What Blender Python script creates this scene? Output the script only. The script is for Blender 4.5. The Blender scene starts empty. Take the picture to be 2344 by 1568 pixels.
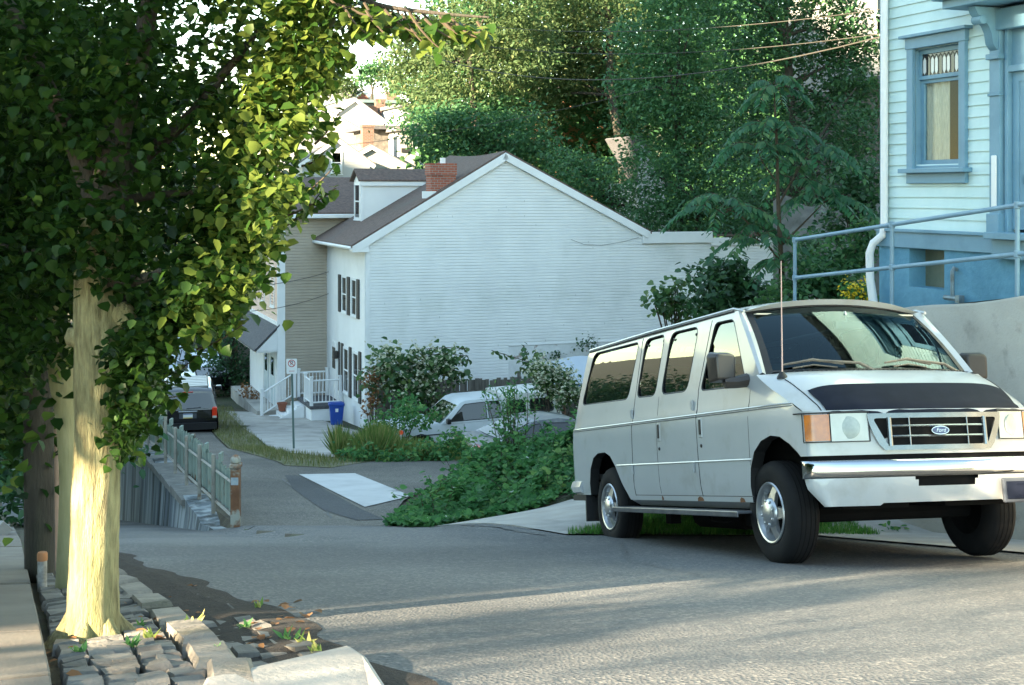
import bpy, bmesh, math, random
import numpy as np
from mathutils import Vector, Matrix
from mathutils.geometry import delaunay_2d_cdt

C = bpy.context
SC = C.scene
COL = SC.collection
R = math.radians
random.seed(7)
rng = np.random.default_rng(7)

# ---------------------------------------------------------------- camera, sky, sun, exposure
cam_d = bpy.data.cameras.new('camera')
cam = bpy.data.objects.new('camera', cam_d)
COL.objects.link(cam)
cam.location = (0, 0, 0)
cam.rotation_euler = (R(90), 0, 0)
cam_d.sensor_width = 36
cam_d.lens = 47.0
cam_d.shift_y = -0.1476
cam_d.clip_start = 0.05
cam_d.clip_end = 3000
SC.camera = cam

SUN_EL = R(19)
SUN_D = Vector((.72, .69, 0)).normalized()          # direction the light travels, on the ground
W = bpy.data.worlds.new("World")
SC.world = W
W.use_nodes = True
wn = W.node_tree
bg = wn.nodes['Background']
sky = wn.nodes.new('ShaderNodeTexSky')
sky.sky_type = 'NISHITA'
sky.sun_disc = False
sky.sun_elevation = SUN_EL
sky.sun_rotation = math.atan2(-SUN_D.x, -SUN_D.y)
sky.air_density = 1.0
sky.dust_density = .0
sky.ozone_density = 1.2
tint = wn.nodes.new('ShaderNodeMix'); tint.data_type = 'RGBA'; tint.blend_type = 'MULTIPLY'
tint.inputs[0].default_value = 1.0; tint.inputs[7].default_value = (1.13, 1.05, .84, 1)      # film stock: a little green in the open shade
wn.links.new(sky.outputs[0], tint.inputs[6])
wn.links.new(tint.outputs[2], bg.inputs['Color'])
bg.inputs['Strength'].default_value = 0.09

sl = bpy.data.lights.new('sun', 'SUN')
so = bpy.data.objects.new('sun', sl)
COL.objects.link(so)
sl.energy = 5.0
sl.angle = R(0.6)
sl.color = (1.0, 0.81, 0.56)
sd = Vector((SUN_D.x*math.cos(SUN_EL), SUN_D.y*math.cos(SUN_EL), -math.sin(SUN_EL)))
so.rotation_euler = sd.to_track_quat('-Z', 'Y').to_euler()
so.location = (-20, -20, 15)

SC.view_settings.view_transform = 'Standard'
SC.view_settings.look = 'None'
SC.view_settings.exposure = 3.28
SC.view_settings.gamma = 1.0
SC.render.engine = 'CYCLES'
SC.cycles.max_bounces = 6
SC.cycles.diffuse_bounces = 3
SC.cycles.glossy_bounces = 3
SC.cycles.transmission_bounces = 4
SC.cycles.transparent_max_bounces = 12
SC.cycles.sample_clamp_indirect = 6
SC.cycles.use_denoising = True

# ---------------------------------------------------------------- pixel <-> place (2344 px wide survey of the photograph)
F, HX, HY = 3060., 1172., 438.
def P(dx, dy, D):
    return Vector(((dx-HX)/F*D, D, (HY-dy)/F*D))
def px(dx, D): return (dx-HX)/F*D
def pz(dy, D): return (HY-dy)/F*D

UX, UY = -.34, .94          # along the street, away
VX, VY = .94, .34           # across the street, to the right
YAW = math.atan2(VY, VX)

# ---------------------------------------------------------------- terrain
def hm(D):
    if D < 4.6: return -1.7+.075*(4.6-D) if D > -8 else -.755
    if D < 12: return -.78-.2*D
    if D < 60: return -3.18-.235*(D-12)
    return -14.46-.03*(D-60)
_AD = [12, 14.5, 18, 22, 28, 33, 38, 46.8, 58, 75, 120, 300]
_AZ = [-3.18, -3.68, -4.5, -4.97, -5.66, -6.45, -7.3, -8.25, -9.0, -9.3, -6, 6]
def al(D):
    return hm(D) if D < 12 else float(np.interp(D, _AD, _AZ))
def xf(D): return 2.97-.37*max(D, 10.)
def sm(a, b, x):
    t = min(1, max(0, (x-a)/(b-a)))
    return t*t*(3-2*t)
def rise(x, y):
    return .16*min(4.5, max(0, x+1))*sm(13.6, 16.5, y)*(1-sm(19, 27, y))
def H(x, y):
    a = al(y)+rise(x, y)
    if y > 12 and x < xf(y):
        return hm(y)+(a-hm(y))*sm(48, 72, y)
    return a
def G(dx, dy):
    lo, hi = 2.0, 11.9
    f = lambda D: H(px(dx, D), D)-pz(dy, D)
    for i in range(60):
        m = (lo+hi)/2
        if f(m) > 0: hi = m
        else: lo = m
    return Vector((px(dx, lo), lo, H(px(dx, lo), lo)))

# ---------------------------------------------------------------- materials
MATS = {}
def _new(name):
    m = bpy.data.materials.new(name)
    m.use_nodes = True
    nt = m.node_tree
    return m, nt, nt.nodes['Principled BSDF']
def mk(name, c, c2=None, sc=6., rough=.7, bump=0., bsc=None, metal=0., spec=.5, coat=0., det=6., stretch=None,
       c3=None, sc3=1., lo=.35, hi=.65, lo3=.5, hi3=.68, emit=None, alpha=None):
    """principled surface: two colours mixed by noise, a third by a larger noise, bump from a fine noise"""
    if name in MATS: return MATS[name]
    m, nt, b = _new(name)
    N, L = nt.nodes, nt.links
    b.inputs['Base Color'].default_value = (*c, 1)
    b.inputs['Roughness'].default_value = rough
    b.inputs['Metallic'].default_value = metal
    b.inputs['Specular IOR Level'].default_value = spec
    b.inputs['Coat Weight'].default_value = coat
    b.inputs['Coat Roughness'].default_value = .06
    tc = N.new('ShaderNodeTexCoord')
    src = tc.outputs['Object']
    if stretch:
        mp = N.new('ShaderNodeMapping'); mp.inputs['Scale'].default_value = stretch
        L.new(src, mp.inputs[0]); src = mp.outputs[0]
    def noise(s, d=det):
        n = N.new('ShaderNodeTexNoise'); n.inputs['Scale'].default_value = s; n.inputs['Detail'].default_value = d
        n.inputs['Roughness'].default_value = .6
        L.new(src, n.inputs['Vector']); return n
    def ramp(fac, a, z):
        r = N.new('ShaderNodeMapRange'); r.inputs['From Min'].default_value = a; r.inputs['From Max'].default_value = z
        L.new(fac, r.inputs['Value']); return r.outputs[0]
    col = None
    if c2:
        mx = N.new('ShaderNodeMix'); mx.data_type = 'RGBA'
        L.new(ramp(noise(sc).outputs['Fac'], lo, hi), mx.inputs[0])
        mx.inputs[6].default_value = (*c, 1); mx.inputs[7].default_value = (*c2, 1)
        col = mx.outputs[2]
    if c3:
        mx = N.new('ShaderNodeMix'); mx.data_type = 'RGBA'
        L.new(ramp(noise(sc3).outputs['Fac'], lo3, hi3), mx.inputs[0])
        if col is None: mx.inputs[6].default_value = (*c, 1)
        else: L.new(col, mx.inputs[6])
        mx.inputs[7].default_value = (*c3, 1)
        col = mx.outputs[2]
    if col is not None: L.new(col, b.inputs['Base Color'])
    if bump:
        bp = N.new('ShaderNodeBump'); bp.inputs['Strength'].default_value = 1.; bp.inputs['Distance'].default_value = bump
        L.new(noise(bsc or sc*3).outputs['Fac'], bp.inputs['Height'])
        L.new(bp.outputs[0], b.inputs['Normal'])
    if emit:
        b.inputs['Emission Color'].default_value = (*emit[:3], 1); b.inputs['Emission Strength'].default_value = emit[3]
    MATS[name] = m
    return m

def leafmat(name, ca, cb, cc=None, trans=.35, rough=.45, spec=.4):
    """leaf: colour varies leaf by leaf (attribute), part of the light passes through"""
    if name in MATS: return MATS[name]
    m, nt, b = _new(name)
    N, L = nt.nodes, nt.links
    at = N.new('ShaderNodeAttribute'); at.attribute_name = 'leaf'
    cr = N.new('ShaderNodeValToRGB')
    e = cr.color_ramp.elements
    e[0].position = 0; e[0].color = (*ca, 1)
    e[1].position = 1; e[1].color = (*(cc or cb), 1)
    if cc:
        k = e.new(.72); k.color = (*cb, 1)
    L.new(at.outputs['Fac'], cr.inputs[0])
    L.new(cr.outputs[0], b.inputs['Base Color'])
    b.inputs['Roughness'].default_value = rough
    b.inputs['Specular IOR Level'].default_value = spec
    tr = N.new('ShaderNodeBsdfTranslucent')
    hs = N.new('ShaderNodeHueSaturation'); hs.inputs['Hue'].default_value = .495; hs.inputs['Value'].default_value = 1.75
    L.new(cr.outputs[0], hs.inputs['Color']); L.new(hs.outputs[0], tr.inputs['Color'])
    mx = N.new('ShaderNodeMixShader'); mx.inputs[0].default_value = trans
    L.new(b.outputs[0], mx.inputs[1]); L.new(tr.outputs[0], mx.inputs[2])
    L.new(mx.outputs[0], N['Material Output'].inputs[0])
    MATS[name] = m
    return m

def glassmat(name, tint, ior=1.55, gcol=(1, 1, 1)):
    """thin window glass: tinted see-through plus mirror reflection by Fresnel"""
    if name in MATS: return MATS[name]
    m, nt, b = _new(name)
    N, L = nt.nodes, nt.links
    N.remove(b)
    fr = N.new('ShaderNodeFresnel'); fr.inputs['IOR'].default_value = ior
    t = N.new('ShaderNodeBsdfTransparent'); t.inputs[0].default_value = (*tint, 1)
    g = N.new('ShaderNodeBsdfGlossy'); g.inputs[0].default_value = (*gcol, 1); g.inputs['Roughness'].default_value = .015
    mx = N.new('ShaderNodeMixShader')
    geo = N.new('ShaderNodeNewGeometry')
    ab = N.new('ShaderNodeMath'); ab.operation = 'MULTIPLY'; ab.inputs[1].default_value = 1.0
    L.new(fr.outputs[0], ab.inputs[0])
    L.new(ab.outputs[0], mx.inputs[0]); L.new(t.outputs[0], mx.inputs[1]); L.new(g.outputs[0], mx.inputs[2])
    L.new(mx.outputs[0], N['Material Output'].inputs[0])
    MATS[name] = m
    return m

# ---------------------------------------------------------------- mesh builder
class MB:
    def __init__(s): s.v = []; s.f = []
    def add(s, vs, fs, M=None):
        n = len(s.v)
        s.v += [tuple(M @ Vector(p)) if M is not None else tuple(p) for p in vs]
        s.f += [tuple(i+n for i in f) for f in fs]
        return s
    def box(s, c, d, M=None):
        x, y, z = c; a, b, e = d[0]/2, d[1]/2, d[2]/2
        vs = [(x-a, y-b, z-e), (x+a, y-b, z-e), (x+a, y+b, z-e), (x-a, y+b, z-e), (x-a, y-b, z+e), (x+a, y-b, z+e), (x+a, y+b, z+e), (x-a, y+b, z+e)]
        return s.add(vs, [(3, 2, 1, 0), (4, 5, 6, 7), (0, 1, 5, 4), (1, 2, 6, 5), (2, 3, 7, 6), (3, 0, 4, 7)], M)
    def poly(s, pts, M=None): return s.add(pts, [tuple(range(len(pts)))], M)
    def prism(s, pts, vec, M=None):
        n = len(pts); v = Vector(vec)
        q = [Vector(p) for p in pts]
        return s.add(q+[p+v for p in q], [tuple(range(n))[::-1], tuple(range(n, 2*n))]+[(i, (i+1) % n, n+(i+1) % n, n+i) for i in range(n)], M)
    def tube(s, path, r, n=8, cap=True, M=None, wob=0.):
        path = [Vector(p) for p in path]; k = len(path)
        rs = list(r) if hasattr(r, '__len__') else [r]*k
        up = None; vs = []
        for i in range(k):
            t = (path[min(i+1, k-1)]-path[max(i-1, 0)]).normalized()
            if up is None:
                up = Vector((0, 0, 1)) if abs(t.z) < .9 else Vector((1, 0, 0))
            a = t.cross(up)
            if a.length < 1e-6: a = t.orthogonal()
            a.normalize(); b = a.cross(t).normalized(); up = b
            for j in range(n):
                q = 2*math.pi*j/n
                rr = rs[i]*(1+(wob*(math.sin(3*q+i*.37)*.5+math.sin(5*q-i*.61)*.35+random.uniform(-.35, .35)) if wob else 0))
                vs.append(path[i]+(a*math.cos(q)+b*math.sin(q))*rr)
        fs = [(i*n+j, i*n+(j+1) % n, (i+1)*n+(j+1) % n, (i+1)*n+j) for i in range(k-1) for j in range(n)]
        if cap: fs += [tuple(range(n))[::-1], tuple(range((k-1)*n, k*n))]
        return s.add(vs, fs, M)
    def lathe(s, prof, n=24, M=None):
        vs = []; k = len(prof)
        for r, z in prof:
            for j in range(n):
                q = 2*math.pi*j/n; vs.append((r*math.cos(q), r*math.sin(q), z))
        fs = [(i*n+j, i*n+(j+1) % n, (i+1)*n+(j+1) % n, (i+1)*n+j) for i in range(k-1) for j in range(n)]
        return s.add(vs, fs, M)
    def grid(s, fn, nu, nv, M=None):
        vs = [fn(i/(nu-1), j/(nv-1)) for i in range(nu) for j in range(nv)]
        fs = [(i*nv+j, (i+1)*nv+j, (i+1)*nv+j+1, i*nv+j+1) for i in range(nu-1) for j in range(nv-1)]
        return s.add(vs, fs, M)
    def build(s, name, m, parent=None, smooth=False, sharp=35, bevel=0, seg=2, recalc=True, loc=None):
        me = bpy.data.meshes.new(name)
        me.from_pydata(s.v, [], s.f)
        if recalc:
            bm = bmesh.new(); bm.from_mesh(me)
            bmesh.ops.remove_doubles(bm, verts=bm.verts, dist=1e-5)
            bmesh.ops.recalc_face_normals(bm, faces=bm.faces)
            bm.to_mesh(me); bm.free()
        if smooth:
            me.polygons.foreach_set('use_smooth', [True]*len(me.polygons))
            me.set_sharp_from_angle(angle=R(sharp))
        me.materials.append(m)
        o = bpy.data.objects.new(name, me)
        COL.objects.link(o)
        if parent is not None: o.parent = parent
        if loc is not None: o.location = loc
        if bevel:
            md = o.modifiers.new('bevel', 'BEVEL'); md.width = bevel; md.segments = seg; md.limit_method = 'ANGLE'; md.angle_limit = R(35)
            md.harden_normals = False
        return o

def tag(o, label, cat, group=None, kind=None):
    o['label'] = label; o['category'] = cat
    if group: o['group'] = group
    if kind: o['kind'] = kind
    return o
def struct(o, kind='structure'):
    o['kind'] = kind
    return o
def thing(name, label, cat, loc=(0, 0, 0), rot=(0, 0, 0), group=None):
    o = bpy.data.objects.new(name, None); COL.objects.link(o)
    o.empty_display_size = .2
    o.location = loc; o.rotation_euler = rot
    return tag(o, label, cat, group)
def copy_tree(o, parent=None):
    c = o.copy(); COL.objects.link(c)
    if parent is not None: c.parent = parent
    for ch in list(o.children): copy_tree(ch, c)
    return c

def inpoly(x, y, poly):
    c = False; n = len(poly); j = n-1
    for i in range(n):
        xi, yi = poly[i]; xj, yj = poly[j]
        if (yi > y) != (yj > y) and x < (xj-xi)*(y-yi)/(yj-yi)+xi: c = not c
        j = i
    return c
def densify(poly, st):
    out = []
    for i in range(len(poly)):
        a = Vector(poly[i]); b = Vector(poly[(i+1) % len(poly)])
        n = max(1, int((b-a).length/st))
        for k in range(n): out.append(tuple(a+(b-a)*k/n))
    return out
def cdt(outer, holes=(), st=.1, edge=None):
    """triangulated region with a regular interior grid; returns 2-d verts and faces"""
    loops = [densify(outer, edge or st)]+[densify(h, edge or st) for h in holes]
    vs, es = [], []
    for l in loops:
        n0 = len(vs); vs += [Vector(p) for p in l]
        es += [(n0+i, n0+(i+1) % len(l)) for i in range(len(l))]
    xs = [p[0] for p in loops[0]]; ys_ = [p[1] for p in loops[0]]
    lp = np.array([p for l in loops for p in l])
    x = min(xs)+st/2
    while x < max(xs):
        y = min(ys_)+st/2
        while y < max(ys_):
            if inpoly(x, y, loops[0]) and not any(inpoly(x, y, h) for h in loops[1:]):
                if ((lp-(x, y))**2).sum(1).min() > (st*.45)**2: vs.append(Vector((x, y)))
            y += st
        x += st
    r = delaunay_2d_cdt(vs, es, [], 0, 1e-5)
    V, Fc = r[0], r[2]
    keep = []
    for f in Fc:
        c = sum((V[i] for i in f), Vector((0, 0)))/len(f)
        if inpoly(c.x, c.y, loops[0]) and not any(inpoly(c.x, c.y, h) for h in loops[1:]): keep.append(tuple(f))
    return V, keep
def sheet(name, poly, m, dz=0., st=.5, hf=None, smooth=True, kind='structure'):
    V, Fc = cdt(poly, (), st)
    hf = hf or H
    b = MB(); b.add([(p.x, p.y, hf(p.x, p.y)+dz) for p in V], Fc)
    o = b.build(name, m, smooth=smooth, recalc=False)
    me = o.data
    if me.polygons and me.polygons[0].normal.z < 0: me.flip_normals()
    return struct(o, kind)

# ---------------------------------------------------------------- leaves
LEAF = (np.array([(0, 0, 0), (-.34, .28, .09), (-.27, .66, .07), (0, 1, -.06), (.27, .66, .07), (.34, .28, .09)], float), [(0, 3, 2, 1), (0, 5, 4, 3)])
ROUND = (np.array([(0, 0, 0), (-.42, .2, .10), (-.38, .62, .08), (0, 1, -.1), (.38, .62, .08), (.42, .2, .10)], float), [(0, 3, 2, 1), (0, 5, 4, 3)])
SLIM = (np.array([(0, 0, 0), (-.17, .4, .05), (0, 1, -.08), (.17, .4, .05)], float), [(0, 3, 2, 1)])
BLADE = (np.array([(-.03, 0, 0), (.03, 0, 0), (.022, .55, .02), (0, 1, .12), (-.022, .55, .02)], float), [(0, 1, 2, 3, 4)])
def rotmats(yaw, pitch, roll):
    cy, sy, cp, sp, cr, sr = np.cos(yaw), np.sin(yaw), np.cos(pitch), np.sin(pitch), np.cos(roll), np.sin(roll)
    z = np.zeros_like(cy); o = z+1
    Rz = np.stack([cy, -sy, z, sy, cy, z, z, z, o], -1).reshape(-1, 3, 3)
    Rx = np.stack([o, z, z, z, cp, -sp, z, sp, cp], -1).reshape(-1, 3, 3)
    Ry = np.stack([cr, z, sr, z, o, z, -sr, z, cr], -1).reshape(-1, 3, 3)
    return Rz @ Rx @ Ry
def leaves(name, pts, size, m, parent=None, shape=LEAF, yaw=None, pitch=(-1.1, .5), roll=(-.8, .8), val=None, wid=1.):
    """a mesh of many leaf-shaped faces at the given points"""
    pts = np.asarray(pts, float); n = len(pts)
    tv, tf = shape
    tv = tv*np.array([wid, 1, 1])
    yw = rng.uniform(0, 2*math.pi, n) if yaw is None else np.asarray(yaw)
    pt = rng.uniform(*pitch, n) if isinstance(pitch, tuple) else np.asarray(pitch)
    rl = rng.uniform(*roll, n)
    sz = np.asarray(size) if hasattr(size, '__len__') and not isinstance(size, tuple) else (rng.uniform(*size, n) if isinstance(size, tuple) else np.full(n, size))
    M = rotmats(yw, pt, rl)
    vs = np.einsum('nij,kj->nki', M, tv)*sz[:, None, None]+pts[:, None, :]
    k = len(tv)
    me = bpy.data.meshes.new(name)
    me.vertices.add(n*k); me.vertices.foreach_set('co', vs.reshape(-1))
    loops = np.concatenate([np.concatenate([np.array(f) for f in tf])[None, :]+np.arange(n)[:, None]*k], 0).reshape(-1)
    tot = np.tile(np.array([len(f) for f in tf]), n)
    me.loops.add(len(loops)); me.loops.foreach_set('vertex_index', loops.astype(np.int32))
    me.polygons.add(len(tot))
    st = np.concatenate([[0], np.cumsum(tot)[:-1]])
    me.polygons.foreach_set('loop_start', st.astype(np.int32))
    me.update(calc_edges=True)
    v = rng.uniform(0, 1, n) if val is None else np.asarray(val)
    at = me.attributes.new('leaf', 'FLOAT', 'FACE')
    at.data.foreach_set('value', np.repeat(v, len(tf)).astype(np.float32))
    me.materials.append(m)
    o = bpy.data.objects.new(name, me); COL.objects.link(o)
    if parent is not None: o.parent = parent
    return o
# ---------------------------------------------------------------- ground materials
M_soil = mk('soil', (.055, .045, .030), (.10, .085, .05), sc=3, rough=.95, bump=.03, bsc=30, c3=(.06, .085, .03), sc3=.7)
def asphaltmat(name, a, b, c, tint=None):
    m, nt, bs = _new(name); N, L = nt.nodes, nt.links
    tc = N.new('ShaderNodeTexCoord')
    vo = N.new('ShaderNodeTexVoronoi'); vo.inputs['Scale'].default_value = 55
    L.new(tc.outputs['Object'], vo.inputs['Vector'])
    n1 = N.new('ShaderNodeTexNoise'); n1.inputs['Scale'].default_value = 1.1; n1.inputs['Detail'].default_value = 8; n1.inputs['Roughness'].default_value = .65
    L.new(tc.outputs['Object'], n1.inputs['Vector'])
    n2 = N.new('ShaderNodeTexNoise'); n2.inputs['Scale'].default_value = 38; n2.inputs['Detail'].default_value = 5
    L.new(tc.outputs['Object'], n2.inputs['Vector'])
    sp = N.new('ShaderNodeSeparateColor'); L.new(vo.outputs['Color'], sp.inputs[0])
    pw = N.new('ShaderNodeMath'); pw.operation = 'POWER'; pw.inputs[1].default_value = 3.
    L.new(sp.outputs[0], pw.inputs[0])
    m1 = N.new('ShaderNodeMix'); m1.data_type = 'RGBA'; m1.inputs[6].default_value = (*a, 1); m1.inputs[7].default_value = (*b, 1)
    L.new(pw.outputs[0], m1.inputs[0])
    r = N.new('ShaderNodeMapRange'); r.inputs[1].default_value = .35; r.inputs[2].default_value = .7
    L.new(n1.outputs['Fac'], r.inputs[0])
    n3 = N.new('ShaderNodeTexNoise'); n3.inputs['Scale'].default_value = .32; n3.inputs['Detail'].default_value = 4
    L.new(tc.outputs['Object'], n3.inputs['Vector'])
    m2 = N.new('ShaderNodeMix'); m2.data_type = 'RGBA'; m2.inputs[7].default_value = (*c, 1)
    L.new(m1.outputs[2], m2.inputs[6])
    q = N.new('ShaderNodeMath'); q.operation = 'MULTIPLY'; q.inputs[1].default_value = .6
    L.new(r.outputs[0], q.inputs[0]); L.new(q.outputs[0], m2.inputs[0])
    m3 = N.new('ShaderNodeMix'); m3.data_type = 'RGBA'; m3.blend_type = 'MULTIPLY'; m3.inputs[7].default_value = (.66, .67, .68, 1)
    r3 = N.new('ShaderNodeMapRange'); r3.inputs[1].default_value = .44; r3.inputs[2].default_value = .62
    L.new(n3.outputs['Fac'], r3.inputs[0]); L.new(r3.outputs[0], m3.inputs[0]); L.new(m2.outputs[2], m3.inputs[6])
    L.new(m3.outputs[2], bs.inputs['Base Color'])
    bs.inputs['Roughness'].default_value = .86
    bs.inputs['Specular IOR Level'].default_value = .35
    ad = N.new('ShaderNodeMath'); ad.operation = 'ADD'
    L.new(vo.outputs['Distance'], ad.inputs[0]); L.new(n2.outputs['Fac'], ad.inputs[1])
    bp = N.new('ShaderNodeBump'); bp.inputs['Distance'].default_value = .007; bp.inputs['Strength'].default_value = .8
    L.new(ad.outputs[0], bp.inputs['Height']); L.new(bp.outputs[0], bs.inputs['Normal'])
    return m
M_asph = asphaltmat('asphalt', (.088, .092, .094), (.22, .21, .19), (.118, .120, .117))
M_alley = asphaltmat('old_asphalt', (.075, .070, .060), (.22, .20, .17), (.165, .15, .12))
M_dark = asphaltmat('fresh_asphalt', (.05, .053, .055), (.10, .10, .10), (.06, .06, .06))
M_conc = mk('concrete', (.30, .285, .255), (.38, .36, .32), sc=2.2, rough=.9, bump=.004, bsc=70, c3=(.22, .21, .19), sc3=.9)
M_concw = mk('pale_concrete', (.40, .40, .385), (.50, .50, .48), sc=1.6, rough=.9, bump=.004, bsc=60)
M_walk = mk('sidewalk_concrete', (.125, .11, .09), (.17, .155, .13), sc=1.8, rough=.92, bump=.005, bsc=60, c3=(.12, .10, .085), sc3=1.3)
M_lawn = mk('lawn_soil', (.035, .07, .018), (.07, .09, .03), sc=5, rough=.95, bump=.03, bsc=40)
M_dry = mk('dry_verge', (.13, .125, .055), (.09, .10, .035), sc=4, rough=.95, bump=.02, bsc=50, c3=(.17, .15, .11), sc3=1.5)

# ground: columns follow the foot of the fence, so the step between street and alley is one clean line
S_ = [-160, -90, -50, -30, -20, -14, -10, -7, -5, -3.5, -2.5, -1.6, -.9, -.45, -.12, .02, .3, .8, 1.5, 2.4, 3.4, 4.6, 6, 7.5, 9.5, 12, 15, 20, 28, 40, 60, 100, 200]
D_ = list(np.arange(-60, 2, 6.))+list(np.arange(2, 34, .5))+list(np.arange(34, 62, 1.5))+[65, 70, 80, 100, 130, 180, 260, 400]
b = MB()
def gpt(s, D):
    x = xf(D)+s
    z = (hm(D)+(al(D)-hm(D))*sm(48, 72, D) if (D > 12 and s < 0) else al(D)+rise(x, D))-.04
    if s < -22: z += .10*min(60, -22-s)
    return (x, D, z)
nv, nd = len(S_), len(D_)
b.v = [gpt(s, D) for D in D_ for s in S_]
b.f = [(i*nv+j, i*nv+j+1, (i+1)*nv+j+1, (i+1)*nv+j) for i in range(nd-1) for j in range(nv-1)]
struct(b.build('ground', M_soil, smooth=False, recalc=False))

sheet('road', [(.25, 3.0), (-.48, 4.9), (-1.4, 7.0), (-2.88, 10), (-5.3, 16), (-9.6, 26), (-14.3, 38), (-21, 55), (-18.2, 55), (-11.5, 38), (-7.05, 26),
                (-4.1, 18.2), (-3.6, 18.0), (-1.78, 18.1), (-1.0, 16.5), (.57, 13.62), (3.1, 13.5), (4.7, 10), (7.5, 2), (9, -6), (9, -12), (3, -12), (1.2, 0)], M_asph, 0, .55)
sheet('alley_road', [(-3.6, 17.75), (-1.72, 17.75), (-1.7, 21), (-1.05, 26), (1.5, 26.4), (3.5, 27), (3.5, 29), (-2.9, 28.2), (-3.6, 26.5), (-4.6, 27), (-6.6, 33), (-9.3, 42), (-13, 55), (-17.3, 56),
                      (-13.75, 46), (-8.95, 33), (-5.98, 25), (-3.75, 18.4)], M_alley, .003, .8)
sheet('asphalt_patch', [(-4.25, 25.0), (-3.95, 24.9), (-2.2, 19.7), (-1.78, 18.6), (-2.15, 18.5), (-2.75, 19.6), (-3.7, 22.6)], M_dark, .010, .4)
sheet('alley_crossing', [(-4.0, 25.1), (-2.97, 25.3), (-1.62, 21.5), (-2.2, 20.0)], M_concw, .016, .4)
sheet('driveway', [(-1.02, 16.55), (.55, 13.75), (2.9, 13.6), (3.3, 13.6), (3.6, 15.6), (3.0, 18.5), (.83, 18.5)], M_conc, .006, .5)
sheet('path', [(-3.2, 28.4), (-5.5, 33), (-8.0, 42), (-11.2, 52.5), (-8.0, 51.5), (-5.2, 45), (-3.9, 40), (-2.4, 32)], M_conc, .006, .8)
sheet('verge', [(-3.6, 26.6), (-4.6, 27.1), (-6.55, 33), (-9.25, 42), (-12.9, 55), (-11.3, 54), (-8.05, 42), (-5.55, 33), (-3.25, 28.4), (-2.9, 28.3)], M_dry, .004, .6)
sheet('roadside_lawn', [(.62, 13.72), (2.9, 13.58), (3.6, 13.5), (3.6, 14.4), (3.3, 16.2), (2.2, 16.0), (1.2, 14.5)], M_lawn, .014, .3)
sheet('pavement', [(3.0, 13.42), (4.6, 10), (7.4, 2), (9.5, 2), (6.5, 9.5), (5.0, 13.3), (3.7, 15.6), (3.5, 14.4)], M_conc, .018, .5)

# tar seams and cracks in the road surface
M_tar = mk('tar_seam', (.018, .018, .019), (.03, .03, .03), sc=9, rough=.6)
def seam_strip(pts, w, name='tar_seam'):
    pts = [Vector(p) for p in pts]; q = []
    for i in range(len(pts)-1):
        n = max(2, int((pts[i+1]-pts[i]).length/.12))
        for k in range(n): q.append(pts[i]+(pts[i+1]-pts[i])*k/n+Vector((random.gauss(0, .022), random.gauss(0, .022))))
    b = MB(); vs = []
    for i, p in enumerate(q):
        t = (q[min(i+1, len(q)-1)]-q[max(i-1, 0)]).normalized(); nn = Vector((-t.y, t.x)); ww = w*random.uniform(.5, 1.2)
        for s in (-1, 1):
            c = p+nn*ww*s; vs.append((c.x, c.y, H(c.x, c.y)+.009))
    b.add(vs, [(2*i, 2*i+1, 2*i+3, 2*i+2) for i in range(len(q)-1)]); struct(b.build(name, M_tar, recalc=False))
seam_strip([(-3.7, 17.3), (-2.6, 17.0), (-1.6, 17.1), (-.9, 16.0), (.4, 13.4)], .030)
seam_strip([(1.25, 8.8), (.9, 10.2), (1.0, 12.4)], .005, 'road_crack')
seam_strip([(-2.0, 10.6), (-.4, 11.3), (.9, 11.1)], .004, 'road_crack')
seam_strip([(-5.3, 25.0), (-4.2, 24.3), (-2.9, 20.4), (-2.5, 18.6)], .02)
seam_strip([(-8.4, 38), (-6.3, 30), (-5.4, 27)], .025)
# left sidewalk of jointed slabs, with a kerb step down to the stone verge
sl_a, sl_b = Vector((-.75, 2.4)), Vector((-3.34, 9.2))
dirw = (sl_b-sl_a).normalized(); nrm = Vector((-dirw.y, dirw.x))
b = MB()
for k in range(-3, 16):
    p0 = sl_a+dirw*(k*1.18); p1 = sl_a+dirw*(k*1.18+1.165)
    for (o0, o1) in ((0, 1.16), (1.175, 2.4)):
        q = [p0+nrm*o0, p1+nrm*o0, p1+nrm*o1, p0+nrm*o1]
        t = random.uniform(-.006, .006)
        vs = [(a.x, a.y, hm(a.y)+.045+t-.01*o0) for a in q]
        b.prism(vs[::-1], (0, 0, -.14))
struct(b.build('sidewalk', M_walk, bevel=.008))

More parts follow.
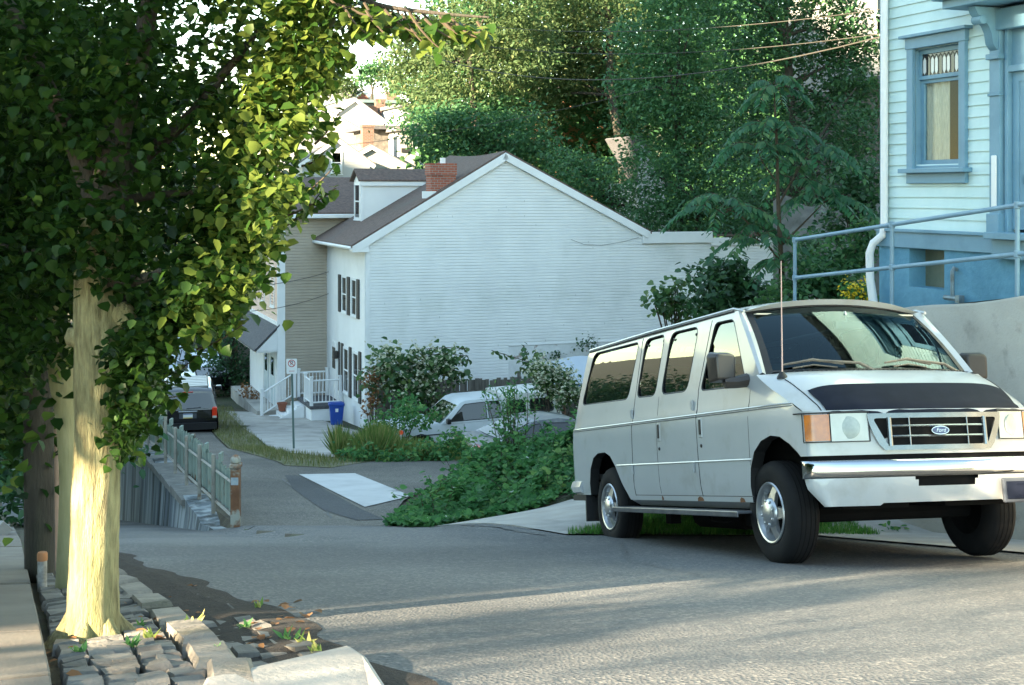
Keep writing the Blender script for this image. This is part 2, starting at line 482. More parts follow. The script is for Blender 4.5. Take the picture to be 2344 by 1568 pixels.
# stone verge: granite setts laid in rows between sidewalk and kerb stones, and a sunken gutter of larger setts
M_sett = mk('granite_setts', (.105, .10, .09), (.19, .18, .16), sc=5, rough=.85, bump=.012, bsc=28, c3=(.06, .055, .045), sc3=2.1)
M_kerb = mk('kerb_granite', (.25, .225, .19), (.17, .155, .135), sc=4, rough=.85, bump=.02, bsc=18, c3=(.09, .085, .06), sc3=2.4)
def edge_walk(D): return float(np.interp(D, [2.4, 9.2, 16], [-.75, -3.34, -5.9]))
def edge_kerb(D): return float(np.interp(D, [3, 4.77, 5.4, 6.4, 8.25, 10, 16], [-.42, -1.02, -1.24, -1.62, -2.4, -3.12, -5.45]))
def edge_asph(D): return float(np.interp(D, [3.0, 4.9, 7.0, 10, 16], [.25, -.48, -1.4, -2.88, -5.3]))
def sett(b, c, L_, W_, h, ang, z, tilt=.022):
    M = Matrix.Translation((c[0], c[1], z)) @ Matrix.Rotation(ang+random.uniform(-.06, .06), 4, 'Z') @ Matrix.Rotation(math.atan(.2 if c[1] > 4.6 else .075), 4, 'Y') @ Matrix.Rotation(random.uniform(-tilt, tilt), 4, 'X') @ Matrix.Rotation(random.uniform(-tilt, tilt), 4, 'Y')
    a, e = L_/2, W_/2
    j = lambda: random.uniform(-.008, .008)
    s = .86
    vs = [(-a+j(), -e+j(), -h), (a+j(), -e+j(), -h), (a+j(), e+j(), -h), (-a+j(), e+j(), -h),
          (-a+j(), -e+j(), -.02), (a+j(), -e+j(), -.02), (a+j(), e+j(), -.02), (-a+j(), e+j(), -.02),
          (-a*s+j(), -e*s+j(), j()), (a*s+j(), -e*s+j(), j()), (a*s+j(), e*s+j(), j()), (-a*s+j(), e*s+j(), j())]
    fs = [(8, 9, 10, 11)]
    for k in (0, 4): fs += [(k+i, k+(i+1) % 4, k+4+(i+1) % 4, k+4+i) for i in range(4)]
    b.add(vs, fs, M)
TB = Vector((-1.86, 5.88))
b = MB()
ang = math.atan2(dirw.y, dirw.x)
D = 3.4
while D < 12:
    x0, x1 = edge_walk(D)+.06, edge_kerb(D)-.05
    n = max(2, round((x1-x0)/.118)); w = (x1-x0)/n
    for k in range(n):
        c = (x0+(k+.5)*w+random.uniform(-.008, .008), D+(k+.5)*w*-.3+(.07 if k % 2 else 0))
        if (Vector(c)-TB).length < .17: continue
        sett(b, c, .142, w*.94, .10, ang, hm(c[1])+.012+random.uniform(-.006, .006))
    D += .150
struct(b.build('cobblestone_verge', M_sett, smooth=True, sharp=50))
b = MB()
D = 3.6
while D < 10.5:
    c0, c1 = Vector((edge_kerb(D), D)), Vector((edge_kerb(D+.62), D+.62))
    m_ = (c0+c1)/2; d_ = c1-c0
    sett(b, (m_.x, m_.y), d_.length*.99, .155, .25, math.atan2(d_.y, d_.x), hm(m_.y)+.038+random.uniform(-.006, .006), .012)
    D += .64
struct(b.build('kerb', M_kerb, smooth=True, sharp=40))
b = MB()
D = 5.2
while D < 8.4:
    x0, x1 = edge_kerb(D)+.11, edge_asph(D)-.10
    n = 3; w = (x1-x0)/n
    for k in range(n):
        dp = .05 if k < 2 else .03
        sett(b, (x0+(k+.5)*w, D+random.uniform(-.03, .03)), .22, w*.9, .12, ang, hm(D)-dp+.042+random.uniform(-.008, .008), .045)
    D += .235
struct(b.build('gutter', M_sett, smooth=True, sharp=50))
# dark silt and leaf litter that fills the gutter and spills over the ragged asphalt edge
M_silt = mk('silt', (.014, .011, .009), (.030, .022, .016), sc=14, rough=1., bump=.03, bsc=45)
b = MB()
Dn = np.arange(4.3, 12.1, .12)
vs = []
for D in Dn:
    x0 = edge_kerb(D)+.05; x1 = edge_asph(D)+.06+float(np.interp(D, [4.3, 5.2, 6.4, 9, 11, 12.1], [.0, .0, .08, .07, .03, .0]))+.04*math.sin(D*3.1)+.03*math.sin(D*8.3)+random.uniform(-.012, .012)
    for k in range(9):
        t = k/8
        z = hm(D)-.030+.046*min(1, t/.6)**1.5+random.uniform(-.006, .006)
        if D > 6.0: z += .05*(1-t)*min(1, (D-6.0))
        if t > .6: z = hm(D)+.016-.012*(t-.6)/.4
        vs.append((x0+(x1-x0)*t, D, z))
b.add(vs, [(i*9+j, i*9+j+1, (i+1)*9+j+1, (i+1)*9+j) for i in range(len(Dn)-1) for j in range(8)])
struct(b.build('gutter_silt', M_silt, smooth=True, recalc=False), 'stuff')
# pale concrete ramp at the mouth of the sidewalk, lower frame edge
q = [(470, 1580), (800, 1503), (842, 1532), (885, 1600), (900, 1800), (350, 1800)]
pts = [G(a, min(c, 1800)) for a, c in q]
b = MB(); b.prism([(p.x, p.y, p.z+.05) for p in pts], (0, 0, -.2))
struct(b.build('concrete_ramp', mk('ramp_concrete', (.30, .28, .25), (.37, .345, .305), sc=4, rough=.9, bump=.008, bsc=30), bevel=.02))

# lower sidewalk kerb with a driveway notch, far down the left side of the street
b = MB()
for (x0, y0, x1, y1) in ((-5.4, 14.2, -5.75, 15.1), (-5.75, 15.1, -6.3, 15.5), (-6.3, 15.5, -6.9, 17), (-7.6, 15.4, -6.35, 15.5)):
    a = Vector((x0, y0, hm(y0)+.1)); c = Vector((x1, y1, hm(y1)+.1))
    b.tube([a, c], .09, 4)
struct(b.build('kerb', M_conc))
sheet('sidewalk', [(-3.4, 9.4), (-5.45, 14.2), (-9, 24), (-13.5, 24), (-9, 13), (-6, 9.4)], M_conc, .03, .8)

# ---------------------------------------------------------------- right-hand terrace and the hill behind
TA = Vector((3.37, 16.5))
def tdir(a): return TA+Vector((.34, -.94))*a
def ztop(a): return -1.6+.147*min(8, max(-6, a))
def hill(a, w):
    p = tdir(a)+Vector((VX, VY))*w
    g = al(p.y)+rise(p.x, p.y)-.06
    base = ztop(a)
    if a < 0:
        base += (g-base)*sm(3, 15, -a)
    ws = float(np.interp(-a, [0, 5, 28, 60], [9, 6, 20, 22]))
    z = base+.42*min(34, max(0, w-ws))+.08*max(0, -a-45)
    if a < 0: z = g+(z-g)*sm(-.5, 2.6, w)
    return (p.x, p.y, z)
M_hill = mk('hill_ground', (.03, .045, .015), (.06, .055, .03), sc=.6, rough=.95, bump=.1, bsc=3)
b = MB()
aa = [10, 8, 6, 4, 2, 1, .01]; ww = [.1, .5, 1, 2, 4, 6, 9, 12, 16, 20, 30, 45, 80]
b.add([hill(a, w) for a in aa for w in ww], [(i*13+j, i*13+j+1, (i+1)*13+j+1, (i+1)*13+j) for i in range(6) for j in range(12)])
aa = [-.002, -.5, -1, -2, -3, -4.5, -6, -8, -10, -13, -16, -20, -25, -30, -38, -46, -56, -70, -90, -130]; ww = [-5, -4, -3, -2, -1, 0, .6, 1.2]+ww[3:]
n = len(ww)
b.add([hill(a, w) for a in aa for w in ww], [(i*n+j, i*n+j+1, (i+1)*n+j+1, (i+1)*n+j) for i in range(len(aa)-1) for j in range(n-1)])
struct(b.build('hillside', M_hill, smooth=True, recalc=True))
# unseen hill added behind the camera's left shoulder, profile shaped to block the sun
SN = Vector((-SUN_D.y, SUN_D.x, 0))
b = MB()
ss = [-60, -30, -10, 0, 2, 4, 5.0, 5.5, 5.9, 6.2, 6.6, 8, 10, 13, 17, 21, 24, 28, 32, 34, 37, 42, 45, 49, 54, 60, 66, 75, 90, 110]
ht = [-1, -1, -.5, 0, .8, 2, 4.5, 7.5, 13, 17, 18, 18.3, 18.6, 19, 21, 25, 29, 32, 34, 36, 36.5, 34, 30, 28, 28, 29, 28.5, 26.5, 14, 4]
tt = [-90, -60, -45, -36, -31, -29, -26, -22, -17]
pr_ = [.2, .55, .85, .97, 1, .98, .8, .4, -.12]
vs = []
for s_, h_ in zip(ss, ht):
    for t_, k_ in zip(tt, pr_):
        p = SN*s_+SUN_D*(t_-max(0, s_-48)*.4)
        vs.append((p.x, p.y, -1.2+(h_+1.2)*k_+random.uniform(-.25, .25)*(1 if h_ > 2 else .1)))
n = len(tt)
b.add(vs, [(i*n+j, i*n+j+1, (i+1)*n+j+1, (i+1)*n+j) for i in range(len(ss)-1) for j in range(n-1)])
struct(b.build('shade_hill', M_hill, smooth=True))
# ---------------------------------------------------------------- house materials
M_vinyl = mk('white_siding', (.69, .70, .69), (.76, .77, .755), sc=.8, rough=.55, c3=(.61, .63, .60), sc3=.5, lo3=.55, hi3=.75)
M_white = mk('white_trim', (.76, .77, .76), (.70, .71, .70), sc=2, rough=.5)
M_tan = mk('tan_siding', (.36, .31, .245), (.40, .345, .275), sc=1.5, rough=.65)
M_salmon = mk('salmon_siding', (.62, .43, .34), (.66, .47, .38), sc=2, rough=.65)
M_shingle = mk('brown_shingles', (.085, .058, .046), (.15, .10, .08), sc=9, rough=.9, bump=.02, bsc=14, c3=(.11, .085, .07), sc3=.8)
M_shgrey = mk('grey_shingles', (.06, .06, .065), (.10, .10, .105), sc=10, rough=.9, bump=.015, bsc=16)
M_roofpale = mk('pale_roof', (.11, .108, .105), (.16, .155, .15), sc=2, rough=.85)
M_pane = glassmat('window_glass', (.16, .20, .19), 1.6)
M_void = mk('dark_interior', (.012, .014, .015), rough=.9)
M_shut = mk('dark_shutter', (.030, .026, .024), (.05, .045, .04), sc=6, rough=.6)
M_curt = mk('lace_curtain', (.40, .40, .36), (.66, .65, .58), sc=22, rough=.95, stretch=(9, 9, .5))
M_paleblue = mk('pale_blue_paint', (.49, .655, .645), (.55, .70, .69), sc=2.5, rough=.55, c3=(.43, .58, .575), sc3=.9)
M_blue = mk('blue_paint', (.125, .255, .345), (.15, .29, .385), sc=3, rough=.5, c3=(.10, .215, .295), sc3=1.4)
M_bluestucco = mk('blue_stucco', (.085, .235, .345), (.13, .31, .43), sc=2.2, rough=.8, bump=.015, bsc=9, c3=(.06, .18, .27), sc3=1.2)
M_woodbr = mk('brown_wood', (.16, .085, .05), (.10, .055, .035), sc=4, rough=.8, stretch=(1, 1, .15))
def brickmat(name, a, bcol, mortar, sc=1.0):
    m, nt, bs = _new(name); N, L = nt.nodes, nt.links
    tc = N.new('ShaderNodeTexCoord'); mp = N.new('ShaderNodeMapping')
    mp.inputs['Rotation'].default_value = (R(90), 0, 0)
    ge = N.new('ShaderNodeNewGeometry')
    # wrap bricks round the stack: u = x + y, v = z
    sx = N.new('ShaderNodeSeparateXYZ'); L.new(tc.outputs['Object'], sx.inputs[0])
    ad = N.new('ShaderNodeMath'); L.new(sx.outputs[0], ad.inputs[0]); L.new(sx.outputs[1], ad.inputs[1])
    cb = N.new('ShaderNodeCombineXYZ'); L.new(ad.outputs[0], cb.inputs[0]); L.new(sx.outputs[2], cb.inputs[1])
    br = N.new('ShaderNodeTexBrick'); L.new(cb.outputs[0], br.inputs['Vector'])
    br.inputs['Scale'].default_value = sc; br.inputs['Brick Width'].default_value = .23; br.inputs['Row Height'].default_value = .085; br.inputs['Mortar Size'].default_value = .010
    br.inputs['Color1'].default_value = (*a, 1); br.inputs['Color2'].default_value = (*bcol, 1); br.inputs['Mortar'].default_value = (*mortar, 1)
    L.new(br.outputs['Color'], bs.inputs['Base Color']); bs.inputs['Roughness'].default_value = .9
    bp = N.new('ShaderNodeBump'); bp.inputs['Distance'].default_value = .01; bp.invert = True
    L.new(br.outputs['Fac'], bp.inputs['Height']); L.new(bp.outputs[0], bs.inputs['Normal'])
    return m
M_brick = brickmat('red_brick', (.36, .105, .06), (.28, .075, .045), (.30, .26, .22))
M_brickold = brickmat('old_brick', (.20, .10, .065), (.12, .065, .045), (.17, .14, .12))
M_brickwhite = mk('painted_brick', (.58, .60, .59), (.68, .69, .68), sc=1.6, rough=.8, bump=.02, bsc=10, c3=(.34, .28, .24), sc3=2.6, lo3=.60, hi3=.66)

def wallM(ax, out):
    """matrix from (along the wall, outwards, up) to the house's own axes"""
    a, o = Vector(ax), Vector(out)
    return Matrix(((a.x, o.x, 0, 0), (a.y, o.y, 0, 0), (0, 0, 1, 0), (0, 0, 0, 1)))
def siding(b, M, lim, z0, z1, ex=.11, holes=(), lap=.014, dutch=False):
    """overlapping clapboards between z0 and z1; lim(z) gives the two ends of a course"""
    z = z0
    while z < z1-1e-4:
        zt = min(z+ex, z1)
        la, ra = lim(z); lb, rb = lim(zt)
        segs = [(la, ra, lb, rb)]
        for (ha, hb, hz0, hz1) in holes:
            if z+.5*ex > hz0 and z+.5*ex < hz1:
                ns = []
                for (p, q, p2, q2) in segs:
                    if ha > p and hb < q: ns += [(p, ha, p2, ha), (hb, q, hb, q2)]
                    elif hb <= p or ha >= q: ns.append((p, q, p2, q2))
                    elif ha <= p: ns.append((hb, q, hb, q2))
                    else: ns.append((p, ha, p2, ha))
                segs = ns
        for (p, q, p2, q2) in segs:
            if dutch:
                zm = z+(zt-z)*.66; f = .66
                pm, qm = p+(p2-p)*f, q+(q2-q)*f
                b.add([(p, lap, z), (q, lap, z), (qm, lap*.9, zm), (pm, lap*.9, zm), (q2, .0, zt), (p2, .0, zt), (p, 0, z), (q, 0, z)], [(0, 1, 2, 3), (3, 2, 4, 5), (0, 6, 7, 1)], M)
            else:
                b.add([(p, lap, z), (q, lap, z), (q2, .002, zt), (p2, .002, zt), (p, 0, z), (q, 0, z)], [(0, 1, 2, 3), (0, 4, 5, 1)], M)
        z += ex
def frame_ring(b, M, x0, x1, z0, z1, w, o0, o1):
    m = (o0+o1)/2; d = o1-o0
    b.box(((x0+x1)/2, m, z1-w/2), (x1-x0, d, w), M); b.box(((x0+x1)/2, m, z0+w/2), (x1-x0, d, w), M)
    b.box((x0+w/2, m, (z0+z1)/2), (w, d, z1-z0-2*w), M); b.box((x1-w/2, m, (z0+z1)/2), (w, d, z1-z0-2*w), M)
def window(par, M, x0, x1, z0, z1, fm=None, w=.07, shutters=(), curtain=None, rail=True, proud=.05, pane=None):
    b = MB(); frame_ring(b, M, x0, x1, z0, z1, w, .0, proud)
    b.box(((x0+x1)/2, proud*.7, z0-.025), (x1-x0+.08, proud*1.4, .05), M)
    f = b.build('window', fm or M_white, par)
    if rail:
        s = MB(); zm = (z0+z1)/2
        s.box(((x0+x1)/2, .026, zm), (x1-x0-2*w, .02, .05), M)
        s.build('sash', fm or M_white, f)
    g = MB(); g.box(((x0+x1)/2, .018, (z0+z1)/2), (x1-x0-2*w, .006, z1-z0-2*w), M); g.build('pane', pane or M_pane, f)
    for (a, c, m) in shutters:
        h = MB(); h.box(((a+c)/2, .03, (z0+z1)/2), (c-a, .04, z1-z0+.05), M)
        for k in range(int((z1-z0)/.06)):
            h.box(((a+c)/2, .053, z0+.03+k*.06), (c-a-.06, .008, .03), M)
        h.build('shutter', m, par)
    return f

# ---------------------------------------------------------------- white sided house
WX, WY, WZ = -5.02, 46., -9.2
wh = thing('white_house', 'tall white sided house with a broad blank gable end and black shutters', 'house', (WX, WY, WZ), (0, 0, YAW))
MG = wallM((1, 0, 0), (0, -1, 0)); MF = wallM((0, 1, 0), (-1, 0, 0))
Z = lambda z: z-WZ
EL, ER, PK = Z(-1.78), Z(-1.60), Z(1.16)
def glim(z):
    l, r = 0., 18.2
    if z > Z(-1.95):
        r = 10.5
    if z > EL: l = (z-EL)/(PK-EL)*5.05
    if z > ER: r = 10.5-(z-ER)/(PK-ER)*5.45
    return l, max(l, r)
b = MB()
siding(b, MG, glim, .6, PK, .107, holes=[(5.2, 14.5, .5, Z(-5.55))], lap=.03, dutch=True)
WW = 6.45
siding(b, MF, lambda z: (0., WW), .6, EL, .107)
b.box((9.1, 3.3, 3.5), (18.1, 6.2, 7.0))                       # body behind the boards
b.prism([(0.05, .06, EL), (10.4, .06, ER), (5.05, .06, PK-.05)], (0, 6.3, 0))
b.box((9.1, 3.2, .35), (18.3, 6.6, .7))
b.build('wall', M_vinyl, wh, recalc=False)
b = MB(); b.box((9.85, -.004, 1.95), (9.3, .05, 3.42)); b.build('painted_masonry', M_brickwhite, wh)
b = MB()
def rake(b, x0, z0, x1, z1, w=.26, d=.16):
    n = Vector((-(z1-z0), 0, x1-x0)).normalized()
    p = [Vector((x0, -d, z0)), Vector((x1, -d, z1)), Vector((x1, -d, z1))-n*w, Vector((x0, -d, z0))-n*w]
    b.prism([(q.x, q.y, q.z) for q in p], (0, d-.016, 0))
rake(b, -.5, EL-.10, 5.05, PK+.22); rake(b, 5.05, PK+.222, 10.75, ER+.10)
b.box((-.22, .10, EL-.2), (.58, .5, .22))
b.box((11.9, -.07, ER-.12), (2.9, .11, .42)); b.box((15.75, -.05, ER-.30), (4.9, .09, .30))
b.box((9.9, -.022, 3.70), (9.4, .04, .06)); b.box((.05, -.02, Z(-5.2)), (.12, .06, 7.2)); b.box((-.02, .07, Z(-5.2)), (.05, .12, 7.2))
b.build('trim', M_white, wh, bevel=.01)
b = MB(); b.tube([(-.52, -.1, EL-.16), (-.52, WW+.1, EL-.16)], .07, 8); b.build('gutter', M_white, wh, smooth=True)
b = MB()
for k in range(46):
    t = random.uniform(.4, 16.5); z = .9+.107*random.randint(10, 78)
    l_, r_ = glim(z)
    if not (l_+.2 < t < r_-.2) or (t > 5 and z < Z(-5.5)): continue
    b.box((t, -.0305, z+.035), (.010, .004, .066))
b.build('siding_joint', mk('joint_grey', (.30, .31, .31), rough=.7), wh)['kind'] = 'stuff'
b = MB(); b.tube([(7.6, -.05, Z(-1.75)), (8.1, -.06, Z(-1.93)), (8.8, -.06, Z(-1.98)), (9.7, -.06, Z(-1.85)), (10.3, -.06, Z(-1.7))], .006, 5); b.build('cable', M_shut, wh)
# roof slabs
b = MB()
t_ = .10
sag = lambda y: -.10*math.sin(math.pi*y/6.6)
def slope_slab(b, x0, z0, x1, z1, y0, y1):
    n = 8
    vs = []
    for i in range(n+1):
        y = y0+(y1-y0)*i/n
        vs += [(x0, y, z0), (x1, y, z1+sag(y)), (x1, y, z1+sag(y)-t_), (x0, y, z0-t_)]
    fs = [(4*i+j, 4*i+(j+1) % 4, 4*i+4+(j+1) % 4, 4*i+4+j) for i in range(n) for j in range(4)]+[(3, 2, 1, 0), (4*n, 4*n+1, 4*n+2, 4*n+3)]
    b.add(vs, fs)
slope_slab(b, -.55, EL-.06, 5.05, PK+.29, -.13, 6.6); slope_slab(b, 10.8, ER+.12, 5.06, PK+.29, -.13, 6.6)
b.box((14.4, 3.2, ER-.08), (7.6, 6.5, .06))
rf = b.build('roof', M_shingle, wh)
b = MB(); b.box((2.85, .55, Z(.1)), (.92, .62, 1.7)); b.box((2.85, .55, Z(.78)), (.98, .68, .42))
ch = b.build('chimney', M_brick, wh)
b = MB(); b.box((2.3, .15, Z(-.12)), (.5, .08, .25)); b.build('flashing', M_white, ch)
b = MB(); b.tube([(3.0, .8, Z(.9)), (3.0, .8, Z(1.2))], .1, 10); b.build('vent_pipe', M_white, ch)
# dormer
dm = thing('dormer', '', ''); del dm['label']; del dm['category']; dm.parent = wh
DZ0, DZ1 = Z(-1.25), Z(.40)
b = MB()
def dsl(z): return (.82, .82+max(0.02, (z-(EL+.6*.82-.08))/.6))
siding(b, MG, lambda z: dsl(z), DZ0, DZ1, .107)
b.box((2.1, .65, (DZ0+DZ1)/2-.02), (2.5, 1.2, DZ1-DZ0-.06))
b.box((.79, .66, (DZ0+DZ1)/2), (.06, 1.34, DZ1-DZ0))
b.prism([(.76, -.02, DZ1), (.76, 1.34, DZ1), (.76, .66, DZ1+.34)], (.05, 0, 0))
o = b.build('wall', M_vinyl, dm)
b = MB()
b.prism([(.60, -.12, DZ1-.03), (4.0, -.12, DZ1-.03), (4.0, .66, DZ1+.40), (.60, .66, DZ1+.40)], (0, 0, .06))
b.prism([(.60, 1.44, DZ1-.03), (4.0, 1.44, DZ1-.03), (4.0, .662, DZ1+.40), (.60, .662, DZ1+.40)], (0, 0, .06))
b.build('roof', M_shingle, dm)
b = MB(); b.box((2.2, -.06, DZ1-.09), (3.1, .07, .2)); b.box((.76, 0, (DZ0+DZ1)/2), (.1, .1, DZ1-DZ0)); b.build('trim', M_white, dm)
Md = Matrix.Translation((.76, 0, 0)) @ MF
window(dm, Md, .22, 1.1, DZ0+.2, DZ1-.1)
dm.location = (0, 3.75, 0)
# street front: doors, windows and shutters, from survey of the front wall
def FY(dx):
    r = (dx-HX)/F
    return (WX-r*WY)/(.34+.94*r)
def FZ(dy, y): return Z((HY-dy)/F*(WY+.94*y))
def cx5(c): return (850+c*.41466)/1.5516
def cy5(c): return (850+c*.41466)/1.5516
for (a, c) in ((886, 926), (968, 1010)):
    y0, y1 = FY(cx5(c)), FY(cx5(a)); ym = (y0+y1)/2
    window(wh, MF, ym-.40, ym+.40, FZ(cy5(620), 3)-.05, FZ(cy5(328), 3)+.05)
for c in (866, 942, 1024):
    y = FY(cx5(c)); b = MB()
    zt, zb = FZ(cy5(315), 3), FZ(cy5(640), 3)
    b.box((-.035, y, (zt+zb)/2), (.05, .34, zt-zb))
    for k in range(20): b.box((-.064, y, zb+.06+k*(zt-zb-.1)/20), (.01, .26, .03))
    b.build('shutter', M_shut, wh)
for (a, c) in ((902, 940), (985, 1024)):
    y0, y1 = FY(cx5(c)), FY(cx5(a)); ym = (y0+y1)/2
    window(wh, MF, ym-.42, ym+.42, FZ(cy5(1315), 3), FZ(cy5(925), 3))
for c in (862, 888, 957, 1040):
    y = FY(cx5(c)); b = MB()
    zt, zb = FZ(cy5(905), 3), FZ(cy5(1330), 3)
    b.box((-.035, y, (zt+zb)/2), (.05, .30 if c > 870 else .12, zt-zb)); b.build('shutter', M_shut, wh)
yd = FY(cx5(820)); b = MB()
b.box((-.02, yd, Z(-6.75)), (.05, .9, 2.1)); f = b.build('door', M_white, wh)
b = MB(); b.box((-.05, yd, Z(-6.3)), (.01, .5, .8)); b.build('pane', M_pane, f)
b = MB(); b.box((-.14, yd-.75, Z(-6.1)), (.16, .16, .3)); b.build('wall_lamp', M_shut, wh, bevel=.03)
# stoop with white rails
b = MB(); zl = Z(-7.86)
b.box((-.62, 4.75, zl-.06), (1.24, 2.5, .12)); b.build('landing', M_shgrey, wh)
b = MB(); b.box((-.6, 4.75, zl-.62), (1.18, 2.44, 1.0))
for k in range(4): b.box((-1.36-k*.28, 5.35, zl-.16-k*.16-.3), (.28, 1.2, .6))
b.prism([(-1.22, 4.72, zl-.12), (-2.5, 4.72, zl-.75), (-2.5, 4.72, zl-1.1), (-1.22, 4.72, zl-1.1)], (0, -.05, 0))
b.build('stoop', M_white, wh)
b = MB()
def railing(b, p, q, h=.92, step=.13, post=True):
    p, q = Vector(p), Vector(q); n = int((q-p).length/step)
    for zz in (.12, h): b.tube([p+Vector((0, 0, zz)), q+Vector((0, 0, zz))], .032, 4)
    for k in range(1, n): c = p+(q-p)*k/n; b.tube([c+Vector((0, 0, .12)), c+Vector((0, 0, h))], .017, 4)
    for c in ((p, q) if post else ()):
        b.box((c.x, c.y, c.z+.5), (.11, .11, 1.05)); b.box((c.x, c.y, c.z+1.05), (.14, .14, .05))
railing(b, (-.1, 3.58, zl), (-1.18, 3.58, zl)); railing(b, (-.1, 5.95, zl), (-1.2, 5.95, zl)); railing(b, (-1.18, 3.58, zl), (-1.18, 4.7, zl))
b.build('railing', M_white, wh)
b = MB(); railing(b, (-1.36, 5.95, zl), (-2.6, 5.95, zl-.72)); b.build('stair_railing', M_white, wh)

# ---------------------------------------------------------------- tan house with the salmon front
TX, TY, TZ = -8.93, 51.4, -9.6
th = thing('tan_house', 'tan sided house with salmon street front and dark hood over its door', 'house', (TX, TY, TZ), (0, 0, YAW))
Z = lambda z: z-TZ
TE = Z(-.86)
b = MB()
siding(b, MG, lambda z: (0, 11), .4, TE, .115, lap=.03, dutch=True)
b.box((5.5, 3.52, TE/2), (10.9, 6.9, TE-.02))
b.build('side_wall', M_tan, th, recalc=False)
b = MB()
siding(b, MF, lambda z: (0., 7.0) if z < TE else ((z-TE)/.37, 7.-(z-TE)/.37), Z(-5.5), TE+1.25, .115, lap=.03, dutch=True)
b.box((.02, 3.5, TE/2+.2), (.05, 7.0, TE-.5)); b.build('front_wall', M_salmon, th, recalc=False)
b = MB(); b.box((.05, -.02, TE/2), (.3, .06, TE)); b.box((-.03, .06, TE/2), (.05, .2, TE)); b.box((-.03, 6.95, TE/2), (.05, .14, TE))
b.box((-.06, 3.4, Z(-5.15)), (.06, 6.8, .22)); b.build('trim', M_white, th)
b = MB()
for s, y0, y1 in ((1, -.3, 3.5), (-1, 7.3, 3.502)):
    b.prism([(-.3, y0, TE-.05), (11, y0, TE-.05), (11, y1, TE+1.36), (-.3, y1, TE+1.36)], (0, 0, .09))
b.build('roof', M_shingle, th)
b = MB(); b.box((5.4, -.36, TE-.10), (11.4, .16, .16)); b.build('gutter', M_white, th, bevel=.03)
def TFY(dx):
    r = (dx-HX)/F
    return (TX-r*TY)/(.34+.94*r)
for (a, c, za, zb) in ((118, 150, -2.95, -4.55), (182, 234, -2.95, -4.55), (274, 306, -2.95, -4.55), (255, 300, .25, -1.2), (150, 200, .25, -1.2)):
    y1, y0 = TFY(cx5(a)), TFY(cx5(c)); ym = (y0+y1)/2
    window(th, MF, ym-.45, ym+.45, Z(zb), Z(za))
b = MB(); b.prism([(-.01, -.06, Z(-5.1)), (-.98, -.06, Z(-6.05)), (-.98, 6.9, Z(-6.05)), (-.01, 6.9, Z(-5.1))], (0, 0, -.07))
b.build('door_hood', M_shgrey, th)
b = MB(); b.prism([(-.03, .0, Z(-5.25)), (-.9, .0, Z(-6.12)), (-.03, .0, Z(-6.12))], (0, .05, 0)); b.prism([(-.03, 6.8, Z(-5.25)), (-.9, 6.8, Z(-6.12)), (-.03, 6.8, Z(-6.12))], (0, .05, 0))
b.box((-.45, 3.4, Z(-6.16)), (.9, 6.7, .06)); b.build('hood_bracket', M_white, th)
b = MB(); b.box((-.02, 3.5, Z(-7.6)), (.05, 6.9, 3.0)); b.build('front_panel', M_white, th)
for y, w in ((1.15, .95), (2.65, .9)):
    b = MB(); b.box((-.055, y, Z(-7.25)), (.05, w, 2.15)); f = b.build('door', mk('white_door', (.55, .62, .62), rough=.4), th)
    b = MB(); b.box((-.09, y, Z(-6.85)), (.01, w*.55, .7)); b.build('pane', M_pane, f)
b = MB()
for y in (.45, 1.85, 3.3): b.box((-.06, y, Z(-7.5)), (.05, .14, 2.7))
b.build('pilaster', M_white, th)
b = MB(); b.box((-.45, 3.3, Z(-8.62)), (.9, 7, .5)); b.build('step', M_conc, th)

# ---------------------------------------------------------------- houses up the far slope
def gable(name, label, l, a, D, base, depth, wm, rm, right=None, group='houses up the far slope', over=.15):
    X0, Y0 = px(l[0], D), D
    ra = (a[0]-HX)/F
    t = (X0-ra*Y0)/(ra*.34-.94)
    h_e = pz(l[1], Y0); h_p = pz(a[1], Y0+.34*t)
    w = 2*t
    root = thing(name, label, 'house', (X0, Y0, base), (0, 0, YAW), group)
    e, p = h_e-base, h_p-base
    b = MB()
    siding(b, MG, lambda z: (0, w) if z < e else ((z-e)/(p-e)*t, w-(z-e)/(p-e)*t), max(.2, e-4), p, .16)
    b.box((t, depth/2+.02, e/2), (w-.02, depth, e)); b.prism([(0.02, .02, e), (w-.02, .02, e), (t, .02, p-.02)], (0, depth, 0))
    b.build('wall', wm, root, recalc=False)
    b = MB(); k = (p-e)/t
    for s in (0, 1):
        x0, x1 = (-.3, t) if s == 0 else (w+.3, t+.002)
        b.prism([(x0, -over, e-.3*k+.02), (x1, -over, p+.04), (x1, depth+.1, p+.04), (x0, depth+.1, e-.3*k+.02)], (0, 0, .09))
    b.build('roof', rm, root)
    b = MB()
    rake(b, -.3, e-.3*k+.02, t, p+.04, .2, over+.03); rake(b, t, p+.042, w+.3, e-.3*k+.02, .2, over+.03)
    b.build('trim', M_white, root)
    return root, w, e, p
def stack(par, x, y, z0, z1, w=.7, m=None):
    b = MB(); b.box((x, y, (z0+z1)/2), (w, w*.8, z1-z0)); b.box((x, y, z1-.08), (w+.08, w*.8+.08, .16)); return b.build('chimney', m or M_brickold, par)
M_pale = mk('pale_siding', (.36, .37, .355), (.41, .42, .40), sc=1, rough=.6)
M_bright = mk('cream_wall', (.34, .33, .305), (.30, .295, .275), sc=1, rough=.7)
r1, w, e, p = gable('pale_house', 'pale grey gabled house with one attic window holding an air conditioner', (692, 370), (770, 316), 72, -8, 8, M_pale, M_roofpale)
Mw = MG
f = window(r1, Mw, w/2-.32, w/2+.32, p-1.95, p-.72, w=.09)
b = MB(); b.box((w/2, -.14, p-1.62), (.44, .26, .36)); b.build('air_conditioner', M_white, f)
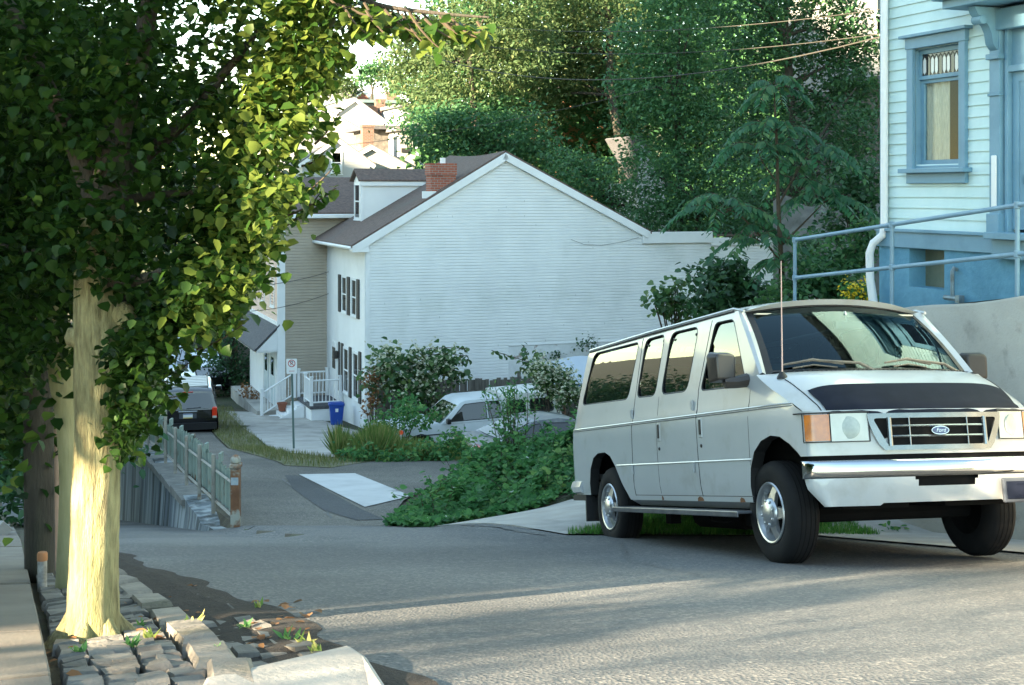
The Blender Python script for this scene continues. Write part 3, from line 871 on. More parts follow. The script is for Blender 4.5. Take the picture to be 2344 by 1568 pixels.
r2, w, e, p = gable('cream_house', 'sunlit cream gabled house behind the pale grey gable', (640, 296), (735, 247), 86, -6, 9, M_bright, M_roofpale)
r3, w, e, p = gable('white_house', 'white house with a long sloping gable beside the tall brick chimney', (756, 384), (850, 335), 78, -7, 8, M_bright, M_roofpale)
stack(r3, w*.5-.1, .6, p-1.0, p+1.28, .68, M_brickold)
r4, w, e, p = gable('white_house', 'upper white gabled house with twin chimneys under the treetops', (745, 272), (812, 226), 100, -4, 9, M_bright, M_roofpale)
stack(r4, w*.5+1.6, 1.0, p-1.6, p-.45, .72); stack(r4, w*.5+2.55, 2.4, p-2.0, p+.2, .72)
def block(name, label, x0, x1, y0, y1, D, depth, wm, rm, ov=.25, base=None):
    X0, X1 = px(x0, D), px(x1, D); w = (X1-X0)/.94
    bz = base if base is not None else -6
    root = thing(name, label, 'house', (X0, D, bz), (0, 0, YAW), 'houses up the far slope')
    zt = pz(y0, D)-bz
    b = MB(); b.box((w/2, depth/2, zt/2), (w, depth, zt)); b.build('wall', wm, root)
    b = MB(); b.box((w/2, depth/2, zt+.12), (w+2*ov, depth+2*ov, .24)); b.build('roof', rm, root)
    return root, w, zt
M_dkboard = mk('weathered_boards', (.06, .055, .05), (.17, .15, .125), sc=3, rough=.9)
M_teal = mk('dull_teal_metal', (.10, .17, .16), (.14, .20, .19), sc=2, rough=.6)
rb, w, zt = block('flat_roofed_house', 'dark weathered flat roofed addition right of the tall chimney', 852, 914, 296, 345, 82, 5, M_dkboard, M_shgrey, .45)
rb, w, zt = block('flat_roofed_house', 'narrow white flat roofed house with a dark slot window', 914, 950, 300, 372, 80, 4, M_bright, M_roofpale)
b = MB(); b.box((w/2, -.02, zt-1.15), (w*.75, .06, .26)); b.build('window', M_void, rb)
rb, w, zt = block('flat_roofed_house', 'grey walled flat roofed house half hidden by the green tree', 921, 968, 244, 305, 97, 6, mk('grey_wall', (.40, .44, .46), rough=.7), M_roofpale)
rb, w, zt = block('flat_roofed_house', 'wide white house with a teal cornice along its flat roof', 780, 912, 234, 270, 106, 7, M_bright, M_teal, .4, -3)
stack(rb, w*.92, 1.5, zt-.2, zt+1.0, .8)
r5, w, e, p = gable('brick_house', 'small red brick gable above the teal cornice', (812, 222), (830, 205), 128, 2, 6, M_brick, M_roofpale)
r6, w, e, p = gable('cream_house', 'hazy cream house on the skyline near the tree fork', (705, 214), (765, 178), 150, 4, 8, M_bright, M_roofpale)

# wooden porch building at the bottom of the alley
pr = thing('porch_house', 'shadowed grey house with brown porch posts at the alley foot', 'house', (px(448, 64), 64, -9.3), (0, 0, YAW))
b = MB(); siding(b, MG, lambda z: (0, 5), 0, 5.2, .16); b.box((2.5, 2.6, 2.6), (4.98, 5, 5.2)); b.build('wall', mk('grey_boards', (.20, .19, .17), (.26, .24, .21), sc=2, rough=.85), pr, recalc=False)
b = MB(); b.box((2.5, .8, 3.55), (5.6, 4.0, .2)); b.build('roof', M_shgrey, pr)
for k in range(4):
    b = MB(); b.box((.25+k*.75, -1.0, 1.75), (.16, .16, 3.5)); b.build('post', M_woodbr, pr)
b = MB(); b.box((1.8, -.9, .95), (3.4, .1, .8)); b.box((1.6, -.55, .55), (3.4, .9, .1)); b.build('deck', M_dkboard, pr)

# ---------------------------------------------------------------- blue house on the terrace
BX, BY, BZ = 4.46, 16., -1.9
bh = thing('blue_house', 'pale blue clapboard house with darker blue trim and leaded window', 'house', (BX, BY, BZ), (0, 0, YAW))
MB_ = wallM((0, -1, 0), (-1, 0, 0))       # along the front towards the camera
Z = lambda z: z-BZ
HOLES = [(.60, 1.43, Z(.27), Z(1.63)), (1.93, 3.4, Z(-.42), Z(2.15))]
b = MB()
siding(b, MB_, lambda z: (.0, 7.5), Z(-.44), Z(5.8), .1245, HOLES, .018)
siding(b, wallM((1, 0, 0), (0, 1, 0)), lambda z: (0, 8.), Z(-.44), Z(5.8), .1245, (), .018)
for (x0, x1, z0, z1) in ((0, .60, -.44, 5.8), (.60, 1.43, -.44, .27), (.60, 1.43, 1.63, 5.8), (1.43, 1.93, -.44, 5.8), (1.93, 3.4, 2.15, 5.8), (3.4, 7.5, -.44, 5.8)):
    b.box(((x0+x1)/2, -.075, (Z(z0)+Z(z1))/2), (x1-x0, .15, z1-z0), MB_)
b.box((4.0, -.08, Z(2.68)), (7.9, .15, 6.2)); b.box((8., -3.75, Z(2.68)), (.15, 7.4, 6.2)); b.box((4.0, -7.45, Z(2.68)), (7.9, .15, 6.2)); b.box((4, -3.7, Z(-.5)), (7.6, 7.2, .1))
b.build('wall', M_paleblue, bh, recalc=False)
b = MB(); b.prism([(-.5, .5, Z(5.7)), (8.5, .5, Z(5.7)), (4, .5, Z(8.4))], (0, -8.5, 0)); b.build('roof', M_shgrey, bh)
# rubble foundation with a recessed cellar window
b = MB()
cw = (.53, 1.16, Z(-1.10), Z(-.66))
zb, zt = Z(-2.6), Z(-.47)
for (x0, x1, z0, z1) in ((-.05, cw[0], zb, zt), (cw[1], 7.5, zb, zt), (cw[0], cw[1], zb, cw[2]), (cw[0], cw[1], cw[3], zt)):
    b.box(((x0+x1)/2, -.13, (z0+z1)/2), (x1-x0, .34, z1-z0), MB_)
b.box((4, .0, (zb+zt)/2), (8, .2, zt-zb)); b.build('foundation', M_bluestucco, bh)
b = MB(); b.box((.85, -.20, Z(-.88)), (.7, .03, .5), MB_); cwin = b.build('cellar_window', mk('green_board', (.11, .14, .10), (.15, .17, .12), sc=8, rough=.6), bh)
b = MB(); b.box((.92, -.175, Z(-.88)), (.03, .02, .46), MB_); b.build('mullion', M_shut, cwin)
b = MB(); b.box((.98, .052, Z(-.555)), (2.1, .035, .20), MB_); b.box((1.0, .065, Z(-.455)), (2.1, .07, .035), MB_)
b.box((4.5, .052, Z(-.555)), (4.9, .035, .20), MB_)
b.box((.035, .03, Z(2.6)), (.11, .05, 6.4), MB_); b.box((.04, .03, Z(2.6)), (.12, .05, 6.3), wallM((1, 0, 0), (0, 1, 0)))
b.build('trim', M_blue, bh, bevel=.006)
# window
b = MB()
b.box((.555, .035, Z(.96)), (.11, .05, 1.42), MB_); b.box((1.475, .035, Z(.96)), (.11, .05, 1.42), MB_)
b.box((1.015, .04, Z(1.705)), (1.06, .06, .13), MB_); b.box((1.015, .065, Z(1.785)), (1.18, .11, .035), MB_)
b.box((1.015, .07, Z(.235)), (1.16, .13, .05), MB_); b.box((1.015, .035, Z(.15)), (1.04, .05, .12), MB_)
for x in (.605, 1.425): b.box((x, -.07, Z(.95)), (.012, .15, 1.36), MB_)
b.box((1.015, -.07, Z(1.628)), (.82, .15, .012), MB_); b.box((1.015, -.05, Z(.28)), (.82, .12, .03), MB_)
wn_ = b.build('window', M_blue, bh, bevel=.006)
b = MB()
frame_ring(b, MB_, .612, 1.418, .0, .0, 0, 0, 0) if False else None
frame_ring(b, MB_, .612, 1.418, Z(.295), Z(1.30), .06, -.10, -.06); frame_ring(b, MB_, .612, 1.418, Z(1.28), Z(1.622), .045, -.07, -.03)
b.build('sash', M_blue, wn_, bevel=.004)
b = MB(); b.box((1.015, -.085, Z(.8)), (.69, .006, .90), MB_); b.build('pane', glassmat('clear_glass', (.92, .93, .90), 1.12), wn_)
b = MB(); b.box((1.015, -.055, Z(1.45)), (.72, .006, .26), MB_); b.build('pane', glassmat('leaded_glass', (.34, .36, .32), 1.6), wn_)
b = MB()                                              # lead came pattern of pointed bars
def came(x0, z0, x1, z1): b.tube([MB_ @ Vector((x0, -.050, z0)), MB_ @ Vector((x1, -.050, z1))], .0045, 4)
cells = MB()
x = .66; k = 0
while x < 1.37:
    for (a, c, e_, g) in ((0, 1.34, 0, 1.52), (0, 1.34, .035, 1.30), (0, 1.34, -.035, 1.30), (0, 1.52, .035, 1.56), (0, 1.52, -.035, 1.56)):
        came(x+a, Z(c), x+e_, Z(g))
    if k % 3 != 1:
        cells.poly([MB_ @ Vector((x+q, -.049, Z(w_))) for q, w_ in ((.008, 1.37), (.035, 1.335), (.062, 1.37), (.062, 1.50), (.035, 1.54), (.008, 1.50))])
    x += .07; k += 1
b.build('lead_came', M_shut, wn_)
cells.build('bevelled_glass', mk('frosted_glass', (.62, .64, .62), rough=.25, spec=.6), wn_, recalc=False)
b = MB()
for (x0, x1) in ((.63, 1.06), (1.22, 1.40)):
    n = int((x1-x0)/.02)
    b.grid(lambda u, v: MB_ @ Vector((x0+(x1-x0)*u, -.115+.012*math.sin(u*n*.9), Z(.3)+v*1.02)), n*2, 2)
b.build('curtain', M_curt, wn_, smooth=True, recalc=False)
b = MB(); b.box((1.0, -.75, Z(.9)), (1.5, .02, 1.9), MB_); b.build('room_back', mk('dim_room', (.05, .055, .05), rough=.9), wn_)
# entrance: pilaster with bracket, hood, door
b = MB()
b.box((2.01, .03, Z(.70)), (.16, .07, 2.35), MB_); b.box((2.01, .05, Z(1.42)), (.20, .10, .06), MB_); b.box((2.01, .04, Z(1.02)), (.18, .09, .03), MB_)
b.box((2.01, .045, Z(-.36)), (.19, .10, .25), MB_); b.box((2.14, -.02, Z(.7)), (.05, .09, 2.35), MB_)
pil = b.build('pilaster', M_blue, bh, bevel=.006)
b = MB()
prof = [(0.06, 1.50), (.10, 1.55), (.12, 1.66), (.16, 1.74), (.24, 1.80), (.30, 1.86), (.33, 1.93), (.0, 1.93), (0, 1.46)]
b.prism([MB_ @ Vector((1.95, o+.03, Z(z))) for o, z in prof], MB_.to_3x3() @ Vector((.12, 0, 0)))
b.lathe([(0, -.08), (.05, -.07), (.05, .07), (0, .08)], 12, Matrix.Translation(MB_ @ Vector((2.01, .26, Z(1.80)))) @ Matrix.Rotation(R(90), 4, 'X'))
b.build('bracket', M_blue, bh, smooth=True, sharp=30)
b = MB(); b.box((2.75, .20, Z(1.99)), (2.2, .5, .09), MB_); b.box((2.75, .24, Z(2.08)), (2.34, .6, .09), MB_); b.box((2.75, .12, Z(2.19)), (2.2, .34, .14), MB_)
b.box((2.75, .05, Z(1.80)), (1.5, .1, .22), MB_); b.build('door_hood', M_blue, bh, bevel=.008)
b = MB(); b.box((2.76, -.06, Z(1.56)), (1.3, .06, .55), MB_); b.box((2.76, -.03, Z(1.28)), (1.3, .10, .07), MB_)
frame_ring(b, MB_, 2.17, 3.35, Z(-.40), Z(1.25), .10, -.10, -.03)
b.box((2.76, .10, Z(-.46)), (1.4, .30, .07), MB_); b.box((2.76, .05, Z(-.6)), (1.4, .2, .2), MB_)
b.build('door_frame', M_blue, bh, bevel=.006)
b = MB(); frame_ring(b, MB_, 2.27, 3.25, Z(-.38), Z(1.15), .075, -.08, -.04); b.box((2.76, -.06, Z(.43)), (.85, .04, .03), MB_); b.box((2.76, -.06, Z(.62)), (.85, .04, .03), MB_); b.box((2.76, -.06, Z(.12)), (.9, .04, .10), MB_)
dr = b.build('door', M_blue, bh, bevel=.004)
b = MB(); b.box((2.76, -.07, Z(.62)), (.84, .006, 1.0), MB_); b.build('pane', M_pane, dr)
b = MB(); b.box((2.76, -.055, Z(-.13)), (.82, .02, .40), MB_); b.build('kick_panel', M_paleblue, dr)
b = MB(); b.box((2.76, -.4, Z(.4)), (1.3, .02, 1.9), MB_); b.build('hall_back', M_void, dr)
b = MB(); b.box((2.015, .075, Z(.09)), (.075, .02, .58), MB_); b.build('name_board', M_white, bh, bevel=.015)
# white downspout
b = MB()
q = [(.10, .075, 5.6), (.10, .075, 2.), (.10, .075, -.38), (.085, .09, -.52), (-.02, .15, -.62), (-.06, .17, -.74), (-.05, .17, -1.05), (-.01, .15, -1.34)]
b.tube([MB_ @ Vector((x, o, Z(z))) for x, o, z in q], [.046]*5+[.05, .05, .055], 10)
b.build('downspout', M_white, bh, smooth=True, sharp=60)
b = MB()
q = [(1.40, .06, -.86), (1.40, .10, -.84), (1.40, .12, -.88), (1.40, .12, -1.16)]
b.tube([MB_ @ Vector((x, o, Z(z))) for x, o, z in q], .022, 8)
b.tube([MB_ @ Vector((1.27, .12, Z(-1.17))), MB_ @ Vector((1.55, .12, Z(-1.17)))], .028, 8); b.box((1.52, .12, Z(-1.17)), (.07, .07, .08), MB_)
gp = b.build('gas_pipe', mk('galvanised_pipe', (.22, .30, .34), (.14, .16, .16), sc=9, rough=.5, metal=.4), bh, smooth=True)
b = MB(); b.lathe([(.045, 0), (.07, .10), (0, .10)], 12, Matrix.Translation(MB_ @ Vector((1.40, .13, Z(-1.36))))); b.build('pipe_base', M_white, gp, smooth=True)

# upper dark shingled house and old stone wall glimpsed on the hill right of the trees
uh = thing('hill_house', 'dark shingled house glimpsed behind trees beside the blue house', 'house', (px(2010, 52), 52, -2.5), (0, 0, YAW))
b = MB(); siding(b, MG, lambda z: (0, 7), 0, 6.6, .2); b.box((3.5, 3, 3.3), (6.98, 6, 6.6)); b.build('wall', M_dkboard, uh, recalc=False)
b = MB(); b.box((3.4, -.4, 6.8), (7.6, 7, .3)); b.box((1.2, -.12, 4.6), (2.2, .2, .12)); b.build('roof', M_shgrey, uh)
window(uh, MG, .25, .75, 5.1, 6.3) if False else None
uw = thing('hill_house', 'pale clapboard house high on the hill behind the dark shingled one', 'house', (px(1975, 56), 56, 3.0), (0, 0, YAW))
b = MB(); siding(b, MG, lambda z: (0, 9), 0, 8, .18); b.box((4.5, 3, 4), (8.98, 6, 8)); b.build('wall', mk('grey_clapboards', (.20, .20, .19), (.25, .25, .24), sc=2, rough=.8), uw, recalc=False)  # even grey over the whole wall
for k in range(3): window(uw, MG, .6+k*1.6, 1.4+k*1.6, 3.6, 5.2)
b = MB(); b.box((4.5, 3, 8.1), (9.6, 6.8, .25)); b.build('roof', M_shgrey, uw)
pk = thing('hill_house', 'sunlit orange brick house seen through the central tree trunks', 'house', (px(1255, 84), 84, -2), (0, 0, YAW))
b = MB(); b.box((2.2, 2.5, 4.2), (4.4, 5, 8.4)); b.build('wall', mk('orange_brick', (.55, .26, .16), (.62, .31, .2), sc=3, rough=.9), pk)

b = MB(); b.box((2.2, 2.5, 8.5), (5, 5.6, .3)); b.build('roof', M_shgrey, pk)
wl_ = thing('hill_house', 'white gabled cottage half buried in trees above the white house roof', 'house', (px(1460, 66), 66, -4.2), (0, 0, YAW))
b = MB(); siding(b, MG, lambda z: (0, 1.5) if z < 4.6 else (0, max(.02, 1.5-(z-4.6)*.6)), 0, 6.6, .16); b.box((.75, 2, 2.3), (1.48, 4, 4.6)); b.build('wall', M_pale, wl_, recalc=False)
b = MB(); b.prism([(1.6, -.2, 4.4), (0, -.2, 6.9), (0, 4, 6.9), (1.6, 4, 4.4)], (.08, 0, .06)); b.build('roof', M_shgrey, wl_)
# ---------------------------------------------------------------- passenger van (local axes: x forward from the front axle, y to its left, z up)
M_vpaint = mk('van_white_paint', (.385, .40, .40), (.42, .435, .435), sc=1.5, rough=.33, coat=.6, c3=(.285, .275, .245), sc3=2.2, lo3=.56, hi3=.8)
M_bpl = mk('black_plastic', (.008, .008, .009), (.013, .013, .013), sc=8, rough=.55)
M_rub = mk('tyre_rubber', (.005, .005, .0055), (.009, .0088, .0088), sc=6, rough=.85, spec=.3)
M_chr = mk('chrome', (.46, .48, .50), rough=.10, metal=1.)
M_alloy = mk('alloy_wheel', (.55, .56, .57), (.40, .41, .42), sc=7, rough=.32, metal=.85)
M_under = mk('underbody', (.004, .004, .004), rough=.9, spec=.2)
M_vglass = glassmat('van_side_glass', (.20, .25, .22), 2.2, (.88, .96, 1.0))
M_wsglass = glassmat('windscreen_glass', (.26, .38, .37), 1.58, (.72, .94, 1.0))
M_lens = mk('headlight_lens', (.50, .52, .46), (.42, .44, .39), sc=6, rough=.15, coat=.5)
M_amber = mk('amber_lens', (.50, .14, .006), (.34, .085, .004), sc=14, rough=.15, coat=.7)
M_red = mk('red_lens', (.55, .03, .015), (.42, .02, .01), sc=12, rough=.2, coat=.6)
M_bra = mk('hood_bra_vinyl', (.006, .009, .017), (.010, .013, .024), sc=5, rough=.6, spec=.06)
M_seat = mk('grey_seat_cloth', (.07, .075, .075), (.05, .055, .055), sc=9, rough=.95)
M_cabin = mk('grey_cabin_trim', (.13, .14, .135), rough=.8)
M_board = mk('running_board', (.16, .17, .19), (.10, .105, .12), sc=6, rough=.35, metal=.6)
M_mirror = mk('mirror_shell', (.036, .029, .025), (.044, .036, .03), sc=4, rough=.35)
M_rust = mk('rust', (.22, .10, .04), (.12, .06, .03), sc=14, rough=.95)
M_wiper = mk('faded_wiper', (.20, .165, .12), (.10, .085, .07), sc=9, rough=.6)

van = thing('passenger_van', 'white passenger van with a dark hood cover parked nose uphill beside the terrace wall', 'van',
            (2.8844, 10.3, -2.8408), (-.0351, -.2098, -1.2823))
def ys(z): return float(np.interp(z, [.40, .46, .6, .8, 1.0, 1.165, 1.185, 1.40, 1.95, 2.03], [.955, .975, 1.0, 1.008, 1.010, 1.010, .996, .965, .872, .845]))
def kx(x): return float(np.interp(x, [-4.56, -4.5, -4.35, -4.1, .2, .4, .55, .62], [.955, .975, .993, 1, 1, .988, .965, .945]))
def sp(x, z, off=0., s=-1): return Vector((x, s*(ys(z)*kx(x)+off), z))
side_out = [(-4.52, .50), (-3.98, .50), (-3.95, .62), (-3.90, .76), (-3.80, .87), (-3.66, .915), (-3.45, .92), (-3.30, .88), (-3.17, .78), (-3.02, .62), (-2.86, .46), (-.24, .46),
            (-.225, .58), (-.19, .72), (-.11, .84), (.02, .92), (.18, .955), (.32, .94), (.44, .885), (.53, .82), (.56, .79), (.62, .79), (.62, 1.10), (.5, 1.17), (.36, 1.235), (.2, 1.305), (.06, 1.375), (-.03, 1.43),
            (-.53, 1.985), (-.62, 2.015), (-4.18, 2.015), (-4.24, 1.96), (-4.33, 1.65), (-4.41, 1.38), (-4.47, 1.15), (-4.545, .85), (-4.55, .62)]
def rnd(poly, r=.06, n=4):
    out = []
    m = len(poly)
    for i in range(m):
        p = Vector(poly[i]); a = Vector(poly[i-1]); c = Vector(poly[(i+1) % m])
        u = (a-p).normalized(); v = (c-p).normalized()
        rr = min(r, (a-p).length*.4, (c-p).length*.4)
        for k in range(n+1):
            t = k/n; out.append(tuple((p+u*rr)*(1-t)**2+p*2*t*(1-t)+(p+v*rr)*t*t))
    return out
WQ = rnd([(-4.24, 1.43), (-2.86, 1.41), (-2.72, 1.955), (-4.03, 1.965)], .09)
W2 = rnd([(-2.63, 1.41), (-2.16, 1.40), (-2.07, 1.96), (-2.55, 1.96)], .09)
W3 = rnd([(-2.02, 1.40), (-1.42, 1.39), (-1.30, 1.945), (-1.92, 1.955)], .10)
WD = rnd([(-1.13, 1.375), (-.24, 1.355), (-.60, 1.925), (-.96, 1.935)], .06)
HOLES_ = [WQ, W2, W3, WD]
body = None
for s in (-1, 1):
    V, Fc = cdt(side_out, HOLES_, .09, .045)
    b = MB(); b.add([sp(p.x, p.y, 0, s) for p in V], Fc)
    o = b.build('body_side', M_vpaint, van, smooth=True, sharp=50)
    b = MB()
    # returned edges of wheel openings and window reveals give the sheet metal depth
    for loop, d in [(h, .035) for h in HOLES_]+[(side_out[1:11], .10), (side_out[11:21], .10)]:
        closed = loop in HOLES_
        n = len(loop); 
        for i in range(n if closed else n-1):
            p, q = loop[i], loop[(i+1) % n]
            b.add([sp(*p, 0, s), sp(*q, 0, s), sp(*q, -d, s), sp(*p, -d, s)], [(0, 1, 2, 3)])
    b.build('panel_return', M_bpl, o)
    if body is None: body = o
# roof with a gentle crown, rolled front and rear edges
def roof(u, v):
    x = -4.20+u*3.68; t = 2*v-1; y = t*.843
    c = 1-abs(t)**2.4
    fr = max(0, (u-.90)/.10); bk = max(0, (.04-u)/.04)
    return Vector((x+.10*fr*c, y*(1-.06*fr*fr), 2.018+.085*c*(1-.30*fr*fr-.5*bk)-.030*fr*fr*(1-c)))
b = MB(); b.grid(roof, 40, 25); b.build('roof', M_vpaint, van, smooth=True, sharp=60)
for s in (-1, 1):
    b = MB(); b.tube([(-4.20, s*.857, 2.012), (-2.5, s*.862, 2.022), (-.62, s*.857, 2.012), (-.46, s*.845, 1.975)], .013, 6); b.build('drip_rail', M_vpaint, van, smooth=True)
    b = MB(); b.tube([(-4.20, s*.862, 1.993), (-2.5, s*.868, 2.002), (-.62, s*.862, 1.992)], .0075, 5); b.build('gutter_seal', M_bpl, van)
# nose: plan curve shared by hood edge, fascia, bumper
_py = [0, .3, .56, .75, .85, .92, .945]; _pxx = [.835, .825, .785, .735, .695, .655, .62]
def pf(y): return float(np.interp(abs(y), _py, _pxx))
PLAN = [Vector((.835, 0)), Vector((.83, .2)), Vector((.818, .4)), Vector((.79, .54)), Vector((.75, .70)), Vector((.71, .82)), Vector((.665, .905)), Vector((.62, .953)), Vector((.55, .974)), Vector((.45, .99)), Vector((.35, 1.0)), Vector((.25, 1.008))]
_cl = np.cumsum([0]+[(PLAN[i+1]-PLAN[i]).length for i in range(len(PLAN)-1)])
def plan(sx, off=0.):
    """point along the nose outline; sx<0 is the van's right side"""
    a = abs(sx); x = np.interp(a, _cl, [p.x for p in PLAN]); y = np.interp(a, _cl, [p.y for p in PLAN])
    a2 = min(a+.02, _cl[-1]); a1 = a2-.04 if a2-.04 > 0 else 0
    tx = np.interp(a2, _cl, [p.x for p in PLAN])-np.interp(a1, _cl, [p.x for p in PLAN]); ty = np.interp(a2, _cl, [p.y for p in PLAN])-np.interp(a1, _cl, [p.y for p in PLAN])
    l = math.hypot(tx, ty); nx, ny = ty/l, -tx/l
    x, y = x+nx*off, y+ny*off
    return x, (y if sx >= 0 else -y)
def s_of_y(y): return float(np.interp(abs(y), [p.y for p in PLAN], _cl))*(1 if y >= 0 else -1)
def s_of_x(x): return float(np.interp(-x, [-p.x for p in PLAN], _cl))
def zside(x): return float(np.interp(x, [-.03, .06, .2, .36, .5, .62], [1.43, 1.375, 1.305, 1.235, 1.17, 1.10]))
def nose(a, t):
    ys_ = (.945+.0*a)
    xb = -.02+.20*(1-abs(t)**2.2)
    xfr = pf(t*.945)-.012
    x = xb+(xfr-xb)*a
    lim = ys(1.2)*kx(min(x, .62)) if x < .62 else .945
    y = t*lim
    zs = zside(min(.62, max(-.03, x)))
    zh = 1.44-.335*a**1.75
    sh = 1-abs(t)**10
    z = zs+(max(zh, zs)-zs)*sh
    if a > .93: z -= .02*((a-.93)/.07)**2*1.0
    return Vector((x, y, z))
b = MB(); b.grid(lambda u, v: nose(u, 2*v-1), 30, 49)
b.build('hood', M_vpaint, van, smooth=True, sharp=60)
# vinyl cover on the hood's leading part
def bra(u, v):
    t = (2*v-1)*.86
    a0 = .60+.06*abs(t/.86)**8
    p = nose(a0+(1.0-a0)*u, t)
    n = Vector((.45, 0, .9))
    return p+n*.012
b = MB(); b.grid(bra, 14, 41)
g0 = [bra(1, v/40) for v in range(41)]
b.add([p for p in g0]+[p+Vector((.016, 0, -.066)) for p in g0], [(i, i+1, 42+i, 41+i) for i in range(40)])
b.build('hood_cover', M_bra, van, smooth=True, sharp=60)
for s in (-1, 1):
    b = MB(); b.tube([nose(.30+.70*k/12, s*.885)+Vector((0, 0, .001)) for k in range(13)], .005, 5); b.build('hood_seam', M_bpl, van)
# front fascia
SF = s_of_x(.60)
def fas(u, v):
    sx = (2*u-1)*SF; x, y = plan(sx, 0); z = .79+.32*v
    return Vector((x-.010*(v-.4)**2*4, y, z))
b = MB(); b.grid(fas, 81, 7); b.build('front_fascia', M_vpaint, van, smooth=True, sharp=60)
def fpatch(name, s0, s1, z0, z1, off, m, par=van, dz0=0., dz1=0., n=14):
    """panel that follows the nose outline, standing proud of it by off"""
    def fn(u, v):
        za = z0+dz0*u; zb = z1+dz1*u
        x, y = plan(s0+(s1-s0)*u, off); return Vector((x, y, za+(zb-za)*v))
    def fb(u, v):
        za = z0+dz0*u; zb = z1+dz1*u
        x, y = plan(s0+(s1-s0)*u, -.004); return Vector((x, y, za+(zb-za)*v))
    b = MB(); b.grid(fn, n, 3)
    top = [fn(i/(n-1), 1) for i in range(n)]; tb = [fb(i/(n-1), 1) for i in range(n)]
    bot = [fn(i/(n-1), 0) for i in range(n)]; bb = [fb(i/(n-1), 0) for i in range(n)]
    for A, B in ((top, tb), (bot, bb)): b.add(A+B, [(i, i+1, n+i+1, n+i) for i in range(n-1)])
    for u in (0, 1): b.add([fn(u, 0), fn(u, 1), fb(u, 1), fb(u, 0)], [(0, 1, 2, 3)])
    return b.build(name, m, par, smooth=True, sharp=50)
for s in (-1, 1):
    hl = fpatch('headlight', s*s_of_y(.545), s*s_of_y(.80), .885, 1.085, .014, M_lens, dz0=0)
    x, y = plan(s*s_of_y(.68), .010)
    Mx = Matrix.Translation((x, y, .985)) @ Matrix.Rotation(s*R(24), 4, 'Z') @ Matrix.Rotation(R(90), 4, 'Y')
    b = MB(); b.lathe([(.082, -.004), (.080, .006), (.05, .010), (0, .012)], 24, Mx); b.build('reflector', mk('lamp_reflector', (.26, .30, .28), (.38, .42, .38), sc=9, rough=.2), hl, smooth=True)
    fpatch('indicator', s*s_of_y(.808), s*s_of_x(.622), .895, 1.082, .014, M_amber)
    b = MB()
    pts = [plan(s*q, .016) for q in np.linspace(s_of_y(.53), s_of_x(.53), 16)]
    b.tube([Vector((x, y, 1.093)) for x, y in pts], .006, 5)
    for (sa, sb_) in ((s_of_y(.535), s_of_y(.805)), (s_of_y(.805), s_of_x(.61))):
        qq = [plan(s*k_, .013) for k_ in np.linspace(sa, sb_, 9)]
        b.tube([Vector((x, y, .886)) for x, y in qq], .0045, 5)
        b.tube([Vector((*qq[0], .886)), Vector((*qq[0], 1.09))], .0045, 5); b.tube([Vector((*qq[-1], .89)), Vector((*qq[-1], 1.09))], .0045, 5)
    b.build('lamp_seal', M_bpl, van)
# grille
b = MB()
gx = lambda y: pf(y)+.006
def gside(z): return .555-.10*(max(0, 1.075-z)/.255)**1.6
n = 20
outer = [(-gside(1.08), 1.08)]+[(-.555+1.11*k/n, 1.08) for k in range(1, n)]+[(gside(1.08), 1.08)]
outer += [(gside(1.08-.22*k/8), 1.08-.22*k/8) for k in range(1, 9)]+[(.455-.01, .825)]
outer += [(.44-.88*k/n, .818) for k in range(n+1)]+[(-.445, .825)]+[(-gside(.86+.22*k/8), .86+.22*k/8) for k in range(0, 8)]
inner = rnd([(-.515, 1.045), (.515, 1.045), (.415, .852), (-.415, .852)], .03)
V, Fc = cdt(outer, [inner], .05)
b.add([Vector((gx(p.x)+.022, p.x, p.y)) for p in V], Fc)
for loop in (inner,):
    for i in range(len(loop)):
        p, q = loop[i], loop[(i+1) % len(loop)]
        b.add([Vector((gx(p[0])+.022, *p)), Vector((gx(q[0])+.022, *q)), Vector((gx(q[0])-.03, *q)), Vector((gx(p[0])-.03, *p))], [(0, 1, 2, 3)])
M_grch = mk('grille_chrome', (.20, .225, .24), (.15, .17, .18), sc=5, rough=.22, metal=.8)
gr = b.build('grille', M_grch, van, smooth=True, sharp=40)
b = MB(); b.grid(lambda u, v: Vector((gx((2*u-1)*.51)+.010, (2*u-1)*(.425+.09*v), .846+.204*v)), 21, 5); b.build('grille_mesh', M_under, gr)
b = MB()
for z in (.915, .988):
    b.tube([Vector((gx(y)+.016, y, z)) for y in np.linspace(-.385, .385, 15)], .009, 6)
    if z < .95: b.build('grille_bar', M_bpl if False else M_grch, gr, smooth=True); b = MB()
b.build('grille_bar', M_grch, gr, smooth=True)
for y, r in ((-.395, .018), (.395, .018), (-.24, .006), (.24, .006)):
    b = MB(); b.tube([(gx(y)+.018, y, .848), (gx(y)+.018, y, 1.05)], r, 8); b.build('grille_bar', M_grch, gr, smooth=True)
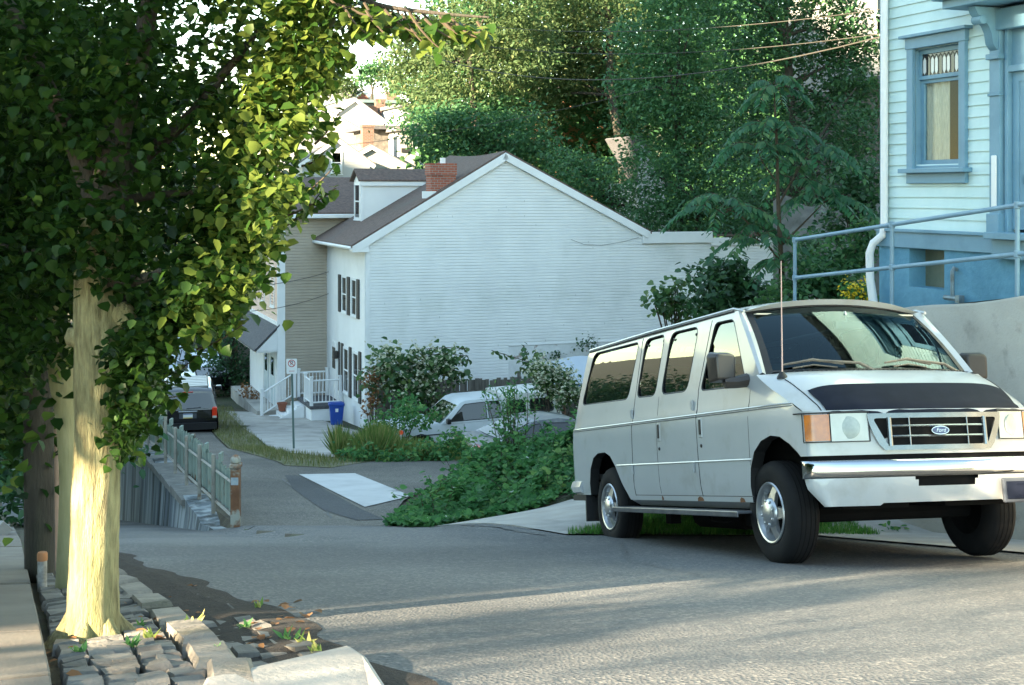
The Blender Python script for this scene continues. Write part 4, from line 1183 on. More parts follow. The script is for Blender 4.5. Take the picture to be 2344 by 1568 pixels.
# oval badge with its lettering
def oval(a, c, d, x0):
    b = MB(); n = 28
    vs = [(x0, a*math.cos(2*math.pi*k/n), .952+c*math.sin(2*math.pi*k/n)) for k in range(n)]
    b.prism(vs, (d, 0, 0)); return b
bd = oval(.073, .031, .018, gx(0)+.014).build('badge', M_chr, gr)
oval(.066, .0255, .004, gx(0)+.031).build('badge_field', mk('badge_blue', (.012, .03, .11), rough=.25, coat=.5), bd)
def lettering(name, text, size, Mx, m, par, depth=.002, shear=0.):
    cu = bpy.data.curves.new(name, 'FONT'); cu.body = text; cu.size = size; cu.align_x = 'CENTER'; cu.align_y = 'CENTER'; cu.extrude = depth; cu.shear = shear
    t = bpy.data.objects.new(name+'_tmp', cu); COL.objects.link(t)
    dg = C.evaluated_depsgraph_get(); me = bpy.data.meshes.new_from_object(t.evaluated_get(dg))
    bpy.data.objects.remove(t)
    me.transform(Mx); me.materials.clear(); me.materials.append(m); me.name = name
    o = bpy.data.objects.new(name, me); COL.objects.link(o); o.parent = par
    return o
MT = Matrix.Translation((gx(0)+.036, 0, .952)) @ Matrix(((0, 0, 1, 0), (1, 0, 0, 0), (0, 1, 0, 0), (0, 0, 0, 1)))
lettering('lettering', 'Ford', .041, MT, M_chr, bd, .0015, .3)
# bumper: chrome bar and painted lower apron
SB = s_of_x(.60)
def bump(u, v):
    sx = (2*u-1)*SB
    q = v*math.pi
    off = .045+.040*max(0, math.sin(q))**.38
    x, y = plan(sx, off); y = max(-1.0, min(1.0, y))
    return Vector((x, y, .628+.128*(1-math.cos(q))/2))
b = MB(); b.grid(bump, 71, 9)
b.add([bump(0, v/8) for v in range(9)]+[bump(0, v/8)+Vector((0, .05, 0)) for v in range(9)], [(i, i+1, 10+i, 9+i) for i in range(8)])
pt = [bump(i/70, 1) for i in range(71)]
b.add(pt+[Vector((p.x-.09, p.y*.96, p.z+.004)) for p in pt], [(i, i+1, 72+i, 71+i) for i in range(70)])
bmp = b.build('bumper', M_chr, van, smooth=True, sharp=60)
def apron(u, v):
    sx = (2*u-1)*SB; a = abs(2*u-1)
    zb = .435 if a > .48 else .452
    off = .075-.045*(1-v)**1.5
    x, y = plan(sx, off)
    if a > .80: x += (1-v)*(a-.80)/.20*.10; y *= 1-(1-v)*(a-.80)/.20*.10
    y = max(-.985, min(.985, y))
    return Vector((x, y, zb+(.630-zb)*v))
b = MB()
nu, nv = 81, 9
vs = [apron(i/(nu-1), j/(nv-1)) for i in range(nu) for j in range(nv)]
fs = []
for i in range(nu-1):
    for j in range(nv-1):
        c = sum((vs[k] for k in (i*nv+j, (i+1)*nv+j+1)), Vector())/2
        if abs(c.y) < .215+(c.z-.57)*1.1 and c.z > .572: continue
        fs.append((i*nv+j, (i+1)*nv+j, (i+1)*nv+j+1, i*nv+j+1))
b.add(vs, fs); ap = b.build('bumper_apron', M_vpaint, van, smooth=True, sharp=60)
b = MB(); b.grid(lambda u, v: Vector((plan((2*u-1)*.33, .02)[0], (2*u-1)*.33, .55+.09*v)), 9, 2); b.build('air_intake', M_under, van)
b = MB(); b.grid(lambda u, v: Vector((plan((2*u-1)*SF, -.03)[0], plan((2*u-1)*SF, -.03)[1], .70+.11*v)), 41, 2); b.build('bumper_gap', M_under, van)
b = MB(); b.box((.945, .60, .515), (.03, .36, .175)); pb = b.build('plate_bracket', mk('slate_plastic', (.05, .058, .072), rough=.5), van, bevel=.012)
b = MB(); b.box((.964, .60, .515), (.012, .31, .125)); b.tube([(.97, .52, .56), (.97, .68, .56)], .006, 6); b.lathe([(.02, .0), (.02, .004), (0, .004)], 10, Matrix.Translation((.968, .56, .49)) @ Matrix.Rotation(R(90), 4, 'Y'))
b.build('plate_blank', M_bra, pb, bevel=.004)
# windscreen, frame, cowl, A pillars
def ws(u, v, off=0., e=0.):
    t = 2*u-1; c = 1-t*t
    B_ = Vector((-.04+.19*c, t*(.90-e), 1.425+.0*c)); T_ = Vector((-.565+.10*c, t*(.785-e), 1.975+.06*c))
    p = B_+(T_-B_)*v; bow = .03*math.sin(math.pi*v)
    n = Vector((.62, 0, .70))
    return p+n*(bow+off)
b = MB(); b.grid(lambda u, v: ws(u, v), 31, 13); wsg = b.build('windscreen', M_wsglass, van, smooth=True)
b = MB()
fr_ = []
for k in range(31): fr_.append((k/30, 0.02))
e0 = [(u/24, .0) for u in range(25)]
rim = [ws(k/30, 0, .004) for k in range(31)]+[ws(1, k/12, .004) for k in range(1, 13)]+[ws(1-k/30, 1, .004) for k in range(1, 31)]+[ws(0, 1-k/12, .004) for k in range(1, 12)]
inn = []
for k in range(31): inn.append(ws(.03+.94*k/30, .05, .004))
for k in range(1, 13): inn.append(ws(.97, .05+.92*k/12, .004))
for k in range(1, 31): inn.append(ws(.97-.94*k/30, .97, .004))
for k in range(1, 12): inn.append(ws(.03, .97-.92*k/12, .004))
n = len(rim)
b.add(rim+inn, [(i, (i+1) % n, n+(i+1) % n, n+i) for i in range(n)]); b.build('windscreen_frit', M_bpl, wsg, recalc=False)
for s, u in ((-1, 0), (1, 1)):
    b = MB()
    pa = []
    for k in range(11):
        v = k/10; q = ws(u, v, .004); x0, z0 = -.03+(-.53+.03)*v, 1.43+(1.985-1.43)*v
        e = sp(x0, z0, .0, s); m = (q+e)/2+Vector((.022, s*.012, .012)); pa.append((q, m, e))
    b.add([p for r_ in pa for p in r_], [(3*i+j, 3*i+j+1, 3*i+4+j, 3*i+3+j) for i in range(10) for j in range(2)])
    b.build('pillar', M_vpaint, van, smooth=True, sharp=70)
b = MB()
hd = [ws(k/30, 1, .004) for k in range(31)]; rf0 = [roof(1, k/30) for k in range(31)]
b.add(hd+rf0, [(i, i+1, 32+i, 31+i) for i in range(30)]); b.build('roof_header', M_vpaint, van, smooth=True)
def cowl(u, v):
    t = (2*u-1)*.97
    c = 1-t*t
    return Vector((-.05+.20*c+.075*v, t*.90, 1.418+.008*v))+Vector((0, 0, .012))
b = MB(); b.grid(cowl, 41, 3); cw_ = b.build('cowl', M_bpl, van, smooth=True)
b = MB()
for k in range(46):
    u = .04+.92*k/45; b.tube([cowl(u, .1)+Vector((0, 0, .004)), cowl(u, .95)+Vector((0, 0, .004))], .004, 4)
b.build('cowl_louvres', M_under, cw_)
# wipers parked low on the glass
for (u0, u1, up, ua) in ((.07, .33, .10, .47), (.53, .78, .13, .93)):
    b = MB()
    b.tube([ws(u0, .085, .03), ws((u0+u1)/2, .12, .045), ws(u1, .075, .03)], [.008, .013, .008], 6)
    b.tube([ws(u0+.04, .05, .02), ws((u0+u1)/2, .075, .028), ws(u1-.03, .045, .02)], .006, 5)
    b.tube([ws((u0+u1)/2, .115, .045), ws((u1+ua)/2, .06, .05), ws(ua, -.04, .03)], [.010, .012, .018], 6)
    b.build('wiper', M_wiper, van, smooth=True)
# side glass with rubber seals, on both sides
for s in (-1, 1):
    for nm, h in (('quarter_window', WQ), ('side_window', W2), ('side_window', W3), ('door_window', WD)):
        V, Fc = cdt(h, (), .07, .05)
        b = MB(); zc = (min(q[1] for q in h)+max(q[1] for q in h))/2
        b.add([sp(p.x, p.y, -.022+.014*(1-((p.y-zc)/.29)**2), s) for p in V], Fc); g = b.build(nm, M_vglass, van, smooth=True)
        b = MB(); b.tube([sp(*p, -.006, s) for p in h+[h[0]]], .009, 5, cap=False); b.build('window_seal', M_bpl, g, smooth=True)
    for (x, z) in ((-2.50, 1.93), (-2.10, 1.93), (-1.86, 1.92), (-1.36, 1.91)):
        b = MB(); b.lathe([(.014, 0), (.010, .008), (0, .010)], 8, Matrix.Translation(sp(x, z-.03, -.010, s)) @ Matrix.Rotation(s*R(-90), 4, 'X')); b.build('window_latch', M_bpl, van)
# seams, crease, handles, hinges
def seam(pts, r=.0045, m=None, off=-.001):
    b = MB(); b.tube([sp(x, z, off) for x, z in pts], r, 5); return b.build('door_seam', m or M_bpl, van)
def vline(x0, x1, z0, z1, n=14): return [(x0+(x1-x0)*k/n, z0+(z1-z0)*k/n) for k in range(n+1)]
seam(vline(-2.70, -2.665, .50, 1.40)+vline(-2.66, -2.63, 1.43, 1.98)); seam(vline(-2.06, -2.06, .52, 1.385), .003)
seam(vline(-1.16, -1.17, .50, 1.35)+vline(-1.175, -1.03, 1.38, 1.965)); seam(vline(-.19, -.17, .74, 1.32, 8), .003)
seam(vline(-2.70, -.21, .505, .505, 20), .0035)
b = MB(); b.tube([sp(x, 1.178+.012*(-x/4.5)*0, .004) for x in np.linspace(-4.46, .50, 40)], .007, 5); b.build('belt_crease', M_vpaint, van, smooth=True)
b = MB(); b.tube([sp(x, 1.160, .001) for x in np.linspace(-4.46, .50, 40)], .004, 5); b.build('belt_shadow_line', mk('crease_shade_grey', (.20, .21, .21), rough=.6), van)  # grey line below the crease, its shade painted as colour
b = MB()
for x0, x1 in ((-3.12, -.16),): b.tube([sp(x, .785, -.001) for x in np.linspace(x0, x1, 30)], .009, 6)
b.build('lower_crease', M_vpaint, van, smooth=True)
for x in (-2.0, -1.17+.09):
    b = MB(); b.box((x, -1.012, 1.065), (.062, .012, .165)); h = b.build('door_handle', M_vpaint, van, bevel=.006)
    b = MB(); b.box((x+.004, -1.019, 1.07), (.040, .012, .125)); b.build('handle_recess', M_bpl, h, bevel=.006)
    b = MB(); b.lathe([(.015, 0), (.013, .008), (0, .008)], 12, Matrix.Translation((x, -1.010, .915)) @ Matrix.Rotation(R(90), 4, 'X')); b.build('lock', M_bpl, van)
for x in (-2.70, -1.27):
    for z in (1.26, .74):
        b = MB(); b.box((x, -ys(z)-.008, z), (.04, .018, .07)); b.tube([(x+.025, -ys(z)-.012, z-.045), (x+.025, -ys(z)-.012, z+.045)], .008, 6); b.build('hinge', M_vpaint, van)
# rocker, rust, running board, underbody
b = MB(); b.grid(lambda u, v: Vector((-2.86+2.62*u, -.972+.10*(1-v), .405+.058*v)), 20, 2); b.build('rocker_panel', M_vpaint, van, smooth=True)
for s in (-1, 1):
    b = MB(); b.box((-1.68, s*.98, .385), (2.75, .22, .022)); b.box((-1.68, s*1.088, .372), (2.78, .012, .045)); b.build('running_board', M_board, van, bevel=.006)
for x, z, w in ((-1.22, .478, .14), (-.42, .475, .10), (-2.05, .48, .05)):
    V, Fc = cdt([(x-w/2, z-.02), (x+w/2, z-.015), (x+w*.35, z+.012), (x-.01, z+.022), (x-w*.4, z+.008)], (), .03)
    b = MB(); b.add([sp(p.x, p.y, .0015) for p in V], Fc); b.build('rust_patch', M_rust, van)
b = MB(); b.box((-2.2, 0, .54), (4.2, 1.80, .14)); b.box((.25, 0, .64), (.9, 1.5, .36)); b.build('chassis', M_under, van)
b = MB(); b.tube([(-2.6, -.35, .30), (-1.6, -.35, .30)], .11, 10); b.tube([(-3.505, -.75, .385), (-3.505, .75, .385)], .05, 8); b.tube([(0, -.75, .36), (0, .75, .36)], .06, 8); b.lathe([(0, -.15), (.14, -.1), (.16, 0), (.14, .1), (0, .15)], 12, Matrix.Translation((-3.505, .1, .38)))
b.tube([(-1.4, -.85, .37), (-1.3, -.85, .30), (-1.0, -.85, .285), (-.8, -.8, .34)], .012, 5); b.box((-2.45, -.72, .31), (.12, .1, .14)); b.box((-.62, -.8, .33), (.10, .08, .12))
b.build('exhaust', M_under, van, smooth=True, sharp=40)
for x, y in ((-3.505, -1), (-3.505, 1), (0.02, -1), (.02, 1)):
    b = MB(); b.box((x-.35, y*.42, .74), (1.9, .54, .66)); b.build('wheel_well', M_under, van)
# rear end and back bumper
b = MB(); b.grid(lambda u, v: Vector((float(np.interp(.5+1.5*v, [.5, .62, .85, 1.15, 1.38, 1.65, 1.96, 2.02], [-4.52, -4.55, -4.545, -4.47, -4.41, -4.33, -4.24, -4.18]))-.04*(1-(2*u-1)**2), (2*u-1)*ys(.5+1.5*v)*.955, .5+1.5*v)), 13, 17); b.build('rear_panel', M_vpaint, van, smooth=True)
b = MB(); b.tube([(-4.20, -.96, .58), (-4.45, -.965, .58), (-4.56, -.90, .58), (-4.59, -.6, .58), (-4.59, .6, .58), (-4.56, .90, .58), (-4.45, .965, .58), (-4.20, .96, .58)], .075, 8)
b.build('rear_bumper', M_vpaint, van, smooth=True)
b = MB(); b.box((-4.36, -.90, .47), (.4, .16, .06)); b.box((-4.1, -.9, .36), (.03, .2, .26)); b.build('bumper_step', M_bpl, van)
for s in (-1, 1):
    b = MB(); b.box((-4.50, s*.90, 1.05), (.05, .07, .36)); b.build('tail_light', M_red, van, bevel=.012)
# door mirrors
for s in (-1, 1):
    Mm = Matrix.Translation((-.27, s*1.15, 1.50)) @ Matrix.Scale(.95, 4) @ Matrix.Rotation(s*R(-8), 4, 'Z')
    b = MB(); b.add([(-.07, s*a, c) for a, c in ((-.115, -.125), (.115, -.125), (.125, .10), (.10, .135), (-.10, .135), (-.125, .10))]+[(.05, s*a, c) for a, c in ((-.085, -.10), (.085, -.10), (.095, .085), (.07, .11), (-.07, .11), (-.095, .085))],
                    [(5, 4, 3, 2, 1, 0), (6, 7, 8, 9, 10, 11)]+[(i, (i+1) % 6, 6+(i+1) % 6, 6+i) for i in range(6)], Mm)
    mr = b.build('door_mirror', M_mirror if s < 0 else M_bpl, van, smooth=True, sharp=45, bevel=.018, seg=3)
    b = MB(); b.box((-.074, 0, 0), (.004, .19, .21), Mm); b.build('mirror_glass', M_chr, mr)
    b = MB(); b.tube([(-.27, s*1.15, 1.385), (-.25, s*1.05, 1.385), (-.24, s*.955, 1.40)], [.05, .048, .055], 8); b.build('mirror_arm', M_mirror if s < 0 else M_bpl, mr, smooth=True)
# aerial
b = MB(); b.lathe([(.045, 0), (.040, .02), (.016, .055), (0, .06)], 12, Matrix.Translation((.17, -.87, 1.375)))
an = b.build('aerial_base', M_bpl, van, smooth=True)
Wup = (Matrix.Rotation(-.0351, 3, 'X').transposed() @ (Matrix.Rotation(-.2098, 3, 'Y').transposed() @ Vector((0, 0, 1))))
b = MB(); b.tube([Vector((.17, -.87, 1.40)), Vector((.17, -.87, 1.40))+Wup*.88+Vector((-.02, 0, 0))], [.007, .004], 6); b.build('aerial', mk('aerial_steel', (.62, .42, .36), rough=.4), an)
# wheels
def wheel(par, x, y, s, r=.385, w=.235, rr=.225, name='wheel'):
    Mw = Matrix.Translation((x, y, r)) @ Matrix.Rotation(R(90)*(-s), 4, 'X')     # local z points outward
    h = w/2
    b = MB(); b.lathe([(rr-.01, -h+.01), (rr+.03, -h), (r-.05, -h), (r-.012, -h+.028), (r, -h+.06), (r, h-.06), (r-.012, h-.028), (r-.05, h), (rr+.03, h), (rr, h-.012), (rr-.01, h-.03)], 48, Mw)
    wt = b.build(name, M_rub, par, smooth=True, sharp=40)
    b = MB()
    for zz in (-.055, -.02, .02, .055): b.lathe([(r-.003, zz-.004), (r+.0015, zz-.003), (r+.0015, zz+.003), (r-.003, zz+.004)], 48, Mw)
    b.build('tread_rib', M_under, wt)
    b = MB(); b.lathe([(rr+.004, h-.005), (rr-.004, h+.004), (rr-.016, h), (rr-.022, h-.03), (rr-.045, h-.07)], 40, Mw)
    q5 = 5
    for k in range(q5):                                     # five pressed spokes and a domed hub
        q = 2*math.pi*k/q5
        def pt(rad, dq, z): return (rad*math.cos(q+dq), rad*math.sin(q+dq), z)
        z1, z0 = h-.008, h-.03
        vs = [pt(.075, -.58, z1), pt(.075, .58, z1), pt(.115, .42, z1+.006), pt(.16, .22, z1-.004), pt(rr-.02, .20, z0), pt(rr-.02, -.20, z0), pt(.16, -.22, z1-.004), pt(.115, -.42, z1+.006)]
        b.add(vs+[(p[0], p[1], p[2]-.03) for p in vs], [tuple(range(8))]+[(i, (i+1) % 8, 8+(i+1) % 8, 8+i) for i in range(8)])
    b.lathe([(.11, h-.006), (.10, h+.012), (.085, h+.02), (.05, h+.034), (0, h+.04)], 30, Mw)
    b.v = [tuple(Mw @ Vector(p)) if i >= 40*5 and i < 40*5+q5*16 else p for i, p in enumerate(b.v)]
    rm = b.build('rim', M_alloy, wt, smooth=True, sharp=35)
    for k in range(8):
        q = 2*math.pi*(k+.3)/8
        bb = MB(); bb.lathe([(.012, 0), (.011, .012), (.006, .016), (0, .017)], 8, Mw @ Matrix.Translation((.088*math.cos(q), .088*math.sin(q), h+.012))); bb.build('wheel_nut', M_alloy, rm, smooth=True)
    b = MB(); b.lathe([(0, h-.09), (rr-.02, h-.09)], 24, Mw); b.build('brake_drum', M_under, wt)
    return wt
for x in (0, -3.505):
    for s in (-1, 1): wheel(van, x, s*.845, s)
# cabin
b = MB(); b.box((-2.0, 0, .68), (4.2, 1.7, .06)); b.build('floor', M_cabin, van)
b = MB(); b.grid(lambda u, v: Vector((.10-.55*v+.16*(1-(2*u-1)**2)*(1-v), (2*u-1)*.84, 1.37+.05*math.sin(v*2.2)-.02*v)), 15, 8); b.box((-.30, 0, 1.22), (.3, 1.3, .2)); b.build('dashboard', mk('dashboard_grey', (.16, .18, .17), rough=.8), van, smooth=True, sharp=40)
for x, ws_ in ((-.95, (-.42, .42)), (-2.0, (-.3, .35)), (-2.9, (-.3, .35)), (-3.75, (-.3, .35))):
    for y in ws_:
        b = MB(); w = .52 if x > -1.5 else .66
        b.box((x+.1, y, .98), (.5, w, .16)); b.box((x-.17, y, 1.30), (.13, w, .60), Matrix.Rotation(0, 4, 'Y')); b.box((x-.20, y, 1.66), (.10, w*.5, .18)); b.build('seat', M_seat, van, bevel=.04, seg=2)
b = MB(); n = 20
Ms = Matrix.Translation((-.58, .42, 1.36)) @ Matrix.Rotation(R(-62), 4, 'Y')
b.tube([Ms @ Vector((.19*math.cos(2*math.pi*k/n), .19*math.sin(2*math.pi*k/n), 0)) for k in range(n+1)], .014, 6, cap=False)
b.tube([Ms @ Vector((-.18, 0, 0)), Ms @ Vector((.18, 0, 0))], .015, 5); b.tube([Ms @ Vector((0, 0, 0)), Ms @ Vector((0, 0, -.2))], .03, 6); b.build('steering_wheel', M_cabin, van, smooth=True)
b = MB(); b.box((-.33, .02, 1.85), (.03, .25, .065)); b.tube([(-.33, .02, 1.86), (-.36, .02, 1.97)], .010, 5); b.build('rear_view_mirror', mk('pale_mirror_back', (.55, .56, .50), rough=.5), van, bevel=.01)
b = MB(); b.grid(lambda u, v: Vector((-4.1+3.55*u, (2*v-1)*.80, 2.005+.05*(1-(2*v-1)**2))), 5, 5); b.build('headliner', M_cabin, van, smooth=True)
b = MB(); b.box((-.52, -.42, 1.955), (.10, .62, .012)); b.box((-.52, .42, 1.955), (.10, .62, .012)); b.build('sun_visor', mk('visor_cream', (.52, .48, .38), rough=.8), van)
# ---------------------------------------------------------------- smaller vehicles
def car(root, w, wt, zb, zt, low, green, paint, glass, sides, wheels, ends=(), wr=.33):
    """low/green: side outlines (x, z); sides: window outlines; ends: front and rear glass as ((x,z) low, (x,z) high)"""
    yg = lambda z: w*.965+(wt-w*.965)*min(1, max(0, (z-zb)/(zt-zb)))
    V, Fc = cdt(low, (), .3, .08)
    b = MB()
    def yl(z):
        return w*(1-.05*max(0, (z-zb+.22)/.22)**2-.04*max(0, (.45-z)/.25)**2)
    for s in (-1, 1):
        b.add([(p.x, s*yl(p.y), p.y) for p in V], Fc)
    lp = densify(low, .08); n = len(lp)
    for i in range(n):
        p, q = lp[i], lp[(i+1) % n]
        ya, yb_ = yl(p[1]), yl(q[1])
        pr_ = [-1, -.9, -.5, 0, .5, .9, 1]
        r0 = [(p[0]*(1-.045*(abs(t)**3)) if abs(p[0]) > 1.5 else p[0], ya*t, p[1]) for t in pr_]; r1 = [(q[0]*(1-.045*(abs(t)**3)) if abs(q[0]) > 1.5 else q[0], yb_*t, q[1]) for t in pr_]
        r0[0] = (p[0], -ya, p[1]); r0[-1] = (p[0], ya, p[1]); r1[0] = (q[0], -yb_, q[1]); r1[-1] = (q[0], yb_, q[1])
        b.add(r0+r1, [(k, k+1, 8+k, 7+k) for k in range(6)])
    body = b.build('body', paint, root, smooth=True, sharp=40)
    b = MB()
    n = len(green)
    V, Fc = cdt(green, (), .4, .12)
    for s in (-1, 1): b.add([(p.x, s*yg(p.y), p.y) for p in V], Fc)
    lp = densify(green, .12); n = len(lp)
    for i in range(n):
        p, q = lp[i], lp[(i+1) % n]
        ts = [-1, -.92, -.5, 0, .5, .92, 1]
        cr = lambda t, z: (.035*(1-t*t) if z > zt-.12 else 0)
        b.add([(p[0], yg(p[1])*t, p[1]+cr(t, p[1])) for t in ts]+[(q[0], yg(q[1])*t, q[1]+cr(t, q[1])) for t in ts], [(k, k+1, 8+k, 7+k) for k in range(6)])
    b.build('cabin', paint, root, smooth=True, sharp=35)
    for h in sides:
        for s in (-1, 1):
            hh = rnd(h, .05)
            V, Fc = cdt(hh, (), .3, .1)
            b = MB(); b.add([(p.x, s*(yg(p.y)+.008), p.y) for p in V], Fc); g = b.build('side_window', glass, root, recalc=False)
            b = MB(); b.tube([(p[0], s*(yg(p[1])+.008), p[1]) for p in hh+[hh[0]]], .010, 4, cap=False); b.build('window_seal', M_bpl, g)
    for (nm, lo_, hi_, off) in ends:
        b = MB()
        pts = []
        for k in range(7):
            t = -1+2*k/6
            pts.append(((lo_[0]+off+(.05 if off > 0 else -.05)*(1-t*t)*.6, t*(yg(lo_[1])-.09), lo_[1]), (hi_[0]+off, t*(yg(hi_[1])-.07), hi_[1]+.012)))
        b.add([p for a in pts for p in a], [(2*k, 2*k+1, 2*k+3, 2*k+2) for k in range(6)]); b.build(nm, glass, root, smooth=True, recalc=False)
    for x in wheels:
        for s in (-1, 1): wheel(root, x, s*(w-.12), s, wr, .21, wr*.62)
    b = MB()
    for x in wheels: b.box((x, 0, wr+.05), (wr*2.3, w*1.88, wr*1.35))
    b.build('wheel_well', M_under, root)
    return body
def arch(x, r, z0, n=8): return [(x-r*math.cos(math.pi*k/n)*-1 if False else x+r*math.cos(math.pi*(n-k)/n), z0+r*math.sin(math.pi*k/n)) for k in range(n+1)]
M_black = mk('black_paint', (.002, .0024, .0035), (.003, .0034, .0048), sc=2, rough=.22, coat=1.)
M_silver = mk('silver_paint', (.42, .44, .46), (.46, .48, .50), sc=2, rough=.3, metal=.35, coat=.6)
M_dulwhite = mk('chalky_white_paint', (.50, .53, .54), (.57, .60, .61), sc=3, rough=.4, coat=.3, c3=(.44, .45, .43), sc3=1.5)
M_grey = mk('dark_grey_paint', (.06, .07, .08), (.08, .09, .10), sc=3, rough=.35, coat=.6, c3=(.20, .19, .165), sc3=1.6, lo3=.52, hi3=.7)
M_glassd = glassmat('car_glass', (.10, .12, .125), 1.75)

# black SUV seen from behind
sv = thing('parked_suv', 'black SUV parked facing away on the alley with red tail lights', 'car', (px(429, 46.6), 46.6, al(46.6)+.02), (0, -.06, R(90+14)))
low = [(-2.35, .38), (-1.85, .38)]+arch(-1.38, .44, .38)+[(1.0, .36)]+arch(1.42, .44, .38)+[(2.35, .40), (2.42, .75), (2.3, .98), (1.2, 1.10), (-2.40, 1.12), (-2.44, .80), (-2.42, .5)]
green = [(1.15, 1.10), (.35, 1.70), (-.2, 1.78), (-2.05, 1.76), (-2.25, 1.68), (-2.42, 1.12)]
car(sv, .985, .76, 1.1, 1.76, low, green, M_black, M_glassd, [[(-2.0, 1.2), (-1.15, 1.19), (-1.15, 1.62), (-1.85, 1.62)], [(-1.05, 1.19), (-.1, 1.18), (-.1, 1.64), (-1.05, 1.63)], [(0, 1.18), (.9, 1.17), (.35, 1.6), (0, 1.64)]], (-1.38, 1.42),
    [('rear_window', (-2.43, 1.17), (-2.27, 1.64), -.015), ('windscreen', (1.13, 1.13), (.38, 1.66), .02)], .38)
for s in (-1, 1):
    b = MB(); b.box((-2.40, s*.86, 1.02), (.14, .16, .36)); t_ = b.build('tail_light', mk('bright_red_lens', (.80, .05, .012), (.65, .03, .01), sc=12, rough=.2, coat=.6), sv, bevel=.02)
    b = MB(); b.box((-2.475, s*.86, .88), (.012, .13, .07)); b.build('reverse_lamp', M_lens, t_)
    b = MB(); b.box((-2.47, s*.55, .50), (.02, .28, .04)); b.build('bumper_reflector', mk('dull_reflector', (.16, .17, .2), rough=.3), sv)
b = MB(); b.box((-2.455, 0, 1.07), (.03, .62, .06)); b.build('chrome_trim', M_chr, sv, bevel=.01)
b = MB(); b.box((-2.462, .0, .94), (.015, .56, .17)); nb = b.build('plate_recess', M_grey, sv)
b = MB(); b.box((-2.475, .0, .94), (.01, .31, .155)); pl = b.build('number_plate', M_white, nb)
b = MB(); b.box((-2.482, 0, .878), (.004, .30, .03)); b.build('plate_band', mk('plate_yellow', (.65, .48, .12), rough=.5), pl)
b = MB(); b.box((-2.482, 0, 1.0), (.004, .30, .025)); b.build('plate_band', mk('plate_blue', (.08, .13, .32), rough=.5), pl)
b = MB(); b.box((-2.46, 0, .58), (.12, 1.86, .22)); b.box((-2.49, 0, .70), (.10, 1.8, .02)); b.build('rear_bumper', M_bpl, sv, bevel=.03)
b = MB(); b.tube([(-2.47, .05, 1.18), (-2.46, -.35, 1.20), (-2.46, -.42, 1.22)], .014, 5); b.build('rear_wiper', M_bpl, sv)
b = MB(); b.box((-2.29, 0, 1.70), (.03, .34, .035)); b.build('brake_light', M_red, sv)
b = MB()
for s in (-1, 1): b.tube([(-2.0, s*.66, 1.80), (-1.9, s*.66, 1.845), (.0, s*.66, 1.845), (.1, s*.66, 1.80)], .018, 6); b.build('roof_rail', M_bpl, sv); b = MB()
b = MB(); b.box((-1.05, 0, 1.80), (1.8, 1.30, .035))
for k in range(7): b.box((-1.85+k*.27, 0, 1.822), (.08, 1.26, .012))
b.build('roof_panel', mk('sky_lit_roof', (.30, .29, .27), rough=.3), sv, bevel=.01)  # pale sheet over the black roof, sky light painted into its colour
for s in (-1, 1):
    b = MB(); b.box((.75, s*1.09, 1.2), (.14, .2, .16)); b.build('door_mirror', M_black, sv, bevel=.03)

# white pickup with a cap over its bed, and the dark saloon in front of it
def poseR(x, y, z, yaw, pitch=0): return dict(loc=(x, y, z), rot=(0, pitch, yaw))
D0 = 40.5
pk_ = thing('pickup_truck', 'chalky white pickup truck with a capped bed parked along the board fence', 'truck', (px(1062, D0), D0, -8.0), (0, .025, R(180+20)))
pk_.scale = (1.14, 1.14, 1.14)
low = [(-2.45, .42), (-1.95, .42)]+arch(-1.45, .42, .42)+[(1.0, .40)]+arch(1.42, .42, .42)+[(2.25, .42), (2.32, .62), (2.28, .90), (2.1, .98), (.95, 1.06), (.75, 1.02), (-2.48, 1.02)]
green = [(.85, 1.03), (.28, 1.52), (.1, 1.57), (-.75, 1.57), (-.82, 1.50), (-.86, 1.03)]
car(pk_, .86, .66, 1.02, 1.57, low, green, M_dulwhite, M_glassd, [[(-.40, 1.08), (.62, 1.08), (.18, 1.48), (-.40, 1.50)], [(-.80, 1.08), (-.46, 1.08), (-.46, 1.50), (-.76, 1.50)]], (-1.45, 1.42), [('windscreen', (.86, 1.06), (.26, 1.50), .02)], .35)
b = MB()
cap = [(-.90, 1.03), (-.90, 1.63), (-2.30, 1.66), (-2.50, 1.03)]
V, Fc = cdt(cap, (), .3, .1)
yc = lambda z: .83-(z-1.03)*.16
for s in (-1, 1): b.add([(p.x, s*yc(p.y), p.y) for p in V], Fc)
lp = densify(cap, .1)
for i in range(len(lp)):
    p, q = lp[i], lp[(i+1) % len(lp)]
    b.add([(p[0], yc(p[1])*t, p[1]+.03*(1-t*t)) for t in (-1, -.5, 0, .5, 1)]+[(q[0], yc(q[1])*t, q[1]+.03*(1-t*t)) for t in (-1, -.5, 0, .5, 1)], [(k, k+1, 6+k, 5+k) for k in range(4)])
cp = b.build('bed_cap', mk('cap_white', (.56, .56, .52), (.62, .62, .58), sc=3, rough=.5), pk_, smooth=True, sharp=35)
for s in (-1, 1):
    for (x0, x1) in ((-1.50, -1.02), (-2.28, -1.62)):
        h = rnd([(x0, 1.15), (x1, 1.15), (x1, 1.48), (x0+.06, 1.48)], .09)
        V, Fc = cdt(h, (), .3, .1); b = MB(); b.add([(p.x, s*(yc(p.y)+.008), p.y) for p in V], Fc); g = b.build('cap_window', M_glassd, cp, recalc=False)
        b = MB(); b.tube([(p[0], s*(yc(p[1])+.01), p[1]) for p in h+[h[0]]], .02, 4, cap=False); b.build('window_seal', M_bpl, g)
    b = MB(); b.box((2.2, s*.66, .80), (.14, .30, .16)); b.build('headlight', M_lens, pk_, bevel=.02)
    b = MB(); b.box((.70, s*.98, 1.12), (.10, .18, .13)); b.build('door_mirror', M_bpl, pk_, bevel=.02)
